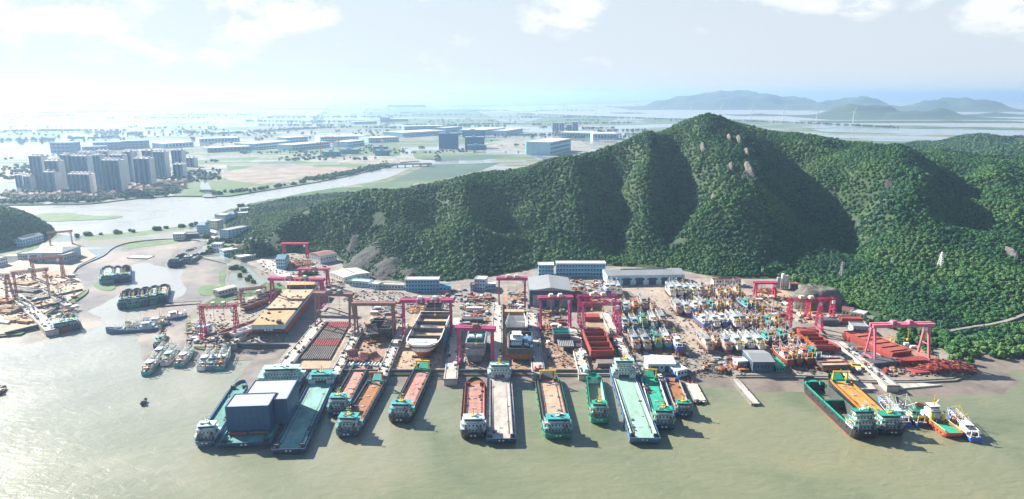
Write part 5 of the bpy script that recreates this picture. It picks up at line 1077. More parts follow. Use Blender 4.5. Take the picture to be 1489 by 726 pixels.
for rn, frm, lst in rows:
    for k, (px, py, c) in enumerate(lst):
        lab = f'{CN[c]} boat on blocks, {ORD[k]} from {frm} in the {rn}'
        if c not in protos:
            o = protos[c] = T(c, lab, 'fishing boats hauled out in the yard')
            kb = MB().box(-.5, .5, 2, 24, -3.4, -2.9)
            for t in (3, 8, 13, 18, 23): kb.box(-2.8, 2.8, t - .5, t + .5, -3.38, -2.6); kb.box(-2.8, -2.2, t - .3, t + .3, -2.6, -1.2); kb.box(2.2, 2.8, t - .3, t + .3, -2.6, -1.2)
            kb.build('cradle', D_WOOD, o)
        else:
            o = copy_tree(protos[c]); o['label'] = lab
        moor(o, (px, py), None, .02 + rr.uniform(-.03, .03) + (.07 if px > 1000 else 0), z=YZ + 3.4, s=.97 + rr.uniform(-.06, .06), zg=YZ + 1)

# ================================================================ HULLS AND STEELWORK ON THE SLIPS
def open_hull(label, P, rz, L, W, H, hull, boot, inner, floor_, bulks=3, fh=.55, point=True, z=YZ + 1.2, name='unfinished_hull', rimm=None, sc=.8, bootf=.5, cat='unfinished hull'):
    """hull without its deck; near end rounded (point) or square; y runs away from the quay"""
    a = G(*P, z); r_ = thing(name, label, cat, (a.x, a.y, z), rz); h = W / 2
    pr = [(.42, 0), (.72, .03), (.92, .09), (1, .18), (1, 1)] if point else [(1, 0), (1, 1)]
    P_ = [(h * x, L * y) for x, y in pr]; P_ = P_ + [(-x, y) for x, y in P_[::-1]]
    rk = 5 if point else 1.2
    R_ = lambda s, zz, k, ins=0: [((x - math.copysign(ins, x)) * s, y + (rk * k if y < L * .2 else 0) + (ins if y < L * .1 else (-ins if y > L * .9 else 0)), zz) for x, y in P_]
    zb = H * bootf
    MB().rings([R_(sc, 0, 1), R_(.5 + sc / 2 if point else 1, zb, .5)], 0, True, True).build('boot_topping', boot, r_)
    m = MB(); m.rings([R_(.5 + sc / 2 if point else 1, zb, .5), R_(1, H, 0)]); m.build('hull', hull, r_)
    t = .7; rm = MB(); rm.rings([R_(1, H, 0), R_(1, H, 0, t)]); rm.build('gunwale', rimm or hull, r_)
    MB().rings([R_(1, H, 0, t), R_(1, H * fh, 0, t)]).build('inner_plating', inner, r_)
    f = R_(1, H * fh, 0, t); MB().add(f, [tuple(t_) for t_ in tessellate_polygon([[Vector((p[0], p[1], 0)) for p in f]])]).build('tank_top', floor_, r_)
    for k in range(bulks):
        y = L * (.16 + .84 * (k + .5) / bulks) if point else L * (k + .5) / bulks; b = MB(); b.box(-h + t, h - t, y - .3, y + .3, H * fh, H - .1); b.build('bulkhead', inner, r_)
    ks = MB()
    for k in range(7):
        y = L * (.1 + .85 * k / 6)
        ks.box(-.62 * h, .62 * h, y - .6, y + .6, -1.2, .05)
    ks.box(-.5, .5, L * .1, L * .95, -1.18, -.3); ks.build('cradle', DARKGEAR, r_); return r_
def scaf(root, y0, y1, x, z0, z1):
    m = MB()
    for i in range(int((y1 - y0) / 3) + 1): y = y0 + 3 * i; m.beam((x, y, z0), (x, y, z1), .18, .18)
    for zz in (z0 + 2, z0 + 4.5, z1 - .3): m.box(x - .6, x + .6, y0, y1, zz, zz + .15)
    m.build('scaffold', P_STEELBLUE, root)
# slip 1: long red hull with orange decks
a1 = G(391, 490, 3.6); b1 = G(446, 424, 3.6); rz1 = math.atan2(b1.y - a1.y, b1.x - a1.x) - math.pi / 2
r1 = thing('unfinished_hull', 'huge red hull with orange steel decks under the magenta cranes', 'unfinished hull', (a1.x, a1.y, 3.6), rz1)
OW, OL = 25, 122
def RR(z, k): return [(x, y + (k if y < 1 else 0), z) for x, y in ((-OW / 2, 0), (OW / 2, 0), (OW / 2, OL), (-OW / 2, OL))]
MB().rings([RR(.6, 9), RR(4.4, 1.5), RR(6.4, 0)], 0, True, True).build('boot_topping', P_BRIGHTRED, r1); MB().rings([RR(6.4, 0), RR(8.6, 0)], 0).build('hull', P_PALEBLUE, r1)
D_ORX = deckm('orange_steel_deck', (.44, .26, .12), (.27, .15, .075), .6, .2); D_TANX = deckm('tan_steel_deck', (.45, .315, .20), (.28, .18, .11), .6, .2)
for y0, y1, z1, mt in ((0, 36, 10.2, D_ORX), (42, 80, 10.6, D_TANX), (84, 104, 9.4, D_TANX), (106, 122, 13, D_ORX)):
    MB().box(-OW / 2 - .02, OW / 2 + .02, y0, y1, 8.4, z1 - .3).build('deck_block', P_DKGREY if y0 else P_PALEBLUE, r1); o = MB(); o.box(-OW / 2 - .3, OW / 2 + .3, y0 - .3, y1 + .3, z1 - .3, z1); o.build('deck', mt, r1)
o = MB(); o.box(-OW / 2 + .5, OW / 2 - .5, 36, 106, 5.0, 8.7); o.build('hold_floor', DARKGEAR, r1)
o = MB(); o.box(6, 9, 2, 6, 10.2, 12.6); o.build('deck_hut', P_DKGREY, r1); 
for k in range(22): MB().cbox((random.uniform(-10, 10), random.choice((random.uniform(3, 33), random.uniform(44, 78))), 10.2), (random.uniform(.8, 2.5), random.uniform(.8, 3), random.uniform(.5, 1.2))).build('deck_box', DARKGEAR, r1)
o = MB()
for k in (-2.4, 0, 2.4): o.box(k - .8, k + .8, -.12 + .0, .25, 5.1, 6.2)
o.build('name_mark', P_WHITE, r1); o = MB()
for k in range(9):
    o.box(-8, 8, 12 + 12 * k, 13.6 + 12 * k, -1, .7)
o.box(-.8, .8, 12, 110, -1, .4); o.build('cradle', DARKGEAR, r1)
# slip 2: red and grey beams laid side by side
def grillage(label, pts, rows_):
    P = [G(*p, YZ) for p in pts]; a, b, c, d = P
    r_ = thing('slipway_grillage', label, 'slipway beams', (a.x, a.y, YZ))
    def at_(u, v): p = a.lerp(b, u).lerp(d.lerp(c, u), v) - a; return Vector((p.x, p.y, 0))
    for v0, v1, mt, n in rows_:
        m = MB()
        for i in range(n): u = (i + .5) / n; p, q = at_(u, v0), at_(u, v1); m.beam(p + Vector((0, 0, .8)), q + Vector((0, 0, .8)), 1.1 if mt is P_RED else .7, 1.0)
        for k in range(3): vv = v0 + (v1 - v0) * (k + .5) / 3; m.beam(at_(0, vv) + Vector((0, 0, .3)), at_(1, vv) + Vector((0, 0, .3)), .6, .6)
        m.build('steel_beam_row', mt, r_)
    return r_
grillage('rows of dark red and grey steel beams laid on the slip under the brown crane', [(434, 524), (480, 524), (511, 468), (472, 468)], [(0, .3, D_STEEL, 15), (.31, .47, P_RED, 13), (.48, .78, D_STEEL, 17), (.79, .97, P_RED, 13)])
grillage('dark grey steel beam rows on the slip just short of the big pink crane', [(1248, 520), (1282, 520), (1246, 498), (1216, 498)] if False else [(1252, 522), (1283, 521), (1243, 499), (1222, 500)], [(0, .45, P_DKGREY, 12), (.5, 1, P_DKGREY, 12)])
# slip 3: dark curved sections and a heap of pink plates
def bent_plate(label, P, size, rz, tilt, mat, name='hull_section', cat='hull section', z=YZ, group=None, curl=.35, n=6):
    a = G(*P, z); r_ = thing(name, label, cat, (a.x, a.y, z), rz, group); w, d, h = size; m = MB(); rg = []
    for j in range(n + 1):
        t = j / n; y = d * (t - .5); zz = h * (curl * (2 * t - 1) ** 2 + tilt * t); rg.append([(-w / 2, y, zz), (w / 2, y, zz), (w / 2, y + .1, zz + .4), (-w / 2, y + .1, zz + .4)])
    m.rings(rg, 0, True, True, True); m.build('plating', mat, r_)
    rb = MB()
    for i in range(6):
        x = -w / 2 + w * (i + .5) / 6
        for j in range(n): t = (j + .5) / n; rb.cbox((x, d * (t - .5), h * (curl * (2 * t - 1) ** 2 + tilt * t) + .35), (.2, d / n * 1.02, .8))
    rb.build('stiffener', mat, r_); 
    for i in (-1, 1):
        for j in (-1, 1): MB().box(i * w * .4 - .4, i * w * .4 + .4, j * d * .4 - .4, j * d * .4 + .4, -.1, h * (curl * .64 + tilt * (.5 + .4 * j)) + .1).build('support', DARKGEAR, r_)
    return r_
open_hull('dark bare steel hull ring between the legs of the second brown crane', (551, 492), -.03, 26, 19, 8, P_DKGREY, DARKGEAR, HOLD, D_STEEL, 2, .2, False)
bent_plate('big rusty hull plate leaning over the dark hull ring', (541, 486), (9, 14, 6), .3, .6, D_STEEL, z=YZ + 6); bent_plate('curved dark plate on the far side of the dark hull ring', (563, 478), (10, 13, 7), -.4, .5, D_STEEL, z=YZ + 5); bent_plate('long rusty plate laid across the front of the dark hull ring', (548, 497), (17, 5, 2), .5, .5, D_RUST)
G5 = 'pink hull blocks lying at the quay under the brown crane'
for i, (px, py, l, h) in enumerate([(514, 523, 'tilted', 5), (527, 526, 'upright', 5.5), (547, 524, 'dark sided', 4.5)]): bent_plate(f'{l} pink steel block at the quay end of the brown crane slip', (px, py), (8, 8, h), (.5, -.4, .9)[i], (.9, .6, .7)[i], D_PINK, 'hull_block', 'hull block', group=G5)
g_ = thing('beam_stack', 'pale steel beams stacked behind the pink blocks at the brown crane slip', 'beam stack', (*G(530, 531, YZ).xy, YZ)); m_ = MB()
for i in range(13): m_.beam((-14 + 2.3 * i, -3, .7), (-13 + 2.3 * i, 3, .7), .7, 1.2)
m_.build('beam', P_WHITE, g_); MB().box(-15, 15, -2.3, -1.8, 0, .25).build('bearer', D_WOOD, g_); MB().box(-15, 15, 1.8, 2.3, 0, .25).build('bearer', D_WOOD, g_)
# slip 4: half built white hull
r4 = open_hull('half built white hull with a rounded end and open tan holds under the lettered crane', (612, 524), -.035, 78, 25.5, 11.5, P_WHITE, P_RED, P_DKGREY, D_TANX, 4, .74, True, sc=.35, bootf=.45, rimm=P_WHITE)
m_ = MB()
for i in range(9): m_.box(-6 + 1.5 * i - .4, -6 + 1.5 * i + .4, 38, 44, 10.9, 11.7)
m_.build('hatch_cover', P_WHITE, r4); scaf(r4, 18, 70, 13.8, 0, 10); MB().box(-4.5, 3.5, 4, 9, 11.5, 11.9).build('foredeck_hatch', P_PALEBLUE, r4); MB().box(-10, 10, 1.5, 13, 11.2, 11.5).build('foredeck', P_WHITE, r4)
open_hull('black square steel tray full of white pipes behind the half built white hull', (630, 456), -.03, 17, 15, 5, P_DKGREY, P_DKGREY, HOLD, HOLD, 1, .4, False)
# slip 5
r5 = open_hull('short hull with a deep dark hold and red bottom under the crimson crane', (691, 524), -.02, 40, 14, 13, P_GREY, P_RED, P_TEAL, HOLD, 1, .15, False, bootf=.35)
MB().box(-6.5, 6.5, -2.4, -.2, 4.5, 9.5).build('end_platform', P_GREY, r5); m_ = MB(); m_.box(-5, 5, -4, -2.5, 0, 4.4); m_.build('scaffold', D_STEEL, r5)
for x in (-3.6, 2.2): MB().box(x - 2.4, x + 2.4, 10, 16, 13, 14.2, 0, 0, .8, .8).build('hatch_cover', P_WHITE, r5)
def cont(label, P, n, mat, rz=0, group=None, size=(6.1, 2.5, 2.6), z=YZ, name='shipping_container', cat='container'):
    for i in range(n):
        a = G(*P, z); w, d, h = size; r_ = thing(name, label if n == 1 else label, cat, (a.x + i * (w + .5), a.y, z), rz, group)
        MB().box(-w / 2, w / 2, -d / 2, d / 2, .12, h).build('body', mat, r_); m = MB()
        for k in range(int(w / .6)): x = -w / 2 + .3 + .6 * k; m.box(x - .1, x + .1, -d / 2 - .06, -d / 2, .3, h - .15)
        m.build('corrugation', mat, r_); MB().box(w / 2, w / 2 + .07, -d / 2 + .15, d / 2 - .15, .3, h - .2).build('door', mat, r_)
        
        for sx in (-1, 1): MB().box(sx * w * .4 - .2, sx * w * .4 + .2, -d / 2 + .1, d / 2 - .1, 0, .12).build('skid', DARKGEAR, r_)
cont('white site cabin at the top of the crimson crane slip', (684, 453), 2, W_WHITE, 0, 'pair of white cabins at the crimson crane slip', (7, 3, 4), name='site_cabin', cat='cabin')
cont('dark steel block waiting behind the crimson crane slip', (681, 468), 2, P_DKGREY, 0, 'pair of dark blocks at the crimson crane slip', (8, 7, 3.4), name='hull_block', cat='hull block')
# slip 6
bent_plate('dark cone of scrap steel at the top of the tall crimson crane slip', (747, 445), (12, 10, 3), .1, .2, D_STEEL, curl=-.2)
cont('tan steel block with pale frames across the tall crimson crane slip', (748, 458), 1, D_TANX, 0, None, (17, 7, 4), name='hull_block', cat='hull block')
r6 = open_hull('dark hull section with white curved flaps beyond the dark ship on its slip', (751, 492), -.01, 30, 16, 9, P_DKGREY, P_DKGREY, P_WHITE, HOLD, 1, .2, False)
for s in (-1, 1):
    m_ = MB(); m_.rings([[(s * 7.5, 4 + 5 * k, 8), (s * (9 - k), 4 + 5 * k, 11 + 1.2 * k), (s * (8.6 - k), 4.3 + 5 * k, 11 + 1.2 * k), (s * 7, 4.3 + 5 * k, 8)] for k in range(4)], 0, True, True, True); m_.build('side_flap', P_WHITE, r6)
r6b = open_hull('dark unfinished ship with a blue and white house on the tall crimson crane slip', (757, 524), -.01, 36, 18, 9, P_DKGREY, D_RUST, HOLD, D_STEEL, 2, .4, False)
hs = MB(); hs.box(-7, 1, 6, 16, 9, 13.5); hs.box(-6, 0, 8, 15, 13.5, 16.5); ho = hs.build('deckhouse', P_PALEBLUE, r6b); m_ = MB(); m_.box(-7.4, 1.4, 5.5, 16.5, 13.5, 13.75); m_.box(-6.4, .4, 7.5, 15.5, 16.5, 16.75); m_.build('roof', P_WHITE, ho); win_row(ho, -6.5, .5, 6, 12, 5); win_row(ho, -5.5, -.5, 8, 15.4, 4)
MB().box(2.5, 8, 8, 20, 9, 11).build('deck_block', P_STEELBLUE, r6b); 
for k in range(14): MB().cbox((random.uniform(-8, 8), random.uniform(3, 34), 8.6), (random.uniform(.8, 3), random.uniform(.8, 3), random.uniform(.6, 2))).build('deck_box', (DARKGEAR, P_WHITE, P_STEELBLUE)[k % 3], r6b)
# slip 7
open_hull('dark teal steel box open to the sky on the slip below the grey hangar', (817, 500), .02, 14, 13, 8, P_DKGREY, P_DKGREY, P_TEAL, HOLD, 1, .3, False); gg = grillage('ribbed grey panel on stands below the dark teal steel box', [(812, 513), (835, 513), (832, 500), (809, 500)], [(0, 1, P_GREY, 9)]); gg.location.z = YZ + 4; MB().box(4, 18, 3, 14, -3.9, -.3).build('support', DARKGEAR, gg)
bent_plate('rusty platform at the top of the slip below the grey hangar', (797, 478), (14, 10, 2.5), .02, .1, D_RUST)
# slip 8: red hull
open_hull('bright red open hull with three square holds below the lattice cranes', (876, 523), .035, 47, 17, 7, P_BRIGHTRED, P_RED, P_RED, D_PINK, 4, .5, False, bootf=.35)
cont('red deck block on stands behind the red open hull', (860, 465), 1, P_BRIGHTRED, .02, None, (13, 9, 4), name='hull_block', cat='hull block'); open_hull('red hull section open at the top at the far end of its slip', (850, 448), .02, 22, 15, 6, P_BRIGHTRED, P_RED, P_RED, D_PINK, 2, .4, False); bent_plate('dark peaked scrap heap behind the red open hull', (862, 478), (12, 7, 5), 0, .2, D_STEEL, curl=-.5)
cont('small red block beside the red open hull', (893, 493), 1, P_BRIGHTRED, .03, None, (8, 9, 3), name='hull_block', cat='hull block'); cont('dark block with a red top at the quay below the red open hull', (884, 532), 1, D_STEEL, .03, None, (16, 8, 3.4), name='hull_block', cat='hull block')
# right-hand red blocks
for l, P, size, rz, mt in [('red deck house block on the ground under the tallest red crane', (1173, 487), (15, 9, 5), .0, P_BRIGHTRED), ('low red plate block beyond the grey beams near the pink crane', (1240, 494), (13, 9, 4), .1, P_BRIGHTRED), ('red roofed store block by the green verge near the quarry cut', (1236, 470), (17, 9, 5.5), -.12, P_BRIGHTRED)]:
    cont(l, P, 1, mt, rz, None, size, name='hull_block', cat='hull block')
open_hull('long bright red hull section between the legs of the big pink crane', (1311, 522), .28, 48, 17, 5.5, P_BRIGHTRED, P_RED, P_RED, D_REDX, 6, .86, False, sc=1); cont('flat red hatch panel at the quay under the big pink crane', (1322, 529), 1, P_RED, .1, None, (20, 8, 4), name='hull_block', cat='hull block'); cont('red hatch panel lying flat on the quay near the scrap heap', (1336, 541), 1, P_BRIGHTRED, .1, None, (12, 9, 1.6), name='hull_block', cat='hull block')
open_hull('long red hull half open at the top by the tallest red crane', (1200, 516), .05, 30, 15, 7, P_BRIGHTRED, P_RED, P_RED, D_REDX, 4, .7, False, sc=1); cont('red plate block lying across the end of the long red hull half', (1207, 506), 1, P_BRIGHTRED, .05, None, (14, 8, 2), name='hull_block', cat='hull block')
open_hull('tan bottomed hull frame at the quay between the two red hull halves', (1216, 540), .06, 14, 20, 4.5, P_DKGREY, D_RUST, P_RED, D_TANX, 1, .8, False); cont('dark ribbed base block below the big pink crane', (1283, 530), 1, P_DKGREY, .2, None, (22, 9, 3.5), name='hull_block', cat='hull block'); cont('white topped engine block behind the tan bottomed hull frame', (1211, 524), 1, P_GREY, .1, None, (13, 9, 2.5), name='hull_block', cat='hull block'); cont('dark barge block below the quarry cut', (1203, 471), 1, P_DKGREY, .0, None, (15, 8, 4.5), name='hull_block', cat='hull block')
yf = thing('lifting_frame', 'bright yellow lifting frame lying on the quay near the pink crane', 'frame', (*G(1253, 535, YZ).xy, YZ), -.25); MB().box(-8, 8, -3.4, -2, .2, 1.8).build('long_beam', P_YELLOW, yf); MB().box(-8, 8, 2, 3.4, .2, 1.8).build('long_beam', P_YELLOW, yf)
for s in (-1, 1): MB().box(s * 7.2 - .8, s * 7.2 + .8, -2, 2, .2, 1.8).build('end_beam', P_YELLOW, yf)
# dark red scrap heap at the right end of the quay
def heap(name, label, cat, P, rx, ry, h, mats, n, seed, long=3.0):
    a = G(*P, YZ); rr = random.Random(seed); m = MB(); r_ = None
    for _ in range(n):
        u = rr.random() ** .5; th = rr.uniform(0, 6.28); x, y = u * rx * math.cos(th), u * ry * math.sin(th); z = (1 - u) * h * rr.uniform(.2, 1)
        if rr.random() < .5: d = Vector((rr.gauss(0, 1), rr.gauss(0, 1), rr.gauss(0, .5))).normalized() * rr.uniform(1, long); m.beam(Vector((x, y, z + .2)) - d / 2 + Vector((0, 0, abs(d.z) / 2)), Vector((x, y, z + .2)) + d / 2 + Vector((0, 0, abs(d.z) / 2)), .35, .35, rr.randrange(len(mats)))
        else: m.cbox((x, y, z), (rr.uniform(.6, 2.4), rr.uniform(.6, 2.4), rr.uniform(.2, 1)), rr.randrange(len(mats)), rr.uniform(0, 3))
    rg = [[(math.cos(t) * rx * k * rr.uniform(.9, 1.05), math.sin(t) * ry * k * rr.uniform(.9, 1.05), h * z) for t in [6.283 * i / 14 for i in range(14)]] for k, z in ((1.0, -.05), (.7, .3), (.35, .55), (.05, .7))]
    m.rings(rg, 0, True, False, True); o = m.build(name, mats); o.location = (a.x, a.y, YZ); return tag(o, label, cat)
heap('scrap_heap', 'dark red tangled scrap heap at the end of the quay', 'scrap heap', (1368, 534), 24, 14, 4.5, [P_RED, M('dark_scrap', (.13, .03, .035), .8, .3), D_RUST], 420, 3, 5)
heap('scrap_heap', 'brown scrap heap around the far red crane by the tree line', 'scrap heap', (430, 385), 22, 15, 6, [D_RUST, D_STEEL, D_TAN], 300, 4, 5); heap('scrap_heap', 'rusty scrap heap under the small red crane near the white tanks', 'scrap heap', (1115, 424), 14, 9, 3, [D_RUST, D_STEEL, P_RED], 150, 5); heap('scrap_heap', 'dark scrap pile on the sandy lot beyond the tall crimson crane slip', 'scrap heap', (840, 428), 9, 8, 4, [D_STEEL, D_RUST], 120, 6)
heap('scrap_heap', 'brown scrap beside the black tray behind the half built white hull', 'scrap heap', (606, 450), 9, 13, 2.5, [D_RUST, D_TAN, D_STEEL], 180, 8)
# boats and hulks on the shaded slip by the basin
for i, (l, P, L, W, mts, zz) in enumerate([('slim dark wooden hulk on the shaded slip behind the tall red legged crane', (318, 492), 46, 8, (P_BROWN, P_DKGREY, D_WOOD), 0), ('white flat pontoon hull on the shaded slip beside the orange decked hull', (338, 492), 30, 7, (P_WHITE, P_GREY, D_PALE), 0), ('brown wooden hulk farther up the shaded slip', (350, 452), 30, 8, (P_BROWN, P_RED, D_WOOD), 0), ('dark rusty hulk at the top of the shaded slip', (375, 437), 28, 8, (P_DKGREY, P_RED, D_RUST), 0)]):
    open_hull(l, P, -.55 + .05 * i, L, W, 4.2, mts[0], mts[1], mts[0], mts[2], 3, .6, i != 1, YZ + 1.2, 'boat_hulk', cat='hulk')

# ================================================================ CRANES
crane('tall red gantry crane with lattice legs over the shaded slip by the basin', (297, 490), (345, 488), 26, P_CRIMSON, 3.2, 12, 'lattice', marks=0); crane('small grey lattice gantry crane behind the shaded slip', (351, 440), (387, 436), 13, P_GREYRED, 3, 8, 'lattice', (1, 1), houses=0)
crane('wide magenta gantry crane with pale lettering over the orange decked hull', (398, 444), (470, 446), 26, P_MAGENTA, 4.4, 11, marks=6); crane('magenta gantry crane with a sagging beam behind the lettered one', (438, 416), (477, 416), 18, P_MAGENTA, 3.4, 10, houses=1); crane('far red gantry crane over the brown scrap heap by the tree line', (414, 374), (447, 374), 17, P_CRIMSON, 3, 9, houses=0)
crane('brown gantry crane over the red and grey beams, the farther of the two', (463, 472), (512, 474), 28, P_BROWN, 4.4, 12, houses=2, housec=P_GREY); crane('brown gantry crane over the dark hull ring, the nearer of the two', (519, 487), (573, 487), 27, P_BROWN, 4.4, 11, houses=0)
crane('magenta red crane with pale lettering over the half built white hull', (588, 484), (656, 484), 28, P_MAGENTA, 4.4, 11, marks=6, housec=P_WHITE); crane('crimson gantry crane nearest the quay, over the short hull with the dark hold', (668, 527), (716, 529), 27, P_MAGENTA, 4.4, 10, houses=1, housec=P_BROWN)
crane('tall crimson gantry crane farthest up the slips beside the grey hangar', (726, 442), (763, 442), 25, P_MAGENTA, 4.4, 10); crane('magenta gantry crane standing in front of the dark blue hangar doors', (786, 476), (828, 475), 26, P_MAGENTA, 4.4, 11)
crane('lattice legged magenta crane over the red open hull, the farther of the two', (842, 474), (893, 473), 26, P_MAGENTA, 4.4, 11, 'lattice'); crane('lattice legged magenta crane over the red open hull, the nearer of the two', (848, 488), (899, 486), 27, P_MAGENTA, 4.4, 9, 'lattice', houses=0)
crane('small crimson gantry crane beside the white gas tanks', (1098, 431), (1125, 431), 14, P_CRIMSON, 3, 7, houses=0); crane('bright crimson gantry crane with splayed lattice legs over the red deck house block', (1146, 478), (1190, 479), 26, P_CRIMSON, 3.6, 14, 'lattice', (3, 3), marks=0); crane('slender red lattice crane behind the bright crimson one', (1174, 462), (1209, 461), 17, P_CRIMSON, 3, 7, 'lattice', houses=0)
crane('big pink gantry crane alone over the red hull at the end of the quay', (1265, 521), (1342, 519), 26, P_PINK, 4.4, 12, over=(2, 4), houses=2, housec=P_PINK)
LG = 'faded red lattice cranes of the far sandy yard'
crane('faded red lattice crane of the sandy yard, its beam running out of the picture', (-60, 441), (16, 440), 27, P_GREYRED, 3, 10, 'lattice', group=LG); crane('faded red lattice crane over the timber stacks of the sandy yard', (26, 436), (72, 430), 27, P_GREYRED, 3, 8, 'lattice', houses=1, group=LG); crane('faded red lattice crane in front of the blue grey shed of the sandy yard', (50, 405), (92, 402), 22, P_GREYRED, 3, 8, 'lattice', houses=0, group=LG); crane('faded red lattice crane farthest back by the river bank', (74, 357), (105, 354), 17, P_GREYRED, 3, 8, 'lattice', houses=0, group=LG)
# ================================================================ BUILDINGS OF THE YARD
building('workshop_hangar', 'large grey gabled hangar with a dark blue open front on the slip', 'hangar', (770, 446), (831, 446), 46, 15, W_DKBLUE, R_GREY, 0, 1, 'cross', win=False, door=3, ridge=3)
building('office_block', 'long blue and white three storey block at the foot of the hill', 'office block', (809, 402), (880, 402), 11, 13.5, W_BLUE, W_WHITE, 3, 16, bands=W_WHITE); building('office_block', 'small blue and white block beside the long three storey one', 'office block', (783, 402), (805, 402), 11, 12, W_BLUE, W_WHITE, 3, 5, bands=W_WHITE)
building('warehouse', 'long grey roofed shed under the hill beside the yard road', 'shed', (883, 415), (995, 413), 26, 10, W_PALEBLUE, R_GREY, 1, 18, 'gable', ridge=3, door=6)
building('office_block', 'pale blue three storey block with a white roof rim below the rock cut', 'office block', (590, 424), (638, 424), 10, 11.5, W_BLUE, W_WHITE, 3, 11); building('store_shed', 'low blue lean-to at the side of the pale blue three storey block', 'shed', (638.6, 424), (655, 424), 8, 4.6, W_BLUE, W_BLUE, 1, 3)
building('office_block', 'small blue house with a flat roof terrace near the tall crimson crane', 'house', (690, 422), (705, 423), 11, 11, W_PALEBLUE, W_WHITE, 3, 4); building('house', 'low blue house with a pink roof in front of the terrace house', 'house', (684, 424), (690, 424), 8, 6, W_BLUE, R_BROWN, 2, 2); building('store_shed', 'white lean-to shed beside the small blue terrace house', 'shed', (706, 421), (721, 420), 9, 4.5, W_PALEBLUE, W_WHITE, 1, 4)
building('office_block', 'low white two storey barracks near the white gas tanks', 'office block', (1037, 417), (1077, 417), 8, 6.6, W_WHITE, R_BROWN, 2, 10, 'gable')
building('store_shed', 'white roofed quay shed behind the mint deck barge', 'shed', (942, 541), (982, 541), 15, 6, W_PALEBLUE, R_LIGHT, 1, 7, 'gable', ridge=1.4, door=2); building('store_shed', 'dark quay shed with a grey roof and pink windows', 'shed', (1094, 542), (1125, 542), 22, 8, W_DKBLUE, R_GREY, 1, 6, 'gable', ridge=2); building('store_shed', 'narrow emerald container shed on the far side of the dark quay shed', 'shed', (1128, 541), (1141, 541), 17, 3.6, P_EMER, P_EMER, 1, 3)
building('site_cabin', 'grey two storey site cabin on the sandy ground in front of the dark quay shed', 'cabin', (1072, 537), (1086, 536), 7, 5, W_GREY, W_WHITE, 2, 4); building('site_cabin', 'small pale shed on stilts beside the mint deck barge', 'cabin', (985, 548), (999, 545), 12, 3.6, W_PALEBLUE, R_LIGHT, 1, 3); building('store_shed', 'pale cabin with a flat roof near the white tanks', 'shed', (1150, 421), (1160, 421), 8, 5, R_BROWN, R_BROWN, 1, 2)
building('warehouse', 'low rusty roofed shed beside the quarry cut', 'shed', (1224, 459), (1240, 461), 10, 5, W_TAN, R_BROWN, 1, 3, 'gable'); building('store_shed', 'pale flat roofed shed below the quarry cut', 'shed', (1236, 462), (1255, 466), 9, 5, W_CREAM, R_LIGHT, 1, 4); building('store_shed', 'grey open sided shed beside the red roofed store block', 'shed', (1240, 485), (1262, 486), 11, 5.5, W_GREY, R_GREY, 1, 4)
building('store_shed', 'blue house behind the quay far behind the big magenta crane', 'house', (402, 391), (415, 391), 16, 11, W_PALEBLUE, R_BLUE, 3, 4, 'gable'); building('warehouse', 'white walled shed with a maroon roof against the trees', 'shed', (466, 384), (490, 379), 22, 9, W_WHITE, R_BROWN, 1, 6, 'gable', ridge=1.5)
building('warehouse', 'long pale roofed shed running along the foot of the rock', 'shed', (481, 404), (500, 412), 30, 6, W_CREAM, R_LIGHT, 1, 5, 'gable', ridge=1.2); building('store_shed', 'pale blue lean-to beside the long pale roofed shed', 'shed', (508, 416), (536, 418), 9, 5, W_PALEBLUE, W_PALEBLUE, 1, 6); building('store_shed', 'long low cream roofed shed next to the pale blue three storey block', 'shed', (552, 420), (587, 421), 6, 4, W_CREAM, R_LIGHT, 1, 8); building('store_shed', 'little white shed between the lean-to and the cream roofed shed', 'shed', (538, 420), (550, 421), 8, 5, W_PALEBLUE, W_WHITE, 1, 3)
building('site_cabin', 'white two storey cabin at the foot of the tall red legged crane', 'cabin', (284, 485), (297, 487), 9, 5.5, W_WHITE, W_PALEBLUE, 2, 4); building('store_shed', 'pale long roofed shed behind the small grey lattice crane', 'shed', (318, 431), (345, 424), 9, 5, W_CREAM, R_LIGHT, 1, 6, 'gable', ridge=1)
# white car cover / dome tents
for l, P, mt in [('white covered launch on the pier beside the red open hull', (852, 521), P_WHITE), ('pale green box truck parked at the end of the pier by the red open hull', (851, 541), P_MINT)]:
    a = G(*P, 4.4); r_ = thing('covered_boat' if mt is P_WHITE else 'box_truck', l, 'boat' if mt is P_WHITE else 'truck', (a.x, a.y, 4.4), .1)
    if mt is P_WHITE: hull_parts(r_, 3.4, 12, 'ship', 'round', 1.6, P_WHITE, P_STEELBLUE, P_WHITE, .4, None, .2, None, .4); MB().box(-1.3, 1.3, 2.5, 7.5, 1.5, 2.9, 0, None, .35, .6).build('cover', P_PALEBLUE, r_)
    else:
        MB().box(-1.3, 1.3, -3.6, 2.2, .9, 3.4).build('cargo_box', mt, r_); MB().box(-1.2, 1.2, 2.4, 4.2, .6, 2.8, 0, None, .1, .3).build('cab', P_TEAL, r_)
        for s in (-1, 1):
            for q in (-2.5, -1.4, 3.2): MB().tube((s * .9, q, .5), (s * 1.25, q, .5), .5, 10).build('wheel', TYRE, r_)
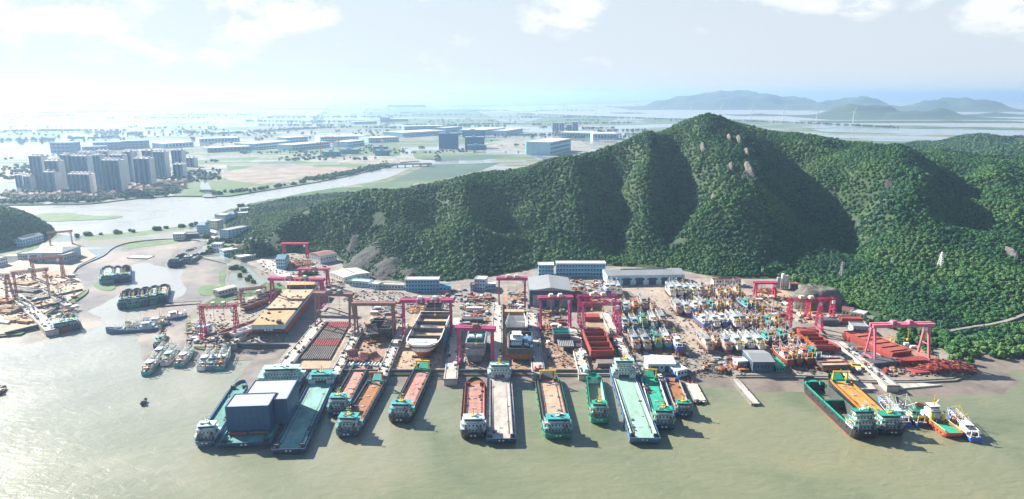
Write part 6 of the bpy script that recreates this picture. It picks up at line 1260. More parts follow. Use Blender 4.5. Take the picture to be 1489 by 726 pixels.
# gas tanks
for i, (px, h, l) in enumerate([(1131, 12, 'short grey gas tank, first of the three beside the small crimson crane'), (1137.5, 15.5, 'tallest white gas tank, middle of the three'), (1143.5, 14, 'white gas tank next to the little brown hut')]):
    a = G(px, 420, YZ); r_ = thing('gas_tank', l, 'tank', (a.x, a.y, YZ), 0, 'upright gas tanks at the foot of the hill'); m = MB()
    m.rings([[(math.cos(t) * r0, math.sin(t) * r0, z) for t in [6.283 * k / 14 for k in range(14)]] for r0, z in ((1.9, 1), (1.9, h - .8), (1.5, h - .25), (.5, h))], 0, True, True, True); m.build('shell', P_GREY if i == 0 else P_WHITE, r_, True); 
    for k in range(4): t = 1.57 * k + .8; MB().beam((1.7 * math.cos(t), 1.7 * math.sin(t), 0), (1.7 * math.cos(t), 1.7 * math.sin(t), 1.2), .3, .3).build('leg', P_GREY, r_)
    m = MB(); m.beam((0, -2.1, 0), (0, -2.1, h), .4, .15); m.build('ladder', P_GREY, r_)
for l, P in [('red gas tank on the shaded pier, nearer the edge', (784.5, 540)), ('red gas tank on the shaded pier, nearer the tan deck barge', (782, 538))]:
    a = G(*P, 4.4); r_ = thing('gas_tank', l, 'tank', (a.x - (3 if 'edge' in l else -1), a.y, 4.4), 0, 'red tanks on the shaded pier'); MB().tube((0, -2.4, 1.4), (0, 2.4, 1.4), 1.1, 10).build('shell', P_BRIGHTRED, r_); MB().box(-.9, .9, -1.8, -1.3, 0, .6).build('saddle', DARKGEAR, r_); MB().box(-.9, .9, 1.3, 1.8, 0, .6).build('saddle', DARKGEAR, r_)
# sandy yard opposite
building('warehouse', 'big blue grey shed with a curved pale roof in the sandy yard', 'shed', (42, 381), (92, 381), 34, 11, W_PALEBLUE, R_GREY, 1, 8, 'hip', ridge=3, door=3); building('warehouse', 'plain grey side shed built onto the big blue grey shed', 'shed', (94, 383), (112, 378), 28, 9, W_GREY, R_GREY, 1, 5); building('house', 'long white house against the wooded knoll', 'house', (34, 358), (64, 350), 12, 8, W_PALEBLUE, R_GREY, 2, 8, 'gable'); building('house', 'pale low hut between the knoll and the blue grey shed', 'house', (26, 377), (40, 377), 12, 6, W_GREY, R_GREY, 1, 4); building('house', 'white house at the edge of the picture under the knoll', 'house', (-4, 388), (12, 384), 12, 8, W_WHITE, R_GREY, 2, 5)
TIM = M('timber', (.42, .27, .14), .85, .3, .6, .4, (.2, .12, .06)); TIMG = 'timber and plate stacks of the sandy yard'
for i, (px, py, w, d, h, l, mt) in enumerate([(30, 412, 34, 12, 2, 'long low timber stack nearest the blue grey shed', TIM), (40, 424, 30, 12, 3, 'dark timber stack under the faded red crane', D_STEEL), (48, 433, 34, 10, 2.5, 'grey plate stack behind the tan dock floor', D_STEEL), (12, 452, 26, 16, 3, 'orange timber pile behind the near dock gate', TIM), (2, 468, 24, 8, 2, 'white topped plate stack beside the near dock gate', P_WHITE), (28, 468, 28, 7, 2.5, 'orange timber stack lying on the near dock floor', TIM), (6, 440, 22, 12, 4, 'brown hull plates leaning together at the picture edge', D_RUST)]):
    a = G(px, py, YZ); r_ = thing('timber_stack', l, 'stack', (a.x, a.y, YZ), -.25, TIMG); m = MB(); rr = random.Random(i)
    for k in range(int(d / 1.6)):
        for q in range(2): x = -w / 2 + w * q / 2; m.box(x + rr.uniform(0, 1.5), x + w / 2 - rr.uniform(0, 2.5), -d / 2 + 1.6 * k, -d / 2 + 1.6 * k + 1.35, .3, h * rr.uniform(.7, 1))
    m.build('board', mt, r_); 
    for s in (-1, 1): MB().box(s * w * .4 - .25, s * w * .4 + .25, -d / 2, d / 2, 0, .3).build('bearer', DARKGEAR, r_)
for l, a, b_ in [('dark dock gate across the tan basin nearest the moored ships', (52, 450), (86, 443)), ('near dark dock gate closing the timber dock', (8, 487), (62, 474)), ('far dock gate below the blue grey shed', (86, 431), (120, 423))]: gate(l, a, b_)
for q, mt in [([(24, 440), (80, 430), (90, 438), (40, 452)], SL_TAN), ([(60, 410), (104, 402), (122, 420), (84, 428)], SL_TAN), ([(0, 462), (50, 456), (64, 470), (4, 484)], SL_TAN), ([(56, 398), (96, 392), (104, 400), (60, 408)], SL_RUST)]: slip_floor(q, mt, YZ + .04)
pier('concrete walkway with a rubber tipped end in the sandy yard', (72, 476), (22, 428), 9)
pier('concrete walkway between the two tan basins of the sandy yard', (96, 441), (66, 420), 6)

# ================================================================ VILLAGE BY THE INNER BASIN
VG = 'village houses between the basin and the river'
V = [(287, 341, 300, 341, 14, 13, W_PALEBLUE, R_BLUE, 'hip', 'pale blue grey villa with a pitched roof by the river bank'), (302, 333, 316, 334, 13, 12, W_CREAM, W_WHITE, 'flat', 'white flat roofed house beside the pale blue grey villa'), (313, 324, 328, 325, 14, 12, W_PALEBLUE, R_LIGHT, 'flat', 'blue walled house with a white rim at the river bank'), (328, 322, 342, 322, 14, 11, W_GREY, R_BLUE, 'hip', 'grey house with a small roof turret by the river bank'),
     (347, 318, 361, 317, 10, 8, W_WHITE, W_WHITE, 'flat', 'white terraced house stepping down to the river'), (350, 312, 362, 311, 10, 9, W_PALEBLUE, R_LIGHT, 'flat', 'pale upper house above the white terraced one'), (376, 314, 390, 315, 12, 7, W_WHITE, W_WHITE, 'flat', 'white flat roofed house at the edge of the wooded slope'), (320, 348, 332, 350, 34, 13, W_PALEBLUE, R_GREY, 'flat', 'long grey blue village hall beside the village lane'),
     (308, 366, 322, 366, 10, 9, W_WHITE, W_WHITE, 'flat', 'white three storey house at the landing'), (326, 374, 346, 371, 15, 7, W_PALEBLUE, R_LIGHT, 'flat', 'blue workshop beside the landing'), (346, 371, 362, 368, 18, 5, W_GREY, R_BROWN, 'gable', 'brown roofed workshop beside the blue one'), (350, 381, 372, 377, 12, 5, W_GREY, W_WHITE, 'flat', 'white roofed shelter by the pond'), (385, 358, 396, 358, 9, 7, W_BLUE, W_WHITE, 'flat', 'bright blue gatehouse with a white rim at the yard entrance'),
     (398, 357, 404, 357, 7, 4, W_WHITE, W_WHITE, 'flat', 'little white hut beside the bright blue gatehouse'), (252, 349, 268, 348, 14, 7, W_WHITE, W_WHITE, 'flat', 'white boat house on the dike'), (270, 347, 288, 346, 14, 5, W_DKBLUE, R_DARK, 'flat', 'dark long boat shed on the dike'), (345, 340, 356, 341, 9, 7, W_TAN, R_BROWN, 'hip', 'brown roofed house among the trees'), (356, 333, 366, 334, 9, 7, W_GREY, R_BROWN, 'hip', 'brown roofed house higher up among the trees'), (363, 356, 374, 357, 9, 8, W_GREY, R_BROWN, 'hip', 'grey house with a brown roof hidden in the trees above the workshops'), (368, 326, 378, 326, 9, 6, W_CREAM, R_RED, 'hip', 'small cream house with a reddish roof below the slope')]
for ax, ay, bx, by, d, h, w, rf, rt, l in V: building('house', l, 'house', (ax, ay), (bx, by), d, h, w, rf, max(1, round(h / 3.6)), max(3, int(math.hypot(bx - ax, by - ay) / 3)), rt, 1.8, group=VG)

# ================================================================ FAR TOWN ACROSS THE RIVER
FZ = LAND_Z
T_BODY = wallm('tower_blue_grey', (.15, .26, .39)); T_SIDE = wallm('tower_cream', (.66, .62, .60)); T_DARK = wallm('tower_recess', (.06, .10, .14))
def tower(label, A, B, depth, H, rz_off=0.0):
    a, b = G(*A, FZ), G(*B, FZ); Wd = (b - a).length; rz = -.15; r_ = thing('apartment_tower', label, 'apartment tower', ((a.x + b.x) / 2, (a.y + b.y) / 2 + depth / 2, FZ), rz, 'apartment towers across the river'); w, d = Wd / 2, depth / 2
    MB().box(-w, w, -d, d, -1, H).build('tower_body', T_BODY, r_); s = MB(); s.box(w, w + .3, -d * .96, d * .96, 0, H - .6); s.box(-w - .3, -w, -d * .96, d * .96, 0, H - .6); s.build('end_wall', T_SIDE, r_)
    n = max(2, int(Wd / 9)); rec = MB()
    for i in range(n):
        cx = -w + Wd * (i + .5) / n; rec.box(cx - .9, cx + .9, -d - .06, -d, 0, H - 1.5); bal = MB(); MB().box(cx - Wd / n * .5 + .6, cx - 1.2, -d - .05, -d, 1, H - 1.6).build('window_column', GLASS, r_)
        for k in range(int(H / 3)): bal.box(cx + 1.1, cx + Wd / n * .5 - .4, -d - .9, -d, 3 * k + .1, 3 * k + 1.0); k or bal.box(cx + 1.1, cx + 1.3, -d - .5, -d, 0, H - 2)
        bal.build('balcony_stack', T_BODY, r_)
    rec.build('recess', T_DARK, r_)
    k = MB(); k.box(-w - .4, w + .4, -d - .4, d + .4, H, H + .6); ro = k.build('roof', T_SIDE, r_); k = MB()
    for i in range(n): cx = -w + Wd * (i + .5) / n; k.box(cx - 2, cx + 2, -2.5, 2.5, H + .6, H + 4.2)
    k.build('lift_housing', T_SIDE, ro)
TW = [(48, 68, 274, 66, 'pale tower at the river end of the estate'), (70, 92, 278, 60, 'tower behind the short slab, second from the river end'), (66, 84, 280, 40, 'short slab tower in front of the river end pair'), (94, 104, 272, 66, 'narrow tower between the two river end groups'), (101, 135, 282, 38, 'low broad slab in front of the long twin tower'), (98, 134, 272, 64, 'long twin tower behind the low broad slab'), (116, 138, 262, 62, 'tower half hidden behind the long twin one'), (140, 152, 270, 64, 'slim tower beside the darkest front tower'), (152, 180, 281, 64, 'darkest broad front tower of the estate'), (164, 184, 268, 62, 'tower directly behind the darkest front tower'), (182, 196, 264, 66, 'tower with a pale flank in the middle of the estate'), (198, 223, 273, 60, 'broad dark tower nearest the villas'), (186, 204, 256, 58, 'hazy back row tower near the middle'), (210, 226, 256, 60, 'hazy tower behind the broad dark one'), (226, 244, 259, 60, 'tall pale flanked tower at the inland end'), (252, 268, 252, 56, 'inland end tower, standing a little apart'), (253, 268, 258, 30, 'short block in front of the inland end tower'), (142, 162, 254, 56, 'hazy back row tower behind the slim one'), (272, 284, 243, 24, 'low far block beyond the inland end tower'), (24, 36, 273, 26, 'low block at the river end of the estate'), (36, 47, 275, 26, 'second low block at the river end')]
for x0, x1, y, H, l in TW: tower(l, (x0, y), (x1, y), 17, H)
# villas with red roofs below the towers: one kind, copied
vl = thing('villa', 'red roofed villa at the foot of the towers', 'villa', (0, 0, FZ), 0, 'red roofed villas below the towers'); MB().box(-6, 6, -5, 5, -.5, 8).build('wall', W_CREAM, vl); m = MB(); m.add([(-6.6, -5.6, 8), (6.6, -5.6, 8), (6.6, 5.6, 8), (-6.6, 5.6, 8), (-3, 0, 11), (3, 0, 11)], [(0, 1, 5, 4), (2, 3, 4, 5), (1, 2, 5), (3, 0, 4), (3, 2, 1, 0)]); m.build('roof', R_RED, vl); m = MB(); 
for z_ in (2.2, 5.6): MB().box(-5.4, 5.4, -5.08, -4.9, z_ - .7, z_ + .7).build('window_band', GLASS, vl)
first = True; rr = random.Random(12)
for px, py in [(190 + 9.5 * i + rr.uniform(-3, 3), 280 - 1.3 * i + 4 * j + rr.uniform(-1, 1)) for i in range(9) for j in range(-1, 2)] + [(14 + 8.6 * i + rr.uniform(-3, 3), 287 + rr.uniform(-3, 2.5)) for i in range(19)]:
    if py > 292 - max(0, px - 150) * .11: continue
    o = vl if first else copy_tree(vl); first = False; g = G(px, py, FZ); o.location = (g.x, g.y, FZ); o.rotation_euler = (0, 0, rr.uniform(-.4, .4)); k = rr.uniform(.8, 1.1); o.scale = (k, k, rr.uniform(.8, 1.1))
def far_shed(label, A, B, depth, H, wall=W_WHITE, roof=R_LIGHT, name='factory', cat='factory', bands=1, group=None, rt='flat'):
    a, b = G(*A, FZ), G(*B, FZ); Wd = math.hypot(b.x - a.x, b.y - a.y); rz = math.atan2(b.y - a.y, b.x - a.x); w, d = Wd / 2, depth / 2
    r_ = thing(name, label, cat, ((a.x + b.x) / 2 - math.sin(rz) * d, (a.y + b.y) / 2 + math.cos(rz) * d, FZ), rz, group); MB().box(-w, w, -d, d, -1, H).build('wall', wall, r_); m = MB(); m.box(-w - .6, w + .6, -d - .6, d + .6, H, H + 1.2); m.build('roof', roof, r_); 
    for k in range(bands):
        z = H * (k + .55) / bands; bo_ = MB().box(-w + 2, w - 2, -d - .12, -d + .3, z - H / bands * .25, z + H / bands * .25).build('window_band', T_DARK, r_); n = max(4, int(Wd / 12)); m = MB()
        for i in range(n): cx = -w + Wd * (i + .5) / n; m.box(cx - 1.6, cx + 1.6, -d - .2, -d - .12, z - H / bands * .25, z + H / bands * .25)
        m.build('mullion_panel', wall, bo_)
FG = 'pale factories on the plain across the river'
for A, B, d, H, b_, l in [((370, 218), (422, 213), 90, 20, 2, 'white factory with a bright roof beside the river plain'), ((424, 219), (480, 214), 70, 18, 2, 'pale factory with rows of dark windows next to the bright roofed one'), ((416, 209), (448, 207), 60, 22, 2, 'tall pale works behind the bright roofed factory'), ((466, 207), (532, 205), 110, 20, 2, 'long pale two storey factory in the middle of the plain'), ((506, 214), (530, 211), 60, 18, 2, 'square pale office works beside the long two storey factory'), ((536, 208), (580, 206), 90, 18, 2, 'pale works with a bright roof beyond the long factory'), ((586, 200), (648, 196), 130, 20, 1, 'wide bright roofed hall behind the teal wrapped blocks'), ((588, 190), (646, 189), 90, 22, 2, 'long grey factory far out on the plain'), ((648, 192), (672, 190), 60, 20, 2, 'pale factory at the end of the long grey one'), ((700, 197), (735, 193), 120, 24, 2, 'bright flat roofed factory beyond the teal wrapped towers'), ((736, 196), (760, 192), 110, 18, 1, 'white shed beyond the bright flat roofed factory'),
     ((814, 200), (862, 201), 110, 22, 1, 'huge white roofed hall beyond the hill shoulder'), ((862, 203), (898, 203), 120, 24, 1, 'second huge white roofed hall nearest the hill ridge'), ((800, 226), (830, 219), 80, 40, 3, 'tall pale unfinished block just behind the ridge'), ((290, 208), (348, 206), 70, 16, 1, 'long low hall on the plain beyond the inland tower'), ((238, 216), (282, 213), 70, 16, 1, 'white hall with a curved front beyond the towers'), ((302, 222), (365, 219), 60, 14, 1, 'grey hall beside the road beyond the towers'), ((563, 156), (618, 156), 160, 34, 2, 'hazy long block on the horizon of the plain'), ((553, 178), (565, 178), 60, 34, 2, 'grey tower block far out on the green fields'), ((565, 177), (592, 177), 60, 18, 1, 'blue roofed works beside the far grey tower block'), ((515, 181), (548, 180), 70, 16, 1, 'pale works on the near side of the far grey tower block'), ((120, 221), (155, 220), 60, 16, 1, 'hazy slab beyond the towers with a flat roof'), ((74, 223), (105, 223), 50, 34, 3, 'dark hazy block beyond the towers'), ((136, 219), (176, 218), 50, 26, 3, 'hazy long apartment row beyond the towers'), ((176, 217), (218, 215), 50, 26, 3, 'hazy apartment row continuing the long one')]:
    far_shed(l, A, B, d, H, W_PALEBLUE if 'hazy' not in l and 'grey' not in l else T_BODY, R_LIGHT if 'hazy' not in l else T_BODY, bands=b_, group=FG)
TL = M('scaffold_netting', (.008, .22, .32), .8, .15, .15, .2, (.02, .12, .16)); TLD = M('scaffold_netting_dark', (.005, .12, .24), .8, .15, .15, .2, (.02, .08, .12)); TLG = M('green_netting', (.03, .30, .26), .8, .15, .15, .2, (.03, .2, .18))
def wrapped(label, A, B, depth, H, mat):
    a, b = G(*A, FZ), G(*B, FZ); Wd = (b - a).length; w, d = Wd / 2, depth / 2; r_ = thing('netted_building', label, 'building site', ((a.x + b.x) / 2, (a.y + b.y) / 2 + d, FZ), .05, 'building shells wrapped in scaffold netting'); MB().box(-w, w, -d, d, -1, H).build('netting', mat, r_); m = MB()
    for i in range(int(Wd / 6) + 1): x = -w + Wd * i / max(1, int(Wd / 6)); m.beam((x, -d - .3, 0), (x, -d - .3, H + 1.5), .5, .5)
    for k in range(int(H / 7)): m.beam((-w, -d - .35, 7 * k + 3), (w, -d - .35, 7 * k + 3), .4, .6)
    m.build('scaffold', TLD, r_); m = MB(); m.box(-w + 1, w - 1, -d + 1, d - 1, H, H + .8); m.box(-w * .3, w * .1, -4, 4, H + .8, H + 5); m.build('roof_slab', T_BODY, r_)
for l, A, B, d, H, mt in [('deep blue netted block standing alone beyond the bridge', (638, 216), (666, 216), 40, 53, TLD), ('deep blue netted block nearest the half built site road', (676, 216), (704, 216), 40, 40, TLD), ('blue netted block behind the one nearest the site road', (672, 200), (705, 200), 50, 32, TLD), ('low blue netted wing in front of the deep blue block', (679, 218), (707, 218), 20, 16, TL), ('small teal netted shell by the river bend', (472, 227), (490, 228), 30, 14, TLG), ('teal netted shell with tower cranes beside the river bend', (494, 224), (520, 224), 30, 14, TLG), ('teal netted shell nearest the bridge', (546, 227), (564, 226), 30, 16, TLG), ('teal netted shell behind the one nearest the bridge', (544, 220), (562, 219), 30, 14, TLG), ('tall pale green netted block just behind the ridge', (765, 224), (802, 224), 45, 36, TLG)]: wrapped(l, A, B, d, H, mt)
for px, py, w, H, l in [(804, 191, 9, 44, 'tall hazy slab nearest the white halls'), (814, 190, 7, 40, 'hazy slab second from the white halls'), (824, 191, 8, 34, 'hazy slab in the middle of its row'), (833, 190, 8, 46, 'pale striped slab at the end of its row')]: tower(l + ' on the far plain', (px, py), (px + w, py), 26, H)
# bridge over the narrow river and the small one over the canal
def bridge(label, A, B, w, z, n):
    a, b = G(*A, z), G(*B, z); L = (b - a).length; rz = math.atan2(b.y - a.y, b.x - a.x); r_ = thing('bridge', label, 'bridge', ((a.x + b.x) / 2, (a.y + b.y) / 2, 0), rz); MB().box(-L / 2, L / 2, -w / 2, w / 2, z - 2, z).build('bridge_deck', PIERC, r_); m = MB(); m.box(-L / 2, L / 2, -w / 2 - .3, -w / 2, z - 2.2, z + 1.3); m.box(-L / 2, L / 2, w / 2, w / 2 + .3, z - 2.2, z + 1.3); m.build('parapet', W_GREY, r_)
    for k in range(n): x = -L / 2 + L * (k + .5) / n; MB().box(x - 1.6, x + 1.6, -w / 2 + .6, w / 2 - .6, -2, z - 2).build('pier_column', WALLC, r_)
bridge('grey road bridge with stout columns over the narrow river', (561, 239), (628, 238), 16, 9, 6); bridge('small footbridge over the mouth of the canal', (291, 277), (312, 277), 6, 5, 2)
# wind turbines along the sea dike
TGRP = 'wind turbines along the sea dike'
wt = thing('wind_turbine', 'white wind turbine on the sea dike', 'wind turbine', (0, 0, FZ), 0, TGRP); MB().cyl((0, 0), 2.3, 0, 66, 10, 0, 1.4).build('tower', P_WHITE, wt); m = MB(); m.box(-1.6, 1.6, -3, 5, 65, 68.2); nc = m.build('nacelle', P_WHITE, wt); m = MB(); m.tube((0, -3, 66.6), (0, -5, 66.6), 1.5, 8, 0, .6); m.build('hub', P_WHITE, nc)
for k in range(3):
    t = 2.094 * k + .4; e = Vector((math.sin(t), 0, math.cos(t))); p = Vector((math.cos(t), 0, -math.sin(t))); c = Vector((0, -4, 66.6)); m = MB(); m.rings([[c + e * r_ - p * w + Vector((0, -.2, 0)), c + e * r_ + p * w, c + e * r_ + p * w * .8 + Vector((0, .35, 0)), c + e * r_ - p * w * .9 + Vector((0, .3, 0))] for r_, w in ((.8, .9), (6, 1.9), (20, 1.3), (36, .35))], 0, True, True, True); m.build('blade', P_WHITE, wt)
TB = [(751, 161, 'first turbine of the dike, at its hazy inland end'), (785, 162, 'second turbine along the dike'), (817, 164, 'third turbine along the dike'), (823, 166, 'turbine close behind the third one'), (866, 168, 'turbine with a squat hazy tower past the third'), (887, 166, 'turbine near the tiny islet'), (924, 168, 'turbine beyond the tiny islet'), (963, 170, 'turbine next to the ridge of the hill'), (1004, 171, 'turbine just clear of the hill top'), (1047, 172, 'turbine on the far flank of the hill top'), (1091, 173, 'turbine between the hill and the sharp islet'), (1138, 176, 'tall turbine nearest the sharp islet'), (1187, 178, 'turbine in front of the sharp islet'), (1240, 180, 'tallest turbine, last along the dike')]
for i, (px, py, l) in enumerate(TB):
    o = wt if i == 0 else copy_tree(wt); g = G(px, py, FZ); o.location = (g.x, g.y, FZ); o['label'] = l; k = min(1.25, .62 + g.y / 8500); o.scale = (k * 1.15, k, k); o.rotation_euler = (0, 0, random.uniform(-.4, .4))
# pylons on the hill and tower cranes on the plain
def pylon(label, P, H, hf, wb, mat, arms=3, group=None):
    p = hit(hf, *P) or G(*P, FZ).xy; z = float(hf(np.array([p[0]]), np.array([p[1]]))[0]); r_ = thing('power_pylon', label, 'pylon', (p[0], p[1], z - 1), .3, group); m = MB(); n = 7
    for i in (-1, 1):
        for j in (-1, 1): m.tube((i * wb, j * wb, 0), (i * .35, j * .35, H), .24, 4)
    for k in range(n):
        t, u = k / n, (k + 1) / n; w0, w1 = wb + (.35 - wb) * t, wb + (.35 - wb) * u
        for (i0, j0), (i1, j1) in (((-1, -1), (1, -1)), ((1, -1), (1, 1)), ((1, 1), (-1, 1)), ((-1, 1), (-1, -1))): m.tube((i0 * w0, j0 * w0, H * t), (i1 * w1, j1 * w1, H * u), .14, 4); m.tube((i1 * w0, j1 * w0, H * t), (i0 * w1, j0 * w1, H * u), .14, 4)
    m.build('lattice_mast', mat, r_); m = MB()
    for k in range(arms): z_ = H * (.72 + .1 * k); m.beam((-wb * 1.5, 0, z_), (wb * 1.5, 0, z_), .3, .3)
    m.build('cross_arm', mat, r_)
pylon('white lattice pylon among the trees of the lower slope', (1367, 389), 15, hill_h, 2.2, P_WHITE); pylon('thin grey lattice pylon above the quarry cut', (1223, 404), 17, hill_h, 1.9, P_GREY); pylon('dark lattice pylon on the far wooded hill', (1408, 213), 34, far_h, 4, P_GREY)
def tcrane(label, P, H, jib, rz, mat):
    g = G(*P, FZ); r_ = thing('tower_crane', label, 'tower crane', (g.x, g.y, FZ), rz, 'tower cranes on the building sites'); MB().beam((0, 0, 0), (0, 0, H), 1.8, 1.8).build('mast', mat, r_); MB().beam((-jib * .3, 0, H), (jib, 0, H), 1.2, 1.4).build('jib', mat, r_); MB().box(-jib * .3, -jib * .3 + 4, -1.2, 1.2, H - 3, H - .6).build('counterweight', W_GREY, r_); MB().box(-1.2, 1.2, -1.2, 1.2, H, H + 5, 0, None, .8, .8).build('cab', mat, r_)
for P, H, j, rz, l in [((467, 229), 46, 36, .3, 'orange tower crane nearest the river spoil heap'), ((485, 222), 52, 40, 2.6, 'orange tower crane behind the small teal shell'), ((493, 224), 50, 36, 1.0, 'orange tower crane between the two teal shells'), ((557, 224), 44, 34, 2.0, 'orange tower crane nearest the bridge'), ((787, 214), 44, 44, .1, 'red tower crane just behind the ridge')]: tcrane(l, P, H, j, rz, P_ORANGERED)

# ================================================================ VEHICLES, CLUTTER, TREES
car = thing('parked_car', 'parked car in the yard', 'car', (0, 0, YZ), 0, 'cars parked about the yard')
CM = M('car_paint', (.5, .5, .5), .25, .05, .5, .05)
def carbody(mat):
    r_ = thing('parked_car', 'car', 'car'); m = MB(); m.box(-.9, .9, -2.2, 2.2, .35, .95, 0, None, .05, .05); m.build('body', mat, r_); m = MB(); m.box(-.82, .82, -1.3, 1.2, .95, 1.5, 0, None, .12, .45); m.build('windows', GLASS, r_); m = MB(); m.box(-.72, .72, -.85, .75, 1.5, 1.55); m.build('roof', mat, r_)
    for s in (-1, 1):
        for q in (-1.35, 1.35): MB().tube((s * .7, q, .34), (s * .95, q, .34), .34, 9).build('wheel', TYRE, r_)
    return r_
bpy.data.objects.remove(car)
cars = {'white': carbody(P_WHITE), 'black': carbody(P_BLACK), 'blue': carbody(P_BLUE), 'red': carbody(P_BRIGHTRED), 'silver': carbody(P_GREY)}
used = set()
spots = [('white', 646, 424, 'at the end of the low blue lean-to'), ('black', 660, 424, 'past the low blue lean-to'), ('white', 668, 424, 'in the middle of the road by the terrace house'), ('blue', 676, 423, 'near the low blue house'), ('white', 812, 405, 'below the long three storey block, first in line'), ('white', 828, 405, 'below the long three storey block, middle of the line'), ('red', 850, 405, 'below the long three storey block'), ('silver', 868, 405, 'below the long three storey block'), ('white', 842, 418, 'on the sandy lot beside the dark scrap pile'), ('black', 850, 415, 'on the sandy lot beyond the dark scrap pile'), ('white', 1090, 417, 'beyond the low white barracks'), ('silver', 1010, 412, 'at the far end of the long grey shed'), ('white', 1082, 415, 'beside the low white barracks'), ('white', 376, 366, 'at the yard entrance'), ('black', 384, 370, 'on the entrance road'), ('white', 412, 364, 'first in the row by the far red crane'), ('silver', 418, 363, 'second in the row by the far red crane'), ('white', 424, 362, 'third in the row by the far red crane'), ('white', 432, 361, 'fourth in the row by the far red crane'), ('blue', 405, 414, 'near the near legs of the magenta cranes'), ('white', 420, 418, 'beside the blue car under the magenta cranes'), ('white', 528, 424, 'below the pale blue lean-to'), ('silver', 545, 425, 'below the little white shed'), ('blue', 671, 436, 'on the pier road by the white cabins'), ('white', 672, 447, 'on the pier road nearer the slips'), ('white', 1052, 530, 'on the sandy quay'), ('blue', 1000, 541, 'by the pale stilted cabin'), ('white', 960, 548, 'in front of the white quay shed'), ('white', 1280, 512, 'beside the big pink crane'), ('silver', 700, 430, 'in the lot before the terrace house')]
for c, px, py, l in spots:
    o = cars[c] if c not in used else copy_tree(cars[c]); used.add(c); g = G(px, py, YZ); o.location = (g.x, g.y, YZ + .06); o.rotation_euler = (0, 0, random.choice((0, 1.57, .2, 1.4))); o['label'] = f'{c} car parked {l}'; o['group'] = 'cars parked about the yard'; o.scale = (1.1, 1.1, 1.1)
# plate stacks, bins and gear laid out by the slips: real pieces, one object each
PG = 'steel plates stacked along the slips'
ps_ = {}
for nm, mt in (('rusty', D_RUST), ('grey', P_GREY), ('pale', P_WHITE), ('red', P_RED)):
    r_ = thing('plate_stack', f'{nm} steel plates stacked on the yard ground among the slips', 'plate stack', (0, 0, YZ), 0, nm + ' ' + PG); rr = random.Random(nm); m = MB(); z = .35
    for k in range(5): m.cbox((rr.uniform(-.4, .4), rr.uniform(-.3, .3), z), (rr.uniform(5, 7), rr.uniform(2, 3), .16), 0, rr.uniform(-.1, .1)); z += .2
    m.build('plate', mt, r_); 
    for s in (-2, 2): MB().box(s - .15, s + .15, -1.4, 1.4, 0, .35).build('bearer', D_WOOD, r_)
    ps_[nm] = [r_, False]
rr = random.Random(31)
zones = [(672, 712, 428, 480, 16), (738, 764, 425, 470, 10), (788, 826, 452, 500, 9), (846, 880, 430, 450, 5), (800, 880, 408, 428, 10), (590, 655, 432, 450, 9), (430, 500, 405, 425, 12), (540, 582, 440, 470, 8), (1085, 1150, 430, 470, 16), (1160, 1230, 440, 470, 12), (1150, 1220, 515, 540, 8), (1240, 1330, 500, 545, 14), (900, 1000, 515, 535, 10), (1020, 1085, 522, 540, 9), (640, 720, 428, 440, 8), (270, 330, 470, 500, 10), (340, 420, 425, 445, 6), (10, 110, 400, 470, 18)]
for x0, x1, y0, y1, n in zones:
    for _ in range(n):
        nm = rr.choice(list(ps_)); o, done = ps_[nm]
        if done: o = copy_tree(o)
        ps_[nm][1] = True; g = G(rr.uniform(x0, x1), rr.uniform(y0, y1), YZ); o.location = (g.x, g.y, YZ + .05); o.rotation_euler = (0, 0, rr.choice((0, 1.57)) + rr.uniform(-.2, .2)); k = rr.uniform(.7, 1.3); o.scale = (k, k, rr.uniform(.8, 2.2))
# loose odds and ends nobody could count
m = MB(); rr = random.Random(77)
def loose(n, x0, x1, y0, y1, s=1.0, z=YZ):
    for _ in range(n):
        g = G(rr.uniform(x0, x1), rr.uniform(y0, y1), z); w, d, h = rr.uniform(.25, 1.4) * s, rr.uniform(.25, 2.0) * s, rr.uniform(.15, 1.1) * s
        m.cbox((g.x, g.y, z), (w, d, h), rr.choice((0, 0, 0, 0, 1, 1, 2, 5, 5, 5, 5, 6, 4, 3 if rr.random() < .4 else 0)), rr.uniform(0, 3.1))
for x0, x1, y0, y1, n in zones: loose(n * 18, x0, x1, y0, y1)
loose(260, 880, 1000, 405, 515); loose(420, 985, 1150, 430, 515); loose(200, 500, 590, 425, 440); loose(200, 505, 550, 470, 535); loose(140, 575, 640, 500, 535, .8); loose(120, 672, 712, 500, 535); loose(160, 738, 772, 470, 535); loose(160, 795, 840, 500, 535); loose(140, 862, 910, 505, 538); loose(200, 1150, 1290, 500, 545); loose(160, 1290, 1400, 530, 548); loose(220, 985, 1090, 515, 545, .8); loose(200, 285, 420, 450, 498); loose(240, 380, 480, 370, 400, 1.2); loose(200, 0, 110, 400, 470, 1.2)
for x0, x1, y0, y1, n in zones:
    for _ in range(n * 5):
        g = G(rr.uniform(x0, x1), rr.uniform(y0, y1), YZ); m.cbox((g.x, g.y, YZ), (rr.uniform(1, 3.6), rr.uniform(1, 5), rr.uniform(.15, 1.6)), rr.choice((0, 0, 1, 1, 5, 2, 6)), rr.choice((0, 1.57)) + rr.uniform(-.3, .3))
for B, T, w, z in PIERS:
    for _ in range(34):
        t = rr.random(); x = B[0] + (T[0] - B[0]) * t; y = B[1] + (T[1] - B[1]) * t; g = G(x, y, z); s_ = rr.choice((-1, 1)) * rr.uniform(.18, .46) * w
        m.cbox((g.x + s_, g.y, z), (rr.uniform(.4, 1.5), rr.uniform(.5, 2.6), rr.uniform(.4, 1.6)), rr.choice((5, 5, 4, 0, 3, 6)), rr.uniform(-.4, .4))
tag(m.build('yard_debris', [D_STEEL, D_RUST, P_GREY, P_WHITE, P_STEELBLUE, DARKGEAR, D_WOOD]), kind='stuff')
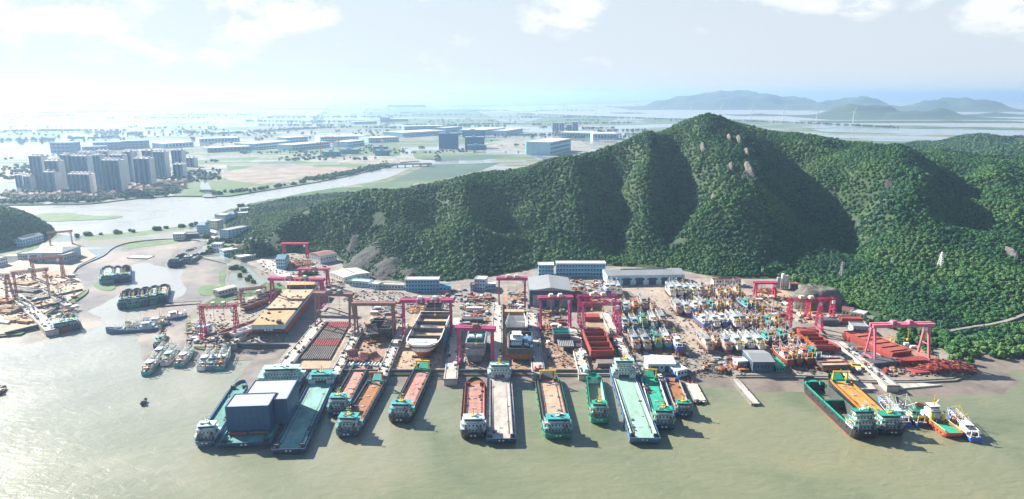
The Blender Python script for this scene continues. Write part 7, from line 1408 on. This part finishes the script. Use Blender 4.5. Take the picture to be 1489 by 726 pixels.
# poles and lamps
lp = thing('lamp_post', 'thin lamp post on the yard road', 'lamp post', (0, 0, YZ), 0, 'lamp posts on the yard road'); MB().cyl((0, 0), .16, 0, 10, 6, 0, .1).build('pole', P_GREY, lp); MB().beam((0, 0, 10), (1.6, 0, 10.2), .25, .18).build('lamp_arm', P_GREY, lp)
for i, (px, py) in enumerate([(575, 427), (640, 427), (672, 428), (890, 418), (960, 418), (1100, 420), (1350, 487), (1366, 484), (420, 366), (396, 366)]):
    o = lp if i == 0 else copy_tree(lp); g = G(px, py, YZ); o.location = (g.x, g.y, YZ)
# wood edges, riverside shrubs and the treelines of the plain
def flat_pts(x0, x1, y0, y1, n, z, cl=None, noise=None):
    out = []
    for _ in range(n):
        g = G(random.uniform(x0, x1), random.uniform(y0, y1), z)
        if noise is None or vnoise(np.array([g.x]), np.array([g.y]), noise, 3)[0] > .58: out.append((g.x, g.y, z - .6))
    return out
def line_pts(P, n, z, j):
    out = []
    for _ in range(n):
        k = random.randrange(len(P) - 1); t = random.random(); g = G(P[k][0] + (P[k + 1][0] - P[k][0]) * t, P[k][1] + (P[k + 1][1] - P[k][1]) * t, z); out.append((g.x + random.gauss(0, j), g.y + random.gauss(0, j), z - .5))
    return out
forest('shrubbery', line_pts([(1172, 424), (1190, 420), (1225, 436)], 60, LAND_Z, 5) + line_pts([(112, 344), (200, 338), (280, 328)], 26, LAND_Z, 5) + line_pts([(300, 345), (312, 360), (300, 370)], 16, LAND_Z, 4) + line_pts([(334, 352), (345, 346), (360, 340), (380, 330)], 90, LAND_Z, 14) + line_pts([(336, 362), (362, 364), (384, 360)], 26, LAND_Z, 6) + [p for p in flat_pts(346, 430, 298, 350, 420, LAND_Z)] + line_pts([(1335, 497), (1380, 506), (1430, 503), (1489, 498)], 190, LAND_Z, 11) + line_pts([(1270, 470), (1320, 480), (1390, 494)], 70, LAND_Z, 6) + line_pts([(372, 420), (350, 392), (335, 392)], 10, LAND_Z, 2) + line_pts([(430, 405), (450, 400)], 6, LAND_Z, 4), 4, 8)
forest('treeline', flat_pts(-60, 300, 270, 296, 0, LAND_Z) + line_pts([(0, 293), (60, 292), (130, 291), (200, 284), (250, 281)], 420, LAND_Z, 12) + line_pts([(10, 280), (150, 285), (200, 280), (270, 262)], 260, LAND_Z, 24) + line_pts([(310, 283), (370, 277), (440, 266), (500, 255), (548, 244)], 90, LAND_Z, 7) + line_pts([(450, 262), (530, 248), (560, 240)], 260, LAND_Z, 12)
       + flat_pts(0, 320, 222, 262, 1200, LAND_Z, None, 110) + flat_pts(300, 640, 208, 236, 900, LAND_Z, None, 110) + flat_pts(640, 800, 205, 222, 240, LAND_Z, None, 110), 5, 9)
forest('treeline', flat_pts(0, 620, 178, 208, 600, LAND_Z, None, 260) + flat_pts(620, 1000, 174, 200, 500, LAND_Z, None, 260) + flat_pts(0, 900, 158, 178, 500, LAND_Z, None, 500) + line_pts([(750, 166), (860, 170), (980, 174), (1100, 177), (1230, 182), (1300, 186)], 420, LAND_Z, 22) + line_pts([(300, 196), (420, 189), (480, 186)], 200, LAND_Z, 30) + line_pts([(455, 180), (480, 155), (510, 150)], 140, LAND_Z, 26) + [q for _ in range(46) for x, y, w in [(random.uniform(0, 900), random.uniform(160, 206), random.uniform(30, 130))] for q in line_pts([(x, y), (x + w, y + random.uniform(-2, 1))], int(w * .55), LAND_Z, 5)], 7, 14)
